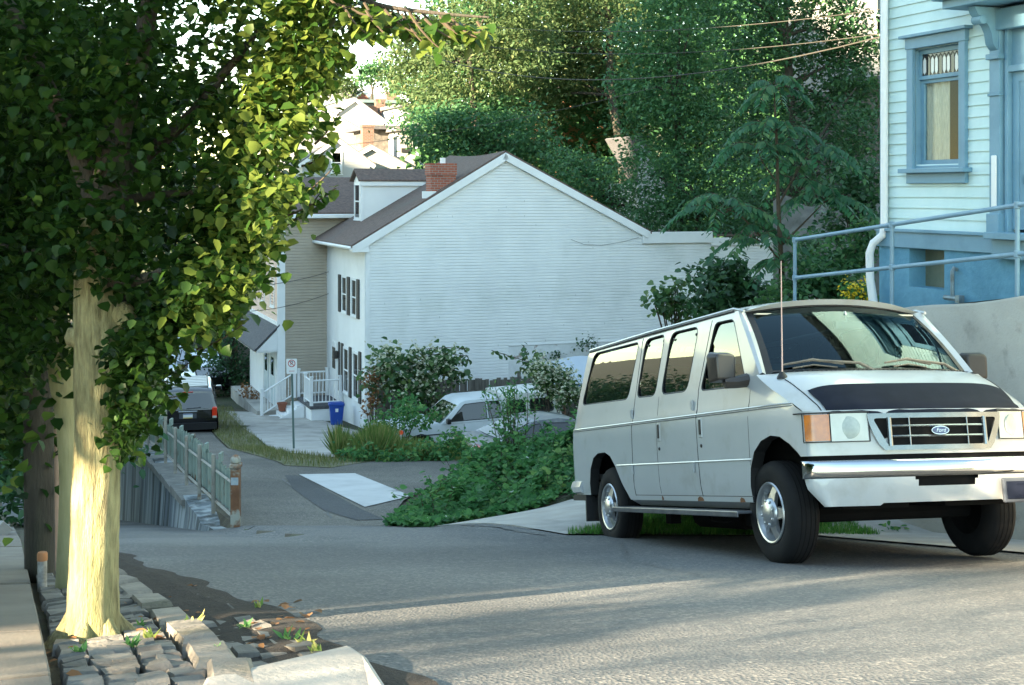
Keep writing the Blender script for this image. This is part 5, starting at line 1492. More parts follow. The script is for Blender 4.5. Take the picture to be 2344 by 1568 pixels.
b = MB(); b.box((2.32, 0, .55), (.14, 1.66, .16)); b.build('bumper', M_chr, pk_, bevel=.03)
b = MB(); b.box((2.27, 0, .80), (.05, .9, .16)); b.build('grille', M_bpl, pk_)
b = MB()
for s in (-1, 1): b.tube([(.25, s*.872, .45), (.25, s*.868, 1.0)], .006, 4); b.tube([(-.82, s*.872, .45), (-.82, s*.868, 1.0)], .006, 4); b.tube([(-2.4, s*.872, .78), (2.2, s*.872, .80)], .014, 4)
b.build('side_moulding', M_bpl, pk_)
b = MB(); b.tube([(.55, -.80, 1.03), (.50, -.80, 1.9)], .005, 5); b.build('aerial', M_bpl, pk_)

D1 = 33.5
sd_ = thing('saloon_car', 'dark grey saloon half buried in bindweed with its rear lamp showing', 'car', (px(1262, D1), D1, -6.98), (0, .0, R(25)))
low = [(-2.28, .40), (-1.75, .36)]+arch(-1.32, .38, .36)+[(1.0, .34)]+arch(1.38, .38, .36)+[(2.2, .36), (2.3, .6), (2.1, .80), (1.0, .96), (-1.5, 1.0), (-2.22, .96), (-2.32, .80)]
green = [(1.1, .95), (.35, 1.33), (-.1, 1.40), (-.75, 1.38), (-1.75, .99)]
car(sd_, .86, .60, .96, 1.40, low, green, M_grey, M_glassd, [[(-.55, 1.02), (.85, 1.0), (.3, 1.27), (-.55, 1.32)], [(-1.35, 1.03), (-.62, 1.02), (-.62, 1.31), (-.8, 1.30)]], (-1.32, 1.38), [('rear_window', (-1.68, 1.02), (-.85, 1.35), -.02), ('windscreen', (1.06, .98), (.38, 1.30), .02)], .31)
for s in (-1, 1):
    b = MB(); b.box((-2.26, s*.64, .83), (.12, .36, .16)); tl = b.build('tail_light', M_red, sd_, bevel=.02)
    b = MB(); b.box((-2.32, s*.70, .80), (.03, .20, .12)); b.build('reverse_lamp', mk('peach_lens', (.75, .45, .28), rough=.2, coat=.5), tl, bevel=.008)
    b = MB(); b.box((-2.33, s*.60, .55), (.06, .22, .05)); b.build('bumper_reflector', M_amber, sd_)
b = MB(); b.box((-2.33, 0, .90), (.05, 1.4, .03)); b.build('boot_lip', M_grey, sd_, bevel=.01)

# vehicles beyond the SUV
s2 = thing('parked_car', 'silver car roof showing just beyond the black SUV', 'car', (px(405, 54), 54, al(54)), (0, -.06, R(90+15)))
low = [(-2.2, .38), (-1.75, .36)]+arch(-1.3, .38, .36)+[(1.0, .34)]+arch(1.35, .38, .36)+[(2.1, .36), (2.2, .7), (1.1, .98), (-2.15, 1.05), (-2.25, .7)]
green = [(1.0, .98), (.3, 1.52), (-.2, 1.60), (-1.7, 1.58), (-2.15, 1.04)]
car(s2, .88, .68, 1.0, 1.6, low, green, M_silver, M_glassd, [[(-1.6, 1.1), (-.5, 1.08), (-.5, 1.48), (-1.4, 1.48)], [(-.42, 1.08), (.75, 1.05), (.3, 1.44), (-.42, 1.5)]], (-1.3, 1.35), [('rear_window', (-2.1, 1.1), (-1.74, 1.5), -.02), ('windscreen', (.98, 1.0), (.33, 1.5), .02)], .33)
s3 = thing('cargo_van', 'pale blue white cargo van facing uphill behind the silver car', 'van', (px(398, 62), 62, al(62)+.2), (0, .06, R(-90+15)))
low = [(-2.6, .45), (-2.1, .42)]+arch(-1.6, .42, .42)+[(1.0, .40)]+arch(1.5, .42, .42)+[(2.2, .42), (2.32, .8), (2.2, 1.12), (1.35, 1.30), (-2.6, 1.30)]
green = [(1.45, 1.28), (.75, 2.0), (.4, 2.12), (-2.5, 2.12), (-2.6, 1.3)]
car(s3, .98, .84, 1.28, 2.12, low, green, mk('pale_van_paint', (.50, .56, .60), rough=.35, coat=.5), M_glassd, [[(.1, 1.34), (1.15, 1.34), (.7, 1.88), (.1, 1.95)]], (-1.6, 1.5), [('windscreen', (1.47, 1.32), (.82, 1.98), .02)], .38)
b = MB(); b.box((2.3, 0, .85), (.06, 1.2, .2)); b.build('grille', M_bpl, s3)
b = MB(); b.tube([(1.55, .5, 1.36), (1.2, -.1, 1.66)], .012, 4); b.tube([(1.55, -.2, 1.36), (1.2, -.7, 1.62)], .012, 4); b.build('wiper', M_bpl, s3)
for s in (-1, 1):
    b = MB(); b.box((2.24, s*.75, .95), (.1, .3, .2)); b.build('headlight', M_lens, s3, bevel=.03)
s4 = thing('parked_car', 'dark car in shadow parked beside the cargo van by brown posts', 'car', (px(458, 60), 60, al(60)+.3), (0, .06, R(-90+25)))
car(s4, .9, .70, 1.0, 1.7, [(-2.2, .38), (-1.75, .36)]+arch(-1.3, .38, .36)+[(1.0, .34)]+arch(1.35, .38, .36)+[(2.1, .36), (2.2, .8), (1.1, 1.05), (-2.2, 1.08)], [(1.1, 1.03), (.4, 1.62), (.1, 1.7), (-2.0, 1.68), (-2.2, 1.06)], M_black, M_glassd,
    [[(-1.9, 1.15), (-.5, 1.12), (-.5, 1.58), (-1.8, 1.58)], [(-.42, 1.12), (.85, 1.08), (.4, 1.54), (-.42, 1.6)]], (-1.3, 1.35), [('windscreen', (1.08, 1.06), (.43, 1.6), .02)], .34)

# ---------------------------------------------------------------- retaining walls, fences, rails, sign
M_streak = mk('streaked_concrete', (.115, .14, .155), (.31, .34, .345), sc=1.3, rough=.95, bump=.012, bsc=9, stretch=(2.6, 2.6, .13), c3=(.045, .05, .048), sc3=.8, lo=.42, hi=.58, lo3=.50, hi3=.62)
M_capc = mk('mossy_coping', (.13, .13, .115), (.22, .21, .19), sc=4, rough=.95, bump=.02, bsc=20)
rw = thing('retaining_wall', 'streaked grey concrete retaining wall between the street and the higher alley', 'wall', (xf(18), 18, H(0, 18)))
b = MB(); n = 40; fw = []
base_top = lambda D: float(np.interp(D, [17.6, 18, 22.7, 25.5, 29.2, 32.6, 40, 47], [-4.50, -4.53, -4.98, -5.22, -5.60, -6.05, -7.1, -8.1]))-.02
wx, wy, wz = rw.location
cols = []
for k in range(n+1):
    D = 17.7+(47-17.7)*k/n
    step = base_top(round((D-17.7)/1.6)*1.6+17.7)-.03
    if D < 20.5: step = base_top(D)-.12+random.uniform(-.05, .05)
    z0 = hm(D)-.3
    x = xf(D)
    rough_ = random.uniform(-.05, .05) if D < 21.5 else random.uniform(-.008, .008)
    cols.append([(x-.30-.06+rough_, D, z0), (x-.30+rough_*.6, D, (z0+step)/2+.2), (x-.28+rough_, D, step), (x+.05, D, step+.02), (x+.05, D, z0)])
b.add([(p[0]-wx, p[1]-wy, p[2]-wz) for c in cols for p in c], [(5*i+j, 5*i+j+1, 5*i+6+j, 5*i+5+j) for i in range(n) for j in range(4)]+[(0, 1, 2, 3, 4), (5*n+4, 5*n+3, 5*n+2, 5*n+1, 5*n)])
b.build('wall', M_streak, rw)
b = MB()
for k in range(18):
    D = 17.9+k*1.6; D2 = D+1.58
    if k < 2: continue
    a, c = base_top(D)-.02, base_top(D)-.02
    b.add([(xf(D)-.38-wx, D-wy, a-wz), (xf(D2)-.38-wx, D2-wy, base_top(D2)+.02-wz), (xf(D2)+.04-wx, D2-wy, base_top(D2)+.03-wz), (xf(D)+.04-wx, D-wy, a-wz)]+
          [(xf(D)-.38-wx, D-wy, a-.10-wz), (xf(D2)-.38-wx, D2-wy, base_top(D2)-.12-wz), (xf(D2)+.04-wx, D2-wy, base_top(D2)-.1-wz), (xf(D)+.04-wx, D-wy, a-.1-wz)],
          [(0, 1, 2, 3), (4, 5, 1, 0), (5, 6, 2, 1), (7, 4, 0, 3), (7, 6, 5, 4)])
b.build('coping', M_capc, rw)
M_sheet = mk('flaking_green_sheet', (.26, .32, .27), (.20, .26, .22), sc=4, rough=.75, c3=(.13, .075, .04), sc3=5, lo3=.57, hi3=.66, stretch=(1, 1, .35))
M_rail = mk('weathered_rail', (.34, .32, .27), (.26, .24, .20), sc=8, rough=.8, c3=(.20, .12, .07), sc3=6, lo3=.58, hi3=.68)
fn_ = thing('sheet_fence', 'rusty pale green corrugated sheet fence on posts along the alley edge', 'fence', (xf(18), 18, H(0, 18)))
fx, fy, fz = fn_.location
def FP(D, o, z): return (xf(D)+o-fx, D-fy, base_top(D)+z-fz)
b = MB(); n = 420; vs = []
for k in range(n+1):
    D = 18.05+k*(36.-18.05)/n; ph = k % 8
    o = .03*(1 if ph < 4 else -1)*.5
    vs += [FP(D, o, .16), FP(D, o, .78+(.06*math.sin(D*.9))+(.02 if ph < 4 else 0)+random.uniform(-.01, .01))]
b.add(vs, [(2*i, 2*i+1, 2*i+3, 2*i+2) for i in range(n)]); b.build('sheet_panel', M_sheet, fn_, recalc=False)
b = MB(); 
b.tube([FP(D, -.07, .17) for D in np.arange(18., 36.1, 1.)], .028, 4); b.build('rail', M_rail, fn_)
b = MB(); b.tube([FP(D, -.07, .62) for D in np.arange(18., 36.1, 1.)], .024, 4); b.build('rail', M_rail, fn_)
for k, D in enumerate([19.5, 21.0, 22.6, 24.2, 25.8, 27.5, 29.2, 30.8, 32.5, 34.1]):
    h = 1.62 if k == 4 else .86
    b = MB(); b.box((*FP(D, -.11, 0)[:2], FP(D, 0, h/2)[2]), (.05, .05, h)); b.build('post', M_rail, fn_)
    b = MB(); q = FP(D, .0, .82); b.box((q[0], q[1], q[2]), (.035, .17, .13)); b.build('post_plate', M_sheet, fn_)
b = MB()
q = FP(18.0, -.03, 0)
b.box((q[0], q[1], q[2]+.40), (.12, .13, .84)); b.box((q[0], q[1], q[2]+.86), (.15, .16, .06)); b.lathe([(.05, 0), (.075, .03), (.07, .08), (.03, .12), (0, .13)], 10, Matrix.Translation((q[0], q[1], q[2]+.88)))
ep = b.build('end_post', mk('rusted_iron', (.15, .07, .035), (.24, .12, .06), sc=5, rough=.85, bump=.006, bsc=22, c3=(.34, .35, .30), sc3=3.2, lo3=.50, hi3=.58), fn_, bevel=.012)
b = MB(); b.box((q[0]-.002, q[1]-.068, q[2]+.66), (.10, .004, .10)); b.build('sticker', mk('faded_sticker', (.42, .46, .47), (.25, .33, .38), sc=14, rough=.6), ep)
# grey rendered wall under the blue house
M_render = mk('grey_render', (.29, .275, .235), (.36, .345, .30), sc=1.4, rough=.92, bump=.006, bsc=35, c3=(.20, .19, .165), sc3=3, lo3=.55, hi3=.7)
gw = thing('retaining_wall', 'smooth grey rendered wall holding up the terrace behind the white van', 'wall', (TA.x, TA.y, -3.6))
b = MB(); cols = []
for k in range(31):
    a = -.05+k*.32
    p = tdir(a); p2 = p+Vector((VX, VY))*.30
    zt = ztop(a)+.015*math.sin(a*3.1)
    for (q, z) in ((p-Vector((VX, VY))*.03, H(p.x, p.y)-.3), (p, zt-.03), (p+Vector((VX, VY))*.03, zt), (p2, zt), (p2, H(p.x, p.y)-.3)): cols.append((q.x-TA.x, q.y-TA.y, z+3.6))
b.add(cols, [(5*i+j, 5*i+j+1, 5*i+6+j, 5*i+5+j) for i in range(30) for j in range(4)]+[(0, 1, 2, 3, 4), (150, 151, 152, 153, 154)])
b.build('wall', M_render, gw, smooth=True, sharp=50)
M_pipeblue = mk('blue_pipe_paint', (.14, .24, .32), (.18, .29, .37), sc=6, rough=.45)
hr = thing('handrail', 'two bar blue pipe handrail along the top of the terrace wall', 'handrail', (TA.x, TA.y, ztop(0)))
def RP(a, z): p = tdir(a)+Vector((VX, VY))*.14; return Vector((p.x-TA.x, p.y-TA.y, z-ztop(0)))
rt = lambda a: -.60+.118*a
for dz in (0, -.47):
    b = MB(); b.tube([RP(0, rt(0)+dz), RP(2, rt(2)+dz), RP(6.2, rt(6.2)+dz)], .024, 10); b.build('rail', M_pipeblue, hr, smooth=True)
for a in (0, 1.98, 3.96, 5.94):
    b = MB(); b.tube([RP(a, ztop(a)-.05), RP(a, rt(a))], .023, 10)
    for dz in (0, -.47): b.lathe([(.026, -.035), (.034, -.03), (.034, .03), (.026, .035)], 10, Matrix.Translation(RP(a, rt(a)+dz)))
    b.build('post', M_pipeblue, hr, smooth=True, sharp=50)
# no parking sign
sg = thing('road_sign', 'white no parking sign on a leaning green steel post by the path', 'sign', (px(673, 37.5), 37.5, pz(1033, 37.5)-.03), (0, R(-1.4), 0))
b = MB(); 
b.box((0, 0, 1.13), (.055, .012, 2.26)); b.box((.022, -.012, 1.13), (.012, .026, 2.26)); b.box((-.022, -.012, 1.13), (.012, .026, 2.26)); b.build('post', mk('green_post', (.10, .16, .14), (.13, .19, .165), sc=5, rough=.6), sg)
b = MB(); b.prism([(x, -.028, z+2.42) for x, z in rnd([(-.15, -.21), (.15, -.21), (.15, .21), (-.15, .21)], .03)], (0, .004, 0)); pnl = b.build('sign_panel', mk('sign_white', (.74, .74, .72), rough=.4), sg)
M_sred = mk('sign_red', (.45, .03, .02), rough=.4); M_sblk = mk('sign_black', (.012, .012, .012), rough=.4)
b = MB()
n = 28
ring = [((.105 if k % 2 == 0 else .083), k) for k in range(2*n)]
vs = []
for k in range(n):
    q = 2*math.pi*k/n
    vs += [(.105*math.cos(q), -.030, 2.50+.105*math.sin(q)), (.084*math.cos(q), -.030, 2.50+.084*math.sin(q))]
b.add(vs, [(2*i, 2*i+1, (2*i+3) % (2*n), (2*i+2) % (2*n)) for i in range(n)])
b.box((0, -.0325, 2.50), (.18, .002, .018), Matrix.Translation((0, 0, 2.5)) @ Matrix.Rotation(R(45), 4, 'Y') @ Matrix.Translation((0, 0, -2.5)))
b.build('prohibition_ring', M_sred, pnl, recalc=False)
MS = Matrix.Translation((0, -.0305, 2.50)) @ Matrix.Rotation(R(90), 4, 'X')
lettering('letter', 'P', .17, MS, M_sblk, pnl, .0008)
b = MB(); b.box((-.0, -.030, 2.285), (.15, .002, .012)); b.prism([(-.075, -.030, 2.285), (-.05, -.030, 2.30), (-.05, -.030, 2.27)], (0, .001, 0)); b.build('arrow', M_sred, pnl)
# blue wheeled recycling bin
bn = thing('recycling_bin', 'blue plastic recycling bin standing by the white house stoop', 'bin', (px(770, 47.6), 47.6, al(47.6)+.02), (0, 0, R(12)))
M_bin = mk('bin_blue', (.010, .055, .30), (.012, .07, .36), sc=4, rough=.45)
b = MB()
tp = [(-.25, -.22), (.25, -.22), (.25, .22), (-.25, .22)]
b.add([(x*.78, y*.78, .0) for x, y in tp]+[(x, y, .66) for x, y in tp]+[(x*1.1, y*1.1, .66) for x, y in tp]+[(x*1.1, y*1.1, .70) for x, y in tp], [(3, 2, 1, 0)]+[(4*k+i, 4*k+(i+1) % 4, 4*k+4+(i+1) % 4, 4*k+4+i) for k in range(3) for i in range(4)])
b.build('body', M_bin, bn, bevel=.02)
b = MB(); b.box((0, 0, .73), (.56, .50, .05)); b.box((0, .0, .765), (.44, .38, .03)); b.build('lid', M_bin, bn, bevel=.02)
b = MB(); b.box((0, -.222, .52), (.10, .004, .12)); b.build('label_mark', M_white, bn)
# brown flower pot
fp = thing('flower_pot', 'small terracotta pot at the foot of the tan house corner', 'pot', (px(646, 50.6), 50.6, al(50.6)+.2))
b = MB(); b.lathe([(0, 0), (.13, 0), (.17, .24), (.20, .25), (.20, .31), (.16, .31), (.15, .26), (0, .26)], 16); b.build('pot', mk('terracotta', (.26, .09, .05), (.2, .07, .04), sc=6, rough=.85), fp, smooth=True)
# weathered board fence behind the pickup
wf = thing('board_fence', 'weathered grey board fence below the white house wall', 'fence', (px(868, 44.6), 44.6, -8.1), (0, 0, YAW))
M_grw = mk('grey_weathered_wood', (.105, .095, .08), (.18, .165, .14), sc=3, rough=.95, bump=.006, bsc=12, stretch=(3, 3, .2))
x = 0; k = 0
b = MB()
while x < 7.6:
    w = random.uniform(.125, .15); h = 1.70+random.uniform(-.06, .05)+(.05*math.sin(x))
    b.box((x+w/2, -.03 if k % 2 else .03, h/2), (w, .022, h)); x += w+(.0 if k % 2 else -.02)+random.choice([0, 0, .03]); k += 1
b.build('board_panel', M_grw, wf)
for z in (.35, 1.25):
    b = MB(); b.box((3.8, .0, z), (7.6, .035, .09)); b.build('rail', M_grw, wf)
for x in (0, 2.5, 5.0, 7.5):
    b = MB(); b.box((x, .08, .9), (.1, .1, 1.9)); b.build('post', M_grw, wf)
# blue tarpaulin over a low lean-to beside the masonry
tp_ = thing('tarpaulin', 'blue and white tarpaulin sheet stretched low beside the white house', 'tarpaulin', (px(1255, 43), 43, -6.6), (0, 0, YAW))
b = MB(); b.grid(lambda u, v: Vector((3.2*u, -.2+1.9*v, .35+.55*v+.06*math.sin(u*9)*math.sin(v*5)+.15*u)), 13, 7); b.build('sheet', mk('tarp_pale', (.42, .47, .52), rough=.5), tp_, smooth=True)
b = MB(); b.grid(lambda u, v: Vector((3.2*u, -.22+.12*v, .10+.26*v+.05*math.sin(u*11)+.15*u)), 13, 3); b.build('blue_hem', mk('tarp_blue', (.03, .12, .36), rough=.5), tp_, smooth=True)
b = MB(); b.tube([(.6, .1, -1.2), (.6, .1, .5)], .05, 6); b.tube([(3.0, .1, -1.2), (3.0, .1, .8)], .05, 6); b.build('pole', M_woodbr, tp_)
# little orange snow marker in the weeds
mkr = thing('marker_post', 'orange topped reflector stake in the tall grass', 'stake', (px(918, 34.2), 34.2, -6.95))
b = MB(); b.tube([(0, 0, 0), (0, 0, .74)], .014, 6); b.build('stake', M_white, mkr)
b = MB(); b.lathe([(0, -.012), (.06, -.012), (.06, .012), (0, .012)], 14, Matrix.Translation((0, 0, .78)) @ Matrix.Rotation(R(90), 4, 'X')); b.build('reflector', mk('orange_reflector', (.85, .10, .03), rough=.3), mkr)
# short pipe stub beside the trees
ps = thing('pipe_stub', 'short white pipe stub with an orange cap by the dark pole', 'pipe', (G(97, 1345).x, G(97, 1345).y, G(97, 1345).z-.02))
b = MB(); b.lathe([(0, 0), (.028, 0), (.028, .05), (.026, .055), (.028, .06), (.028, .19), (0, .19)], 14); b.build('pipe', mk('scuffed_pipe', (.45, .44, .42), (.20, .19, .18), sc=20, rough=.6), ps, smooth=True)
b = MB(); b.lathe([(.031, .185), (.031, .225), (.026, .235), (0, .236)], 14); b.build('cap', mk('orange_cap', (.40, .17, .07), rough=.6), ps, smooth=True)

# ---------------------------------------------------------------- overhead wires
M_wire = mk('wire', (.05, .045, .04), rough=.7)
def wire(p, q, sag, r, lab):
    b = MB(); p, q = Vector(p), Vector(q)
    b.tube([p+(q-p)*t-Vector((0, 0, sag*4*t*(1-t))) for t in np.linspace(0, 1, 25)], r, 5)
    o = b.build('overhead_wire', mk('dark_wire', (.055, .05, .04), rough=.7) , None); tag(o, lab, 'wire', 'overhead wires across the trees')  # one plain dark colour along the whole wire
wire(P(960, 40, 40), P(2400, -45, 24), .65, .008, 'topmost overhead wire crossing in front of the big trees')
wire(P(905, 72, 40), P(2500, -10, 24), .85, .008, 'middle overhead wire crossing the sunlit treetops')
wire(P(880, 88, 40), P(2330, -10, 20), 1.25, .011, 'lowest thick overhead wire ending at the blue house')
wire(P(660, 345, 44), P(1500, 200, 40), .25, .008, 'thin service wire passing in front of the tall brick chimney')
wire(P(560, 655, 51), P(752, 622, 51.6), .12, .012, 'slack wire hanging across the tan side wall')
wire(P(575, 712, 51), P(752, 672, 51.6), .12, .012, 'lower slack wire across the tan side wall')
# ---------------------------------------------------------------- bark and leaf materials
def barkmat(name, a, c, e, bump=.02, sc=9):
    return mk(name, a, c, sc=sc, rough=.95, bump=bump, bsc=sc*2.2, stretch=(1.8, 1.8, .35), c3=e, sc3=1.6, lo3=.5, hi3=.66)
M_bark = barkmat('ridged_bark', (.12, .105, .05), (.30, .275, .14), (.22, .21, .09), .024, 17)
M_bark2 = barkmat('smooth_mossy_bark', (.22, .21, .11), (.28, .26, .15), (.16, .16, .07), .006, 10)
M_barkd = barkmat('dark_bark', (.028, .023, .018), (.05, .042, .032), (.036, .036, .022), .02, 8)
M_barkp = barkmat('pink_bark', (.30, .20, .15), (.36, .25, .20), (.24, .16, .11), .008, 12)
M_twig = mk('twig', (.07, .05, .03), (.05, .036, .022), sc=12, rough=.9)
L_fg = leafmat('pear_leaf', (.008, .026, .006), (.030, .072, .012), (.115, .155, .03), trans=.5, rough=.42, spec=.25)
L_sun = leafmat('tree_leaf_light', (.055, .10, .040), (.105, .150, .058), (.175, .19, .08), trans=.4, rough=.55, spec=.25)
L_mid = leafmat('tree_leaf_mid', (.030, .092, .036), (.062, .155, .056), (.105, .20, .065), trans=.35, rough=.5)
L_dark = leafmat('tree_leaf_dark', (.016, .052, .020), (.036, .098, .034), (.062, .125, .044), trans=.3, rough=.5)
L_sumac = leafmat('sumac_leaf', (0.026, 0.091, 0.044), (0.046, 0.137, 0.062), (0.091, 0.169, 0.065), trans=.35, rough=.5)
L_weed = leafmat('weed_leaf', (.030, .11, .036), (.075, .20, .058), (.16, .26, .075), trans=.38, rough=.6, spec=.2)
L_knot = leafmat('knotweed_leaf', (.030, .085, .030), (.07, .14, .045), (.12, .17, .05), trans=.35, rough=.45)
L_cream = leafmat('cream_blossom', (.42, .42, .30), (.55, .54, .40), (.36, .40, .25), trans=.3, rough=.8)
L_hay = leafmat('tall_grass', (.10, .19, .045), (.21, .27, .075), (.40, .36, .15), trans=.4, rough=.7, spec=.2)
L_grass = leafmat('lawn_grass', (.045, .16, .03), (.085, .23, .045), (.15, .27, .06), trans=.4, rough=.6, spec=.2)
L_brown = leafmat('dry_leaf', (.16, .075, .03), (.24, .12, .05), (.12, .07, .03), trans=.25, rough=.8)
L_yellow = leafmat('yellow_petal', (.75, .52, .02), (.80, .60, .05), trans=.2, rough=.7)
L_petal = leafmat('white_petal', (.75, .75, .74), (.8, .8, .78), trans=.2, rough=.7)

def limb(b, pts, r, n=10, wob=.0): 
    """tube along a smoothed path with tapering radius"""
    pts = [Vector(p) for p in pts]; out = []; rr = []
    m = len(pts)
    for i in range(m-1):
        p0, p1, p2, p3 = pts[max(i-1, 0)], pts[i], pts[i+1], pts[min(i+2, m-1)]
        for k in range(5):
            t = k/5
            out.append(.5*((2*p1)+(p2-p0)*t+(2*p0-5*p1+4*p2-p3)*t*t+(3*p1-p0-3*p2+p3)*t**3)); rr.append(r[i]+(r[i+1]-r[i])*t)
    out.append(pts[-1]); rr.append(r[-1])
    b.tube(out, rr, n, wob=wob)

# ---------------------------------------------------------------- the near street tree
D1_ = 5.9
def T(dx, dy, d=0.): return P(dx, dy, D1_+d)
t1 = thing('street_tree', 'nearest street tree with a thick sunlit ridged trunk set in the stone verge', 'tree', T(207, 1462))
o1 = t1.location
loc = lambda v: Vector(v)-o1
b = MB()
tk = [(207, 1475, .128), (208, 1452, .126), (212, 1400, .114), (215, 1300, .106), (219, 1180, .103), (222, 1050, .101), (223, 940, .100), (224, 850, .100), (226, 770, .108), (222, 700, .102), (222, 620, .098), (228, 540, .094), (240, 480, .086)]
limb(b, [loc(T(x, y)) for x, y, r in tk], [r for x, y, r in tk], 22, wob=.045)
b.lathe([(.0, -.05), (.05, -.035), (.062, 0), (.05, .04), (0, .055)], 12, Matrix.Translation(loc(T(284, 722, -.02))) @ Matrix.Rotation(R(60), 4, 'Y'))
b.lathe([(.0, -.05), (.045, -.03), (.055, 0), (.04, .04), (0, .05)], 12, Matrix.Translation(loc(T(176, 772, -.02))))
for a_ in (4.71, 5.75, .5, 1.6, 2.7, 3.7):
    limb(b, [loc(T(208, 1395))+Vector((.075*math.cos(a_), .075*math.sin(a_), 0)), loc(T(208, 1440))+Vector((.115*math.cos(a_), .115*math.sin(a_), 0)), loc(T(208, 1478))+Vector((.20*math.cos(a_), .20*math.sin(a_), -.02))], [.03, .042, .05], 8, wob=.05)
tr1 = b.build('trunk', M_bark, t1, smooth=True, sharp=80)
def branch(pts, r, n=9, m=None):
    b = MB(); limb(b, [loc(T(*p)) for p in pts], r, n, wob=.03); return b.build('branch', m or M_barkd, t1, smooth=True, sharp=80)  # dark bark by default, shade inside the crown put into branch colour
branch([(240, 490), (255, 400), (262, 330), (290, 230), (320, 120), (345, 0), (380, -200)], [.085, .078, .066, .05, .044, .04, .03])
branch([(232, 520), (205, 420), (170, 330), (120, 220), (60, 100), (0, -60)], [.07, .055, .045, .035, .03, .02])
branch([(250, 450, .05), (330, 360, .3), (430, 270, .3), (520, 160, .2), (600, 60, .1)], [.05, .035, .028, .02, .012])
branch([(232, 640), (290, 645, -.1), (345, 632, -.2), (365, 618, -.25)], [.05, .03, .018, .010])
branch([(230, 690), (300, 690, .1), (400, 660, .2), (520, 600, .2), (600, 560, .1)], [.05, .03, .02, .014, .007])
branch([(284, 735), (312, 728), (340, 712), (352, 690)], [.022, .012, .010, .007], 7)
branch([(245, 470), (330, 450, .2), (450, 440, .3), (600, 440, .2), (700, 430, .1)], [.03, .02, .014, .009, .004])
branch([(240, 560, .1), (180, 560, .3), (90, 580, .5), (0, 560, .6)], [.045, .03, .02, .01])
branch([(345, 0), (450, -60, .2), (620, -90, .1), (760, -40, -.1), (860, 10, -.2), (1000, 30, -.25), (1120, 40, -.3)], [.04, .03, .024, .018, .012, .008, .004])
crown_poly = [(-520, -520), (800, -520), (790, -70), (745, 20), (735, 90), (745, 150), (670, 210), (682, 280), (625, 320), (610, 380), (640, 430), (615, 470), (600, 530), (575, 580), (545, 640), (515, 690), (480, 725), (430, 745), (385, 780), (350, 815), (328, 870), (318, 915), (300, 920), (285, 960), (275, 990), (268, 1000), (272, 900), (262, 790), (180, 770), (140, 815), (60, 850), (-100, 900), (-520, 900)]
pts = []; szs = []
def cluster(c, n, r, s=(.028, .064)):
    q = rng.normal(0, 1, (n, 3))*np.array([r, r*1.1, r*.9])
    pts.extend((np.array(c)+q).tolist()); szs.extend(rng.uniform(*s, n).tolist())
def crown_point(dx, dy, d): return np.array(loc(P(dx, dy, D1_+d)))
k = 0
while k < 1250:
    dx, dy = random.uniform(-520, 850), random.uniform(-520, 1050)
    if not inpoly(dx, dy, crown_poly): continue
    d = random.uniform(-.75, 1.5)
    if dx <= 450: d = random.uniform(-.05, 1.7)
    elif dx < 575 and dy < 600: d = random.uniform(-.05, .8)
    else: d = random.uniform(-.6, .45)
    if dy > 780: d = random.uniform(-.1, .5)
    if dx < 330 and 480 < dy < 900 and dx > 120 and d < .22: d = random.uniform(.22, 1.3)
    if 225 < dx < 310 and 300 < dy < 440 and d < .1: continue
    if 120 < dx < 300 and dy > 620 and d < .35: continue
    cluster(crown_point(dx, dy, d), 32 if dx < 600 else 20, random.uniform(.06, .11)); k += 1
for dx, dy in ((590, 550), (550, 610), (520, 680), (630, 440), (680, 300), (650, 250), (705, 180), (460, 710), (400, 750), (360, 795), (335, 835), (315, 880), (290, 940), (276, 980), (310, 820), (295, 790), (340, 770), (330, 740)):
    for j in range(3): cluster(crown_point(dx+random.uniform(-25, 25), dy+random.uniform(-25, 25), random.uniform(-.3, .3)), 18, .055)
# single sprays that stick out of the outline
def spray(a, c, n=9, d=0., s=.064, bow=.03):
    A, B = np.array(loc(P(*a, D1_+d))), np.array(loc(P(*c, D1_+d)))
    m = (A+B)/2+np.array([0, 0, -bow])
    path = [A*(1-t)**2+2*m*t*(1-t)+B*t*t for t in np.linspace(0, 1, 8)]
    tw = MB(); tw.tube([tuple(p) for p in path], [.006-.004*t for t in np.linspace(0, 1, 8)], 5); tw.build('twig', M_twig, t1, smooth=True)
    for t in np.linspace(.2, 1, n):
        p = A*(1-t)**2+2*m*t*(1-t)+B*t*t
        pts.append((p+rng.normal(0, .012, 3)).tolist()); szs.append(s*random.uniform(.8, 1.15))
for a, c in (((660, 470), (768, 378)), ((650, 520), (735, 440)), ((640, 500), (770, 430)), ((560, 640), (606, 590)), ((470, 740), (545, 690)), ((500, 720), (590, 640)), ((450, 800), (556, 742)), ((380, 860), (452, 812)), ((330, 900), (412, 905)), ((285, 950), (268, 1045)),
             ((330, 930), (345, 985)), ((720, 330), (778, 255)), ((700, 210), (800, 140)), ((740, 100), (812, 60)), ((700, 20), (790, 110)), ((690, 380), (745, 345)), ((600, 560), (648, 552)), ((800, 0), (870, 10)), ((780, 20), (840, 75))):
    spray(a, c, 11, random.uniform(-.15, .2))
for j in range(46):
    x = random.uniform(800, 1130); y0 = np.interp(x, [780, 860, 1000, 1130], [-20, 20, 45, 55])
    y1 = y0+random.uniform(5, 75)*(1 if x < 1050 else .6)
    spray((x-random.uniform(30, 80), y0-random.uniform(-5, 18)), (x, y1), 8, random.uniform(-.5, .1), .058)
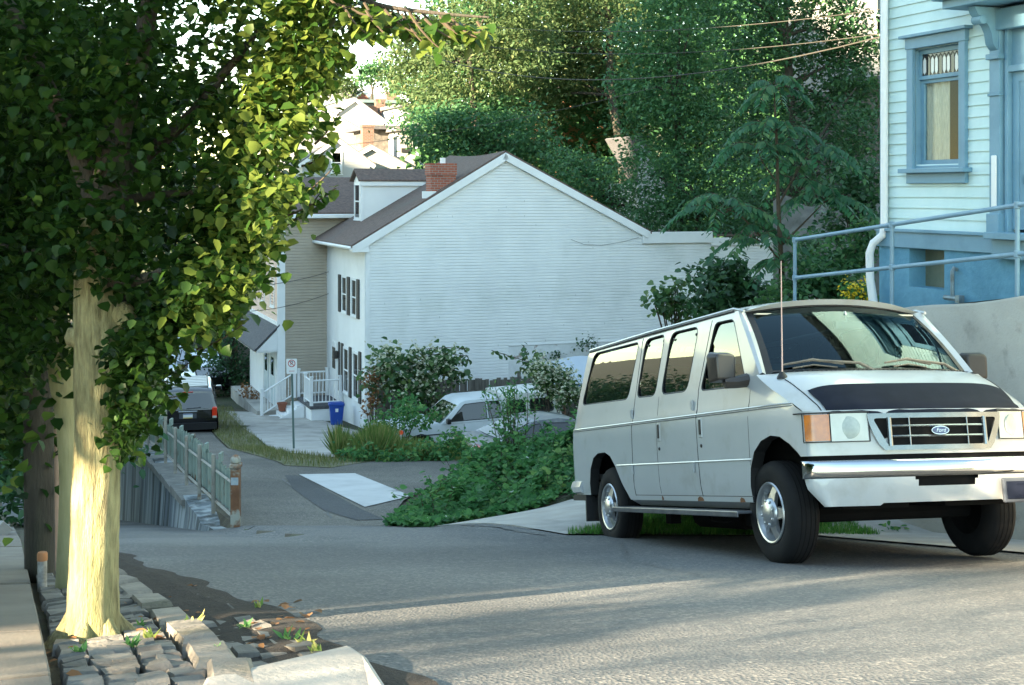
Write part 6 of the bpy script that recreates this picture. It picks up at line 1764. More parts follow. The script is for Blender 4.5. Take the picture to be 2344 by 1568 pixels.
for dx, dy in ((170, 250), (220, 300), (200, 400), (260, 470), (230, 560), (190, 600), (270, 590), (150, 480), (300, 380), (240, 180), (180, 120), (300, 520), (210, 480), (250, 120), (320, 250), (160, 560), (285, 640), (40, 60), (80, 150), (130, 250), (165, 330), (320, 60), (330, 140), (350, -40), (305, 190), (20, 0), (60, 110), (110, 205), (345, 10)):
    for j in range(3): cluster(crown_point(dx+random.uniform(-30, 30), dy+random.uniform(-30, 30), random.uniform(-.22, -.12)), 20, .07)
fringe = [(830, -70), (785, 20), (780, 90), (790, 150), (715, 210), (725, 280), (665, 320), (655, 380), (695, 430), (655, 470), (622, 530), (598, 580), (572, 640), (545, 690), (520, 740), (460, 752), (405, 785), (365, 835), (350, 895), (345, 940), (322, 935), (312, 990), (292, 1030), (275, 1045), (268, 900), (262, 790), (300, 740), (420, 600), (520, 400), (600, 100), (700, -70)]
k = 0
while k < 520:
    dx, dy = random.uniform(290, 830) if random.random() < .9 else random.uniform(275, 300), random.uniform(-70, 1045)
    if not inpoly(dx, dy, fringe) or (dy < 450 and random.random() < .35): continue
    cluster(crown_point(dx, dy, random.uniform(-.05, .6) if dx < 575 and dy < 600 else random.uniform(-.45, .35)), 16, .036, (.030, .050)); k += 1
fringe_tone = np.clip(rng.uniform(0, .8, len(pts))+np.clip((np.array(pts)[:, 0]+o1.x+1.55)/.9, 0, .45), 0, 1)  # paler towards the right: sunlight on the fringe put into leaf colour
leaves('crown', pts, np.array(szs), L_fg, t1, ROUND, pitch=(-1.25, .35), val=fringe_tone)

# second tree, dark pole and pinkish trunk behind it
def tree2(name, label, path, rad, m, blobs, D, n, lm, size, group=None, cat='tree'):
    o = P(path[0][0], path[0][1], D)
    root = thing(name, label, cat, o, group=group)
    b = MB(); limb(b, [P(x, y, D)-o for x, y in path], rad, 14, wob=.04); b.build('trunk', m, root, smooth=True, sharp=80)
    q = []
    for (dx, dy, rx, ry, w) in blobs:
        for j in range(int(n*w)):
            t = rng.normal(0, .5, 3)
            q.append(np.array(P(dx+t[0]*rx, dy+t[1]*ry, D+t[2]*rx*D/F))-np.array(o))
    if q: leaves('crown', q, size, lm, root, ROUND, pitch=(-1.25, .35))
    return root
tree2('street_tree', 'second street tree with a smooth mossy forked trunk behind the nearest one', [(150, 1362), (152, 1250), (155, 1100), (150, 960), (143, 880), (140, 830), (120, 740), (90, 640)], [.062, .052, .05, .056, .075, .085, .075, .05], M_bark2,
      [(60, 560, 300, 320, 1), (-250, 500, 400, 330, 1.2), (150, 250, 300, 300, .8)], 8.0, 2600, L_fg, (.06, .10))
tree2('street_tree', 'pinkish slim trunk glowing in sun beside the dark pole', [(128, 1318), (124, 1290), (124, 1180), (128, 1060), (122, 960), (118, 860)], [.02, .036, .040, .042, .036, .03], M_barkp, [(40, 940, 140, 160, 1), (10, 800, 200, 160, 1)], 9.2, 700, L_fg, (.06, .1))
up = thing('utility_pole', 'dark shaded wooden pole leftmost of the trunks', 'pole', P(92, 1330, 8.9))
b = MB(); b.tube([Vector((0, 0, -.1)), Vector((-.02, 0, 2.0)), Vector((-.05, 0, 4.6))], [.098, .095, .09], 16, wob=.02); b.build('pole', M_barkd, up, smooth=True, sharp=80)

# ---------------------------------------------------------------- background trees on the hill
def bigtree(label, blobs, D, base, lm, leaf=.24, dens=1.25, tr=None, group='trees on the hillside', name='leafy_tree', droop=.0, bark=None, trunk_r=.22):
    """blobs: (dx, dy, rx, ry, extra depth); crown of leaf clumps spread over each blob's volume, limbs reaching into it"""
    cx = sum(q[0] for q in blobs)/len(blobs)
    top = tr or [(cx, max(q[1] for q in blobs))]
    o = Vector((px(top[0][0], D), D, base))
    root = thing(name, label, 'tree', o, group=group)
    pth = [Vector((0, 0, 0))]+[P(x, y, D)-o for x, y in top]
    b = MB()
    limb(b, pth, [trunk_r*(1-.55*i/len(pth)) for i in range(len(pth))], 9, wob=.05)
    for (dx, dy, rx, ry, dd) in blobs:
        c = P(dx, dy, D+dd)-o; s = pth[-1] if len(pth) < 3 else min(pth[1:], key=lambda p: (p-c).length)
        if c.z > s.z-2: limb(b, [s, (s+c)/2+Vector((0, 0, .3)), c], [trunk_r*.42, trunk_r*.25, trunk_r*.08], 6)
    b.build('trunk', bark or M_barkd, root, smooth=True, sharp=80)
    P_, S_l, V_ = [], [], []
    for (dx, dy, rx, ry, dd) in blobs:
        mpp = (D+dd)/F; Rx, Rz = rx*mpp, ry*mpp
        c0 = np.array(P(dx, dy, D+dd)-o)
        ncl = int(dens*26*Rx*Rz/1.6)+6
        for k in range(ncl):
            v = rng.normal(0, 1, 3); v /= np.linalg.norm(v)
            rad = rng.uniform(.35, 1.0)**.5
            c = c0+v*rad*np.array([Rx, min(Rx, 2.6), Rz])
            n = int(rng.integers(20, 38)); sp_ = rng.uniform(.26, .5)*min(1.2, leaf/.2)
            q = rng.normal(0, 1, (n, 3))*np.array([sp_, sp_, sp_*.55])
            q[:, 2] -= droop*(q[:, 0]**2+q[:, 1]**2)
            P_.append(c+q); S_l.append(rng.uniform(.65, 1.2, n)*leaf); V_.append(np.clip(rng.normal(.45+.25*rng.uniform(-1, 1), .2, n), 0, 1))
    leaves('crown', np.concatenate(P_), np.concatenate(S_l), lm, root, LEAF, pitch=(-1.2, .5), val=np.concatenate(V_), wid=.8)
    return root
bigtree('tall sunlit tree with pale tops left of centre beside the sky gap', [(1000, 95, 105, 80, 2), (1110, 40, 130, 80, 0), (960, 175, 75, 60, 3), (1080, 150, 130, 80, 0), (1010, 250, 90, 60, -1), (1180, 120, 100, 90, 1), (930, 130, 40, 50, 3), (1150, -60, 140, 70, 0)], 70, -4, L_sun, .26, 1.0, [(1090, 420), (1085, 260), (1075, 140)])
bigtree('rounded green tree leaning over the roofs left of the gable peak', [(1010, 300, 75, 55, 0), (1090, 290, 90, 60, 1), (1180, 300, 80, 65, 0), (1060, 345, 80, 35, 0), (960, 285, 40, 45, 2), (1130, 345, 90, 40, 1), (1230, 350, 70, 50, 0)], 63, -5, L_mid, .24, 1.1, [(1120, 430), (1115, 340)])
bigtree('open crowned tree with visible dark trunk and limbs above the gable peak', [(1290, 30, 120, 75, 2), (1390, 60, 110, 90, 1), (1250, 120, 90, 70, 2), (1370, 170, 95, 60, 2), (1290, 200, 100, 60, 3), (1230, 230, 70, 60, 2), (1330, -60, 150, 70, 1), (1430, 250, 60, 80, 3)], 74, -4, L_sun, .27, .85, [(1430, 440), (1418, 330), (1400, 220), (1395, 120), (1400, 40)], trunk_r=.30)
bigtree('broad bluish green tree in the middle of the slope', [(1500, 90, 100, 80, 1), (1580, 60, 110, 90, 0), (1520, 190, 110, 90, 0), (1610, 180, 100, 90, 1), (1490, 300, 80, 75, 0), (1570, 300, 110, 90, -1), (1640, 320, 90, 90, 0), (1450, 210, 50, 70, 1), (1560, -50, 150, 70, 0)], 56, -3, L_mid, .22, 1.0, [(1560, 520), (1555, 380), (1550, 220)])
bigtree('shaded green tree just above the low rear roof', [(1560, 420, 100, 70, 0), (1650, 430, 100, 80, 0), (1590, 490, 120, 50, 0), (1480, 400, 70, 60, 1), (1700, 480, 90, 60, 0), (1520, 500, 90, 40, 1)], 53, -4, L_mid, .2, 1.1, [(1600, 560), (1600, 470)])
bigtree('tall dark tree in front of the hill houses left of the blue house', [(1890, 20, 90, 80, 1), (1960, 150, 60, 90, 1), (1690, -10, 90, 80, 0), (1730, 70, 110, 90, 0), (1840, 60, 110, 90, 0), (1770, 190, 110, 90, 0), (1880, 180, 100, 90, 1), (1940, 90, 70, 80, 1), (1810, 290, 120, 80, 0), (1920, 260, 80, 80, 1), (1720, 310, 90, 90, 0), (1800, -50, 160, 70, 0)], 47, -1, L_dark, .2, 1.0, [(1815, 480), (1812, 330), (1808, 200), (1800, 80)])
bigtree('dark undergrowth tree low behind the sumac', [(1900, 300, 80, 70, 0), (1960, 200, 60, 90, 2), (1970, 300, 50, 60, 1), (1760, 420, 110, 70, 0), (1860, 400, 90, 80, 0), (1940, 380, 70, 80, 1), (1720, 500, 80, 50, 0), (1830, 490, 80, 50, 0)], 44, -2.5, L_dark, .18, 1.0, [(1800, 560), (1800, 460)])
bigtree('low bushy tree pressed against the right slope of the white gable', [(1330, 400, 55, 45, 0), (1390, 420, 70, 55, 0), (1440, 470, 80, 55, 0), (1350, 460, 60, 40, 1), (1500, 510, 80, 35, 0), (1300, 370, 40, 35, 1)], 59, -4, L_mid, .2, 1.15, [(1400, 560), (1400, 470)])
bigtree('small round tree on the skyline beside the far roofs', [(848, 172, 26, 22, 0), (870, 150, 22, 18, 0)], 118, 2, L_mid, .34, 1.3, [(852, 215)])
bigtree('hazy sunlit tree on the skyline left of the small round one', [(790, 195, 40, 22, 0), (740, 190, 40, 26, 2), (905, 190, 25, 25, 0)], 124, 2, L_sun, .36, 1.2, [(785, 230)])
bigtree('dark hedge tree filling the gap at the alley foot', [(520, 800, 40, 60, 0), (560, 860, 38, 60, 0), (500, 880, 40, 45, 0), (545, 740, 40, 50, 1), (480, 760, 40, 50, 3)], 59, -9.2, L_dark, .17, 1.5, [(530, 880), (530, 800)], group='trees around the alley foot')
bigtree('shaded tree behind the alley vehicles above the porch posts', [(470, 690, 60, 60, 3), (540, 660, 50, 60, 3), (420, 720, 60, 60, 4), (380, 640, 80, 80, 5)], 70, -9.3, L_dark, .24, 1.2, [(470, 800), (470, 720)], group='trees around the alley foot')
# trees down the left side of the street (mostly behind the near crown; mirrored in the van windows)
for k, (x, y, h, lab) in enumerate(((-10.3, 25.6, 2.6, 'street side tree far down the hill seen past the left trunks'), (-12.0, 29.6, 4.4, 'taller tree downhill on the left side of the street'), (-14.3, 34.5, 5.2, 'tree downhill behind the left trunks near the street bend'), (-16.5, 40, 6.0, 'farthest street side tree downhill on the left'))):
    z0 = hm(y)-.2; D = y
    cx, cy = x/D*F+HX, HY-(z0+h)/D*F
    u = F/D
    bigtree(lab, [(cx, cy, 1.8*u, 1.5*u, 0), (cx-1.4*u, cy+1.2*u, 1.5*u, 1.2*u, .5), (cx+1.3*u, cy+1.1*u, 1.4*u, 1.2*u, -.5), (cx, cy+2.4*u, 1.8*u, 1.1*u, 0), (cx-.8*u, cy+4.2*u, 1.9*u, 1.4*u, .3), (cx+.9*u, cy+5.6*u, 1.8*u, 1.4*u, -.3), (cx, cy+7.2*u, 1.9*u, 1.4*u, 0)][:(5 if h > 7 else 4)], D, z0, L_sun if k % 2 else L_mid, .2, 1.2, [(cx, cy+2.0*u), (cx, cy+.6*u)], group='trees down the left side of the street')
# distant wood that closes the hillside behind the single trees
q, s_, v_ = [], [], []
for k in range(1900):
    dx = random.uniform(960, 2060); D = random.uniform(76, 92)
    dy = random.uniform(-60, 520)
    if dx < 1010 and dy < 60: continue
    if (dx-1265)**2/38**2+(dy-285)**2/55**2 < 1 or (dx-1990)**2/40**2+(dy-110)**2/60**2 < 1: continue
    c = np.array(P(dx, dy, D)); n = 34
    q.append(c+rng.normal(0, 1, (n, 3))*np.array([.9, .9, .6])); s_.append(rng.uniform(.3, .55, n)); v_.append(np.clip(rng.normal(random.uniform(.2, .7), .2, n), 0, 1))
wd = leaves('hillside_wood', np.concatenate(q), np.concatenate(s_), L_mid, None, LEAF, val=np.concatenate(v_), wid=.9)
wd['kind'] = 'stuff'
# the off-frame street tree whose sparse crown dapples the foreground
ot = thing('street_tree', 'sparse street tree behind the camera that dapples the road', 'tree', (SN*5.6+SUN_D*-9).xyz+Vector((0, 0, -1.2)))
b = MB(); limb(b, [(0, 0, 0), (.05, 0, 1.2), (.3, .0, 2.6), (1.2, -.9, 4.4)], [.12, .10, .07, .03], 10); b.build('trunk', M_bark, ot, smooth=True)
q = []
for k in range(150):
    s_, t_, z_ = random.uniform(.3, 5.0), random.uniform(-10, -8), random.uniform(1.9, 4.2)
    if k > 62: s_, z_ = random.uniform(3.4, 5.15), random.uniform(1.3, 2.6)
    if k > 105: s_, z_ = random.uniform(4.1, 5.0), random.uniform(2.6, 3.5)
    c = SN*s_+SUN_D*t_-ot.location
    q.append(np.array([c.x, c.y, z_-ot.location.z])+rng.normal(0, .15, (18, 3)))
leaves('crown', np.concatenate(q), (.07, .11), L_fg, ot, ROUND)

# dense street tree just outside the frame on the left; its crown keeps the sun off the near tree's inner crown
nt_ = thing('street_tree', 'dense street tree left of the camera whose crown shades its neighbour', 'tree', (-8.4, 1.6, -1.5))
b = MB(); limb(b, [(0, 0, 0), (.03, 0, 1.2), (.0, .05, 2.6), (.1, 0, 5.4)], [.15, .13, .11, .04], 10); b.build('trunk', M_bark, nt_, smooth=True)
q = []
for k in range(968):
    s_ = 4.93+4.5*random.random()**1.4; t_ = random.uniform(-6.2, -4.2)
    if k > 640: s_ = random.uniform(5.3, 9.4); t_ = random.uniform(-4.2, -.6)
    z_ = random.uniform(2.3-.6*min(1, max(0, (s_-5.0)/.4)), 6.4)
    if k > 640: z_ = random.uniform(2.6, 4.8)
    if k > 930: s_, t_, z_ = random.uniform(5.25, 5.85), random.uniform(-5.5, -4.8), random.uniform(1.85, 2.5)
    c = SN*s_+SUN_D*t_
    q.append(np.array([c.x+8.4, c.y-1.6, z_+1.5])+rng.normal(0, .15, (22, 3)))
leaves('crown', np.concatenate(q), (.10, .15), L_fg, nt_, ROUND)

# ---------------------------------------------------------------- sumac-like tree of heaven by the blue rail
def frond(st, base, dirv, L_, npairs=12, ll=.17, arch_=.8):
    """compound leaf: arched stalk with paired leaflets"""
    d = np.array(dirv, float); d /= np.linalg.norm(d)
    side = np.cross(d, [0, 0, 1]); side /= (np.linalg.norm(side)+1e-9)
    path = []
    for t in np.linspace(0, 1, 9):
        p = np.array(base)+d*L_*t+np.array([0, 0, -arch_*L_*t*t]); path.append(p)
    st.tube([tuple(p) for p in path], [.007-.005*t for t in np.linspace(0, 1, 9)], 4)
    for k in range(npairs):
        t = .18+.82*k/(npairs-1)
        p = np.array(base)+d*L_*t+np.array([0, 0, -arch_*L_*t*t])
        for s in (-1, 1):
            v = side*s*.6+d*.35+np.array([0, 0, -.72]); v /= np.linalg.norm(v)
            yaw = math.atan2(-v[0], v[1]); pit = math.asin(v[2])
            fp_.append(p); fy_.append(yaw); fpi_.append(pit); fs_.append(ll*(1-.45*abs(t-.5))*random.uniform(.85, 1.1))
fp_, fy_, fpi_, fs_ = [], [], [], []
Ds = 19.
so_ = P(1792, 705, Ds)
su = thing('sumac_tree', 'slender sapling with long feathery fronds rising before the white house extension', 'tree', so_)
st = MB(); SL = lambda x, y, d=0: P(x, y, Ds+d)-so_
limb(st, [SL(1792, 720), SL(1790, 640), SL(1784, 520), SL(1780, 420), SL(1778, 330), SL(1774, 250), SL(1772, 195)], [.045, .042, .034, .026, .02, .013, .006], 8)
limb(st, [SL(1782, 470), SL(1815, 410, .2), SL(1850, 350, .3)], [.02, .014, .006], 6); limb(st, [SL(1788, 600), SL(1740, 540, -.1), SL(1690, 490, -.2), SL(1660, 480, -.2)], [.02, .014, .010, .006], 6)
limb(st, [SL(1790, 560), SL(1830, 520, .1), SL(1880, 470, .2)], [.02, .014, .006], 6); limb(st, [SL(1780, 420), SL(1745, 370), SL(1738, 350)], [.015, .01, .006], 6)
tips = [(1773, 195, 0, 8, .6), (1777, 300, 0, 7, 1.0), (1738, 345, 0, 7, .95), (1850, 345, .3, 9, 1.05), (1660, 478, -.2, 9, 1.0), (1885, 462, .2, 9, 1.05), (1815, 412, .2, 5, .9), (1745, 545, 0, 6, .9), (1790, 600, 0, 5, .8)]
for (x, y, d, n, L_) in tips:
    a0 = random.uniform(0, 6.28)
    for k in range(n):
        a = a0+k*2*math.pi/n+random.uniform(-.3, .3)
        frond(st, np.array(SL(x+random.uniform(-4, 4), y+random.uniform(-10, 14), d)), (math.cos(a), math.sin(a)*.9, random.uniform(.35, 1.2)), L_*random.uniform(.8, 1.15), 12, .19)
st.build('stem', M_twig, su, smooth=True)
leaves('crown', np.array(fp_), np.array(fs_), L_sumac, su, SLIM, yaw=np.array(fy_), pitch=np.array(fpi_), roll=(-.7, .7), wid=1.35)

# ---------------------------------------------------------------- shrubs
def shrub(label, blobs, D, base, lm, leaf, n, name='shrub', cat='shrub', shape=LEAF, stems=True, group=None, flowers=None, wid=1.):
    cx = sum(q[0] for q in blobs)/len(blobs)
    o = Vector((px(cx, D), D, base)); root = thing(name, label, cat, o, group=group)
    if stems:
        b = MB()
        for (dx, dy, rx, ry, dd) in blobs:
            for j in range(3):
                c = P(dx+random.uniform(-.5, .5)*rx, dy+random.uniform(-.6, .6)*ry, D+dd)-o
                limb(b, [(random.uniform(-.15, .15), random.uniform(-.1, .1), -.1), (c.x*.6, c.y*.6, c.z*.55), c], [.016, .012, .005], 5)
        b.build('stems', M_twig, root)
    q = []
    for (dx, dy, rx, ry, dd) in blobs:
        m = (D+dd)/F
        for k in range(max(3, int(n*rx*ry/1500))):
            v = rng.normal(0, 1, 3); v /= np.linalg.norm(v); rad = rng.uniform(.2, 1)**.5
            c = np.array(P(dx, dy, D+dd)-o)+v*rad*np.array([rx*m, min(rx*m, .8), ry*m])
            q.append(c+rng.normal(0, leaf*.9, (9, 3)))
    q = np.concatenate(q)
    leaves('foliage', q, (leaf*.7, leaf*1.2), lm, root, shape, pitch=(-1.2, .4), wid=wid)
    if flowers:
        fl, nfl, fs = flowers
        pick = q[rng.integers(0, len(q), nfl)]+rng.normal(0, leaf*.3, (nfl, 3))+np.array([0, -leaf*.8, leaf*.6])
        leaves('blossom', pick, (fs*.7, fs*1.2), fl, root, ROUND, pitch=(-.6, 1.2))
    return root
shrub('dense dark rounded bush behind the van roof in front of the rear extension', [(1640, 640, 60, 40, 0), (1690, 660, 60, 45, 0), (1620, 690, 50, 35, -.5), (1730, 690, 60, 40, 0), (1665, 615, 40, 25, 0)], 21, -2.3, L_dark, .12, 34)
shrub('light leafy sprig standing against the white siding left of the dark bush', [(1525, 680, 34, 22, 0), (1550, 700, 36, 26, 0), (1500, 690, 22, 14, 0), (1545, 660, 18, 14, 0), (1590, 720, 40, 20, 0)], 22, -2.8, L_knot, .12, 24, shape=ROUND)
shrub('tangled green shrubs under the blue handrail', [(1850, 640, 60, 45, 0), (1910, 650, 50, 45, .2), (1800, 690, 60, 35, -.2), (1960, 690, 45, 30, 0), (1880, 600, 40, 25, .6), (1940, 600, 40, 40, .8), (1975, 560, 30, 60, 1.0), (1860, 560, 30, 30, 2)], 18.5, -1.7, L_mid, .10, 40)
shrub('goldenrod clump with bright yellow flowers beside the white downspout', [(1960, 668, 20, 22, 0), (1975, 690, 22, 18, 0), (1945, 690, 16, 14, 0)], 16.8, -1.5, L_weed, .07, 60, name='goldenrod', cat='flowers', flowers=(L_yellow, 420, .035))
shrub('ivy and bushes hanging over the old stone bank beside the blue house', [(1930, 430, 45, 60, 0), (1975, 480, 35, 60, 0), (1900, 520, 40, 30, 0), (1985, 400, 25, 40, .5)], 26, -1.5, L_dark, .13, 34)
ob = thing('stone_bank', 'old grey stone bank wall low on the hill left of the blue house', 'wall', (px(1870, 27.5), 27.5, -2.2))
b = MB(); b.grid(lambda u, v: Vector((-.9+2.4*u, .2*math.sin(u*9)+.3*u, 2.0*v+.12*math.sin(u*14)*v)), 25, 8); b.build('wall', mk('stone_grey', (.16, .155, .14), (.26, .25, .23), sc=2.4, rough=.95, bump=.05, bsc=5), ob, smooth=True)

# knotweed with cream blossom over the board fence
kn = shrub('big leaved knotweed with cream blossom sprawling over the board fence', [(900, 840, 45, 38, 0), (960, 850, 60, 40, 0), (1010, 830, 45, 25, 0), (930, 900, 55, 32, 0), (880, 810, 18, 20, .3), (1040, 860, 26, 14, .2), (985, 905, 40, 20, -.2), (860, 880, 24, 22, 0)], 43, -8.0, L_knot, .21, 22, name='knotweed', cat='plant', shape=ROUND, flowers=(L_cream, 900, .11))
b = MB()
for (x0, y0, x1, y1) in ((960, 800, 1075, 798), (980, 812, 1072, 815), (1000, 826, 1078, 826), (1010, 845, 1075, 858), (1290, 860, 1125, 802), (1215, 850, 1198, 790), (1240, 850, 1190, 845), (1235, 860, 1225, 800)):
    A, B = np.array(P(x0, y0, 43)), np.array(P(x1, y1, 43.1)); o_ = np.array(kn.location)
    b.tube([tuple(A-o_), tuple((A+B)/2-o_+np.array([0, 0, .05])), tuple(B-o_)], .012, 4)
    if x1 < 1080 or True:
        qq = [A+(B-A)*t+rng.normal(0, .05, 3)-o_ for t in np.linspace(.1, 1, 26)]
        leaves('shoot', qq, (.12, .22), L_knot, kn, ROUND, pitch=(-1.2, -.2))
b.build('shoot_stems', M_twig, kn)
shrub('rusty brown dying vine at the corner post of the board fence', [(848, 860, 14, 22, 0), (855, 905, 14, 30, 0), (842, 940, 8, 20, 0), (870, 860, 18, 10, 0)], 42.6, -8.0, L_brown, .13, 40, name='vine', cat='plant')
shrub('feathery pale blossomed bush between the pickup cap and the van', [(1270, 860, 45, 24, 0), (1230, 850, 36, 16, 0), (1290, 890, 40, 28, 0), (1240, 880, 30, 16, -.3), (1300, 905, 40, 22, -.4)], 39.2, -7.8, L_knot, .15, 40, name='flowering_bush', cat='shrub', flowers=(L_cream, 1200, .085))
shrub('dark ivy patches climbing the painted masonry', [(1275, 812, 16, 8, 0), (1330, 790, 14, 8, 0), (1355, 785, 12, 14, 0), (1365, 830, 10, 26, 0), (1235, 822, 18, 4, 0)], 48.2, -7.0, L_dark, .12, 60, name='ivy', cat='plant', stems=False)
# leafy undergrowth by the fence foot
shrub('green undergrowth between the board fence and the tall grass', [(900, 960, 45, 25, 0), (960, 950, 40, 22, 0), (860, 985, 30, 20, 0), (930, 925, 30, 20, 1)], 38, -7.6, L_weed, .14, 40, name='undergrowth', cat='plants')
# tall seeding grass at the edge of the lot
gp_, gs_ = [], []
poly = [(800, 1052), (850, 1058), (950, 1052), (1050, 1036), (1055, 1010), (960, 1000), (840, 1000), (790, 1025)]
while len(gp_) < 15000:
    dx, D = random.uniform(770, 1065), random.uniform(28.4, 33)
    if D < 28.9+.7*math.sin(dx*.043)+.4*math.sin(dx*.13): continue
    x = px(dx, D); gp_.append((x, D, H(x, D)+random.uniform(-.05, .02))); gs_.append(random.uniform(.25, .85)*(.75+.22*math.sin(dx*.06)+.15*math.sin(dx*.17+D*3))*(1-.5*sm(900, 970, dx)))
tg = leaves('tall_grass', gp_, np.clip(np.array(gs_), .15, 1.1), L_hay, None, BLADE, pitch=(.75, 1.9), roll=(-.6, .6), wid=.30); tg['kind'] = 'stuff'
shrub('low broad leaved weeds in front of the dark saloon and grass', [(985, 1030, 55, 18, -.6), (1040, 1010, 30, 26, -.5), (830, 1036, 36, 16, -.9), (920, 1046, 40, 9, -1.0), (790, 1035, 22, 12, -.5), (880, 1042, 24, 10, -1)], 29.2, -6.1, L_weed, .10, 70, name='weeds', cat='plants')

# bindweed mound that fills the bank between driveway and lot
bw = thing('bindweed', 'thick green bindweed mound spilling down the bank left of the van', 'plants', (px(1180, 20), 20, al(20)))
o_ = np.array(bw.location)
mp = [(885, 1198), (910, 1172), (965, 1145), (1025, 1098), (1056, 1055), (1075, 1030), (1120, 1018), (1200, 1010), (1260, 998), (1340, 975), (1420, 955), (1420, 1135), (1310, 1150), (1200, 1172), (1080, 1195), (985, 1212), (930, 1210)]
q, v_ = [], []
while len(q) < 24000:
    dx, dy = random.uniform(885, 1420), random.uniform(925, 1212)
    if not inpoly(dx, dy, mp): continue
    D = float(np.interp(dy, [925, 960, 1040, 1120, 1190, 1212], [25.5, 24, 21.8, 19.6, 17.6, 16.7]))+(.5*math.sin(dx*.045)+.4*math.sin(dx*.11+dy*.07)+.3*math.sin(dx*.021-dy*.05+1))*(1 if dy < 1150 else .3)
    p = np.array(P(dx, dy, D))
    k = math.sin(dx*.05+1)*math.sin(dy*.062)+.5*math.sin(dx*.13)*math.sin(dy*.15+2)
    dp = abs(random.gauss(0, .16))
    p = p+np.array([0, dp*.8, -dp*.6])+rng.normal(0, .03, 3)
    g = H(p[0], p[1])+.02
    if p[2] < g-.12: continue
    if p[2] < g: p[2] = g+random.uniform(0, .06)
    q.append(p-o_); v_.append(min(1, max(0, .45+.22*k+random.gauss(0, .18))))
tall = MB()
for k in range(150):
    dx, dy = random.uniform(900, 1400), random.uniform(960, 1185)
    if not inpoly(dx, dy, mp): continue
    D = float(np.interp(dy, [925, 960, 1040, 1120, 1190, 1212], [25.5, 24, 21.8, 19.6, 17.6, 16.7]))
    A = np.array(P(dx, dy, D)); h = random.uniform(.1, .38); B = A+np.array([random.gauss(0, .14), random.gauss(0, .1), h])
    tall.tube([tuple(A-o_), tuple((A+B)/2-o_+np.array([.03, 0, .03])), tuple(B-o_)], [.006, .005, .002], 4)
    vv = random.uniform(.1, 1)
    for t in np.linspace(.1, 1, 18): q.append(A+(B-A)*t+rng.normal(0, .05, 3)-o_); v_.append(min(1, max(0, vv+random.gauss(0, .1))))
tall.build('stalks', M_twig, bw)['kind'] = 'stuff'
leaves('foliage', q, (.05, .12), L_weed, bw, ROUND, pitch=(-.5, 1.0), roll=(-.6, .6), val=v_)
b = MB()
mu = [Vector(P(dx, dy, float(np.interp(dy, [925, 960, 1040, 1120, 1190, 1212], [26.3, 24.8, 22.5, 20.2, 18.0, 17.0])))) for dy in range(940, 1212, 18) for dx in range(900, 1421, 20)]
n = len(range(900, 1421, 20)); rows = len(range(940, 1212, 18))
b.add([(p.x-o_[0], p.y-o_[1], max(p.z-.2, H(p.x, p.y)-.05)-o_[2]) for p in mu], [(i*n+j, i*n+j+1, (i+1)*n+j+1, (i+1)*n+j) for i in range(rows-1) for j in range(n-1) if inpoly(900+20*j+10, 940+18*i+9, mp)])
b.build('stems', M_hill, bw, smooth=True)
fl = [q[i]+np.array([0, -.07, .05]) for i in rng.integers(0, len(q), 46)]
leaves('blossom', fl, (.05, .075), L_petal, bw, ROUND, pitch=(.2, 1.2))
# tall feathery mugwort stalks above the mound
mg = thing('mugwort', 'tall feathery weed stalks standing up from the bindweed before the parked cars', 'plants', (px(1180, 22.5), 22.5, al(22.5)+.4))
o_ = np.array(mg.location); b = MB(); q = []
for k in range(11):
    x0 = random.uniform(1120, 1225); x1 = x0+random.uniform(-40, 25); y1 = random.uniform(872, 960) if k > 4 else random.uniform(868, 890)
    A, B = np.array(P(x0, 1030, 22.3)), np.array(P(x1, y1, 22.5+random.uniform(-.4, .4)))
    b.tube([tuple(A-o_), tuple((A+B)/2-o_+np.array([.03, 0, 0])), tuple(B-o_)], [.009, .007, .003], 4)
    for t in np.linspace(.15, 1, 60): q.append(A+(B-A)*t+rng.normal(0, 1, 3)*np.array([.09, .09, .03])*(1.15-.75*t)-o_)
b.build('stems', M_twig, mg); leaves('foliage', q, (.07, .13), L_weed, mg, SLIM, pitch=(-.5, 1.1))

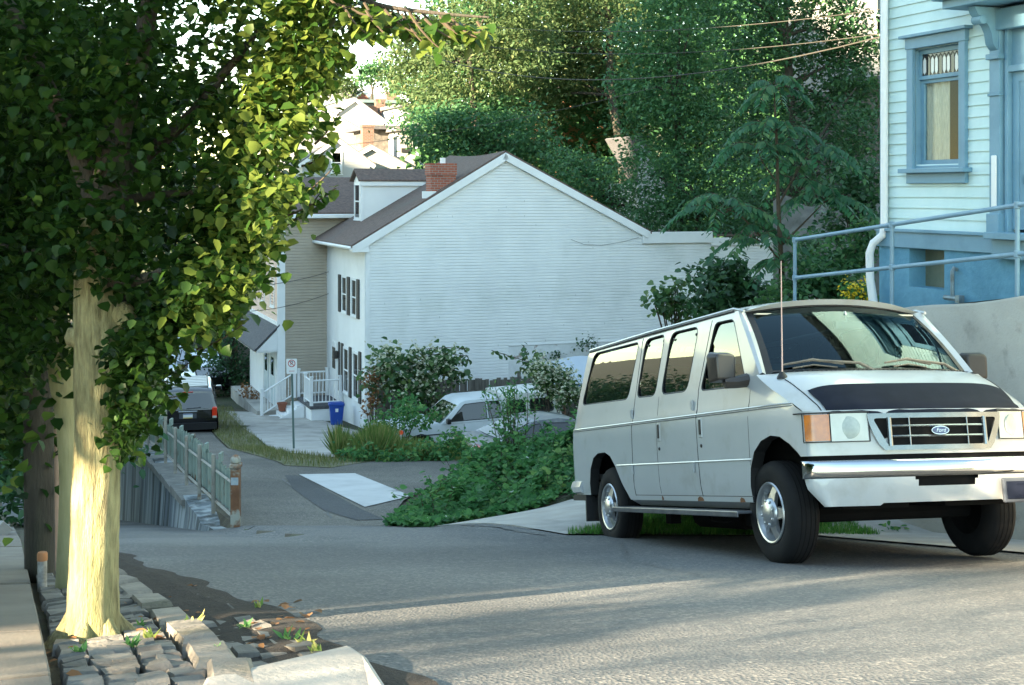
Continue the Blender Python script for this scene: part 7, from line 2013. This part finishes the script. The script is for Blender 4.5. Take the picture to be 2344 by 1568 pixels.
# ---------------------------------------------------------------- grass
def grass(name, poly, n, size, lm, hf, pitch=(.7, 1.7), wid=1.6):
    xs = [p[0] for p in poly]; yy = [p[1] for p in poly]; q = []
    while len(q) < n:
        x, y = random.uniform(min(xs), max(xs)), random.uniform(min(yy), max(yy))
        if inpoly(x, y, poly): q.append((x, y, hf(x, y)))
    o = leaves(name, q, size, lm, None, BLADE, pitch=pitch, roll=(-.3, .3), wid=wid); o['kind'] = 'stuff'; return o
grass('roadside_grass', [(.55, 13.66), (2.9, 13.48), (3.7, 13.4), (3.6, 14.4), (3.3, 16.2), (2.2, 16.0), (1.2, 14.5)], 14000, (.04, .10), L_grass, lambda x, y: H(x, y)+.01)
grass('verge_grass', [(-3.6, 26.6), (-4.6, 27.1), (-6.55, 33), (-9.25, 42), (-12.9, 55), (-11.3, 54), (-8.05, 42), (-5.55, 33), (-3.25, 28.4), (-2.9, 28.3)], 5200, (.06, .16), leafmat('verge_blade', (.09, .13, .035), (.17, .17, .06), (.26, .23, .11), trans=.3, rough=.7), lambda x, y: H(x, y))
shrub('broad leaved weeds growing by the pavement under the van nose', [(2040, 1222, 30, 12, 0), (1960, 1215, 22, 9, .2), (2100, 1205, 26, 10, .4), (1985, 1195, 40, 14, 1.0)], 13.9, H(3.6, 13.9), L_weed, .07, 46, name='weeds', cat='plants', stems=False)
for k, (dx, dy, s) in enumerate(((300, 1485, .05), (345, 1470, .05), (185, 1500, .045), (440, 1445, .06), (655, 1470, .05), (700, 1480, .045), (560, 1440, .035), (590, 1395, .04), (500, 1500, .04), (720, 1500, .045), (320, 1440, .04))):
    g = G(dx, dy); q = [(random.gauss(0, .012), random.gauss(0, .012), random.uniform(0, .01)) for j in range(9)]
    r_ = thing('sprout', ('thin weed sprout in the stone verge left of the kerb', 'weed sprout growing from the gutter stones')[dx > 400], 'plant', g, group='weed sprouts between the stones')
    leaves('leaf', q, (s*.8, s*1.6), L_hay if k % 2 else L_weed, r_, SLIM, pitch=(.5, 1.4))
dry = leaves('fallen_leaves', [(lambda g: (g.x, g.y, g.z+.012))(G(random.uniform(*a), random.uniform(*c))) for a, c, n in (((560, 730), (1380, 1480), 26), ((30, 200), (1420, 1560), 16), ((250, 460), (1330, 1470), 40)) for j in range(n)], (.03, .07), L_brown, None, LEAF, pitch=(-.25, .25), roll=(-.3, .3)); dry['kind'] = 'stuff'
shrub('dry brown bush in front of the tan house doors', [(572, 905, 12, 20, 0), (585, 920, 12, 14, 0), (560, 885, 10, 12, .5)], 54, -9.1, L_brown, .13, 60, name='dry_bush', cat='shrub')
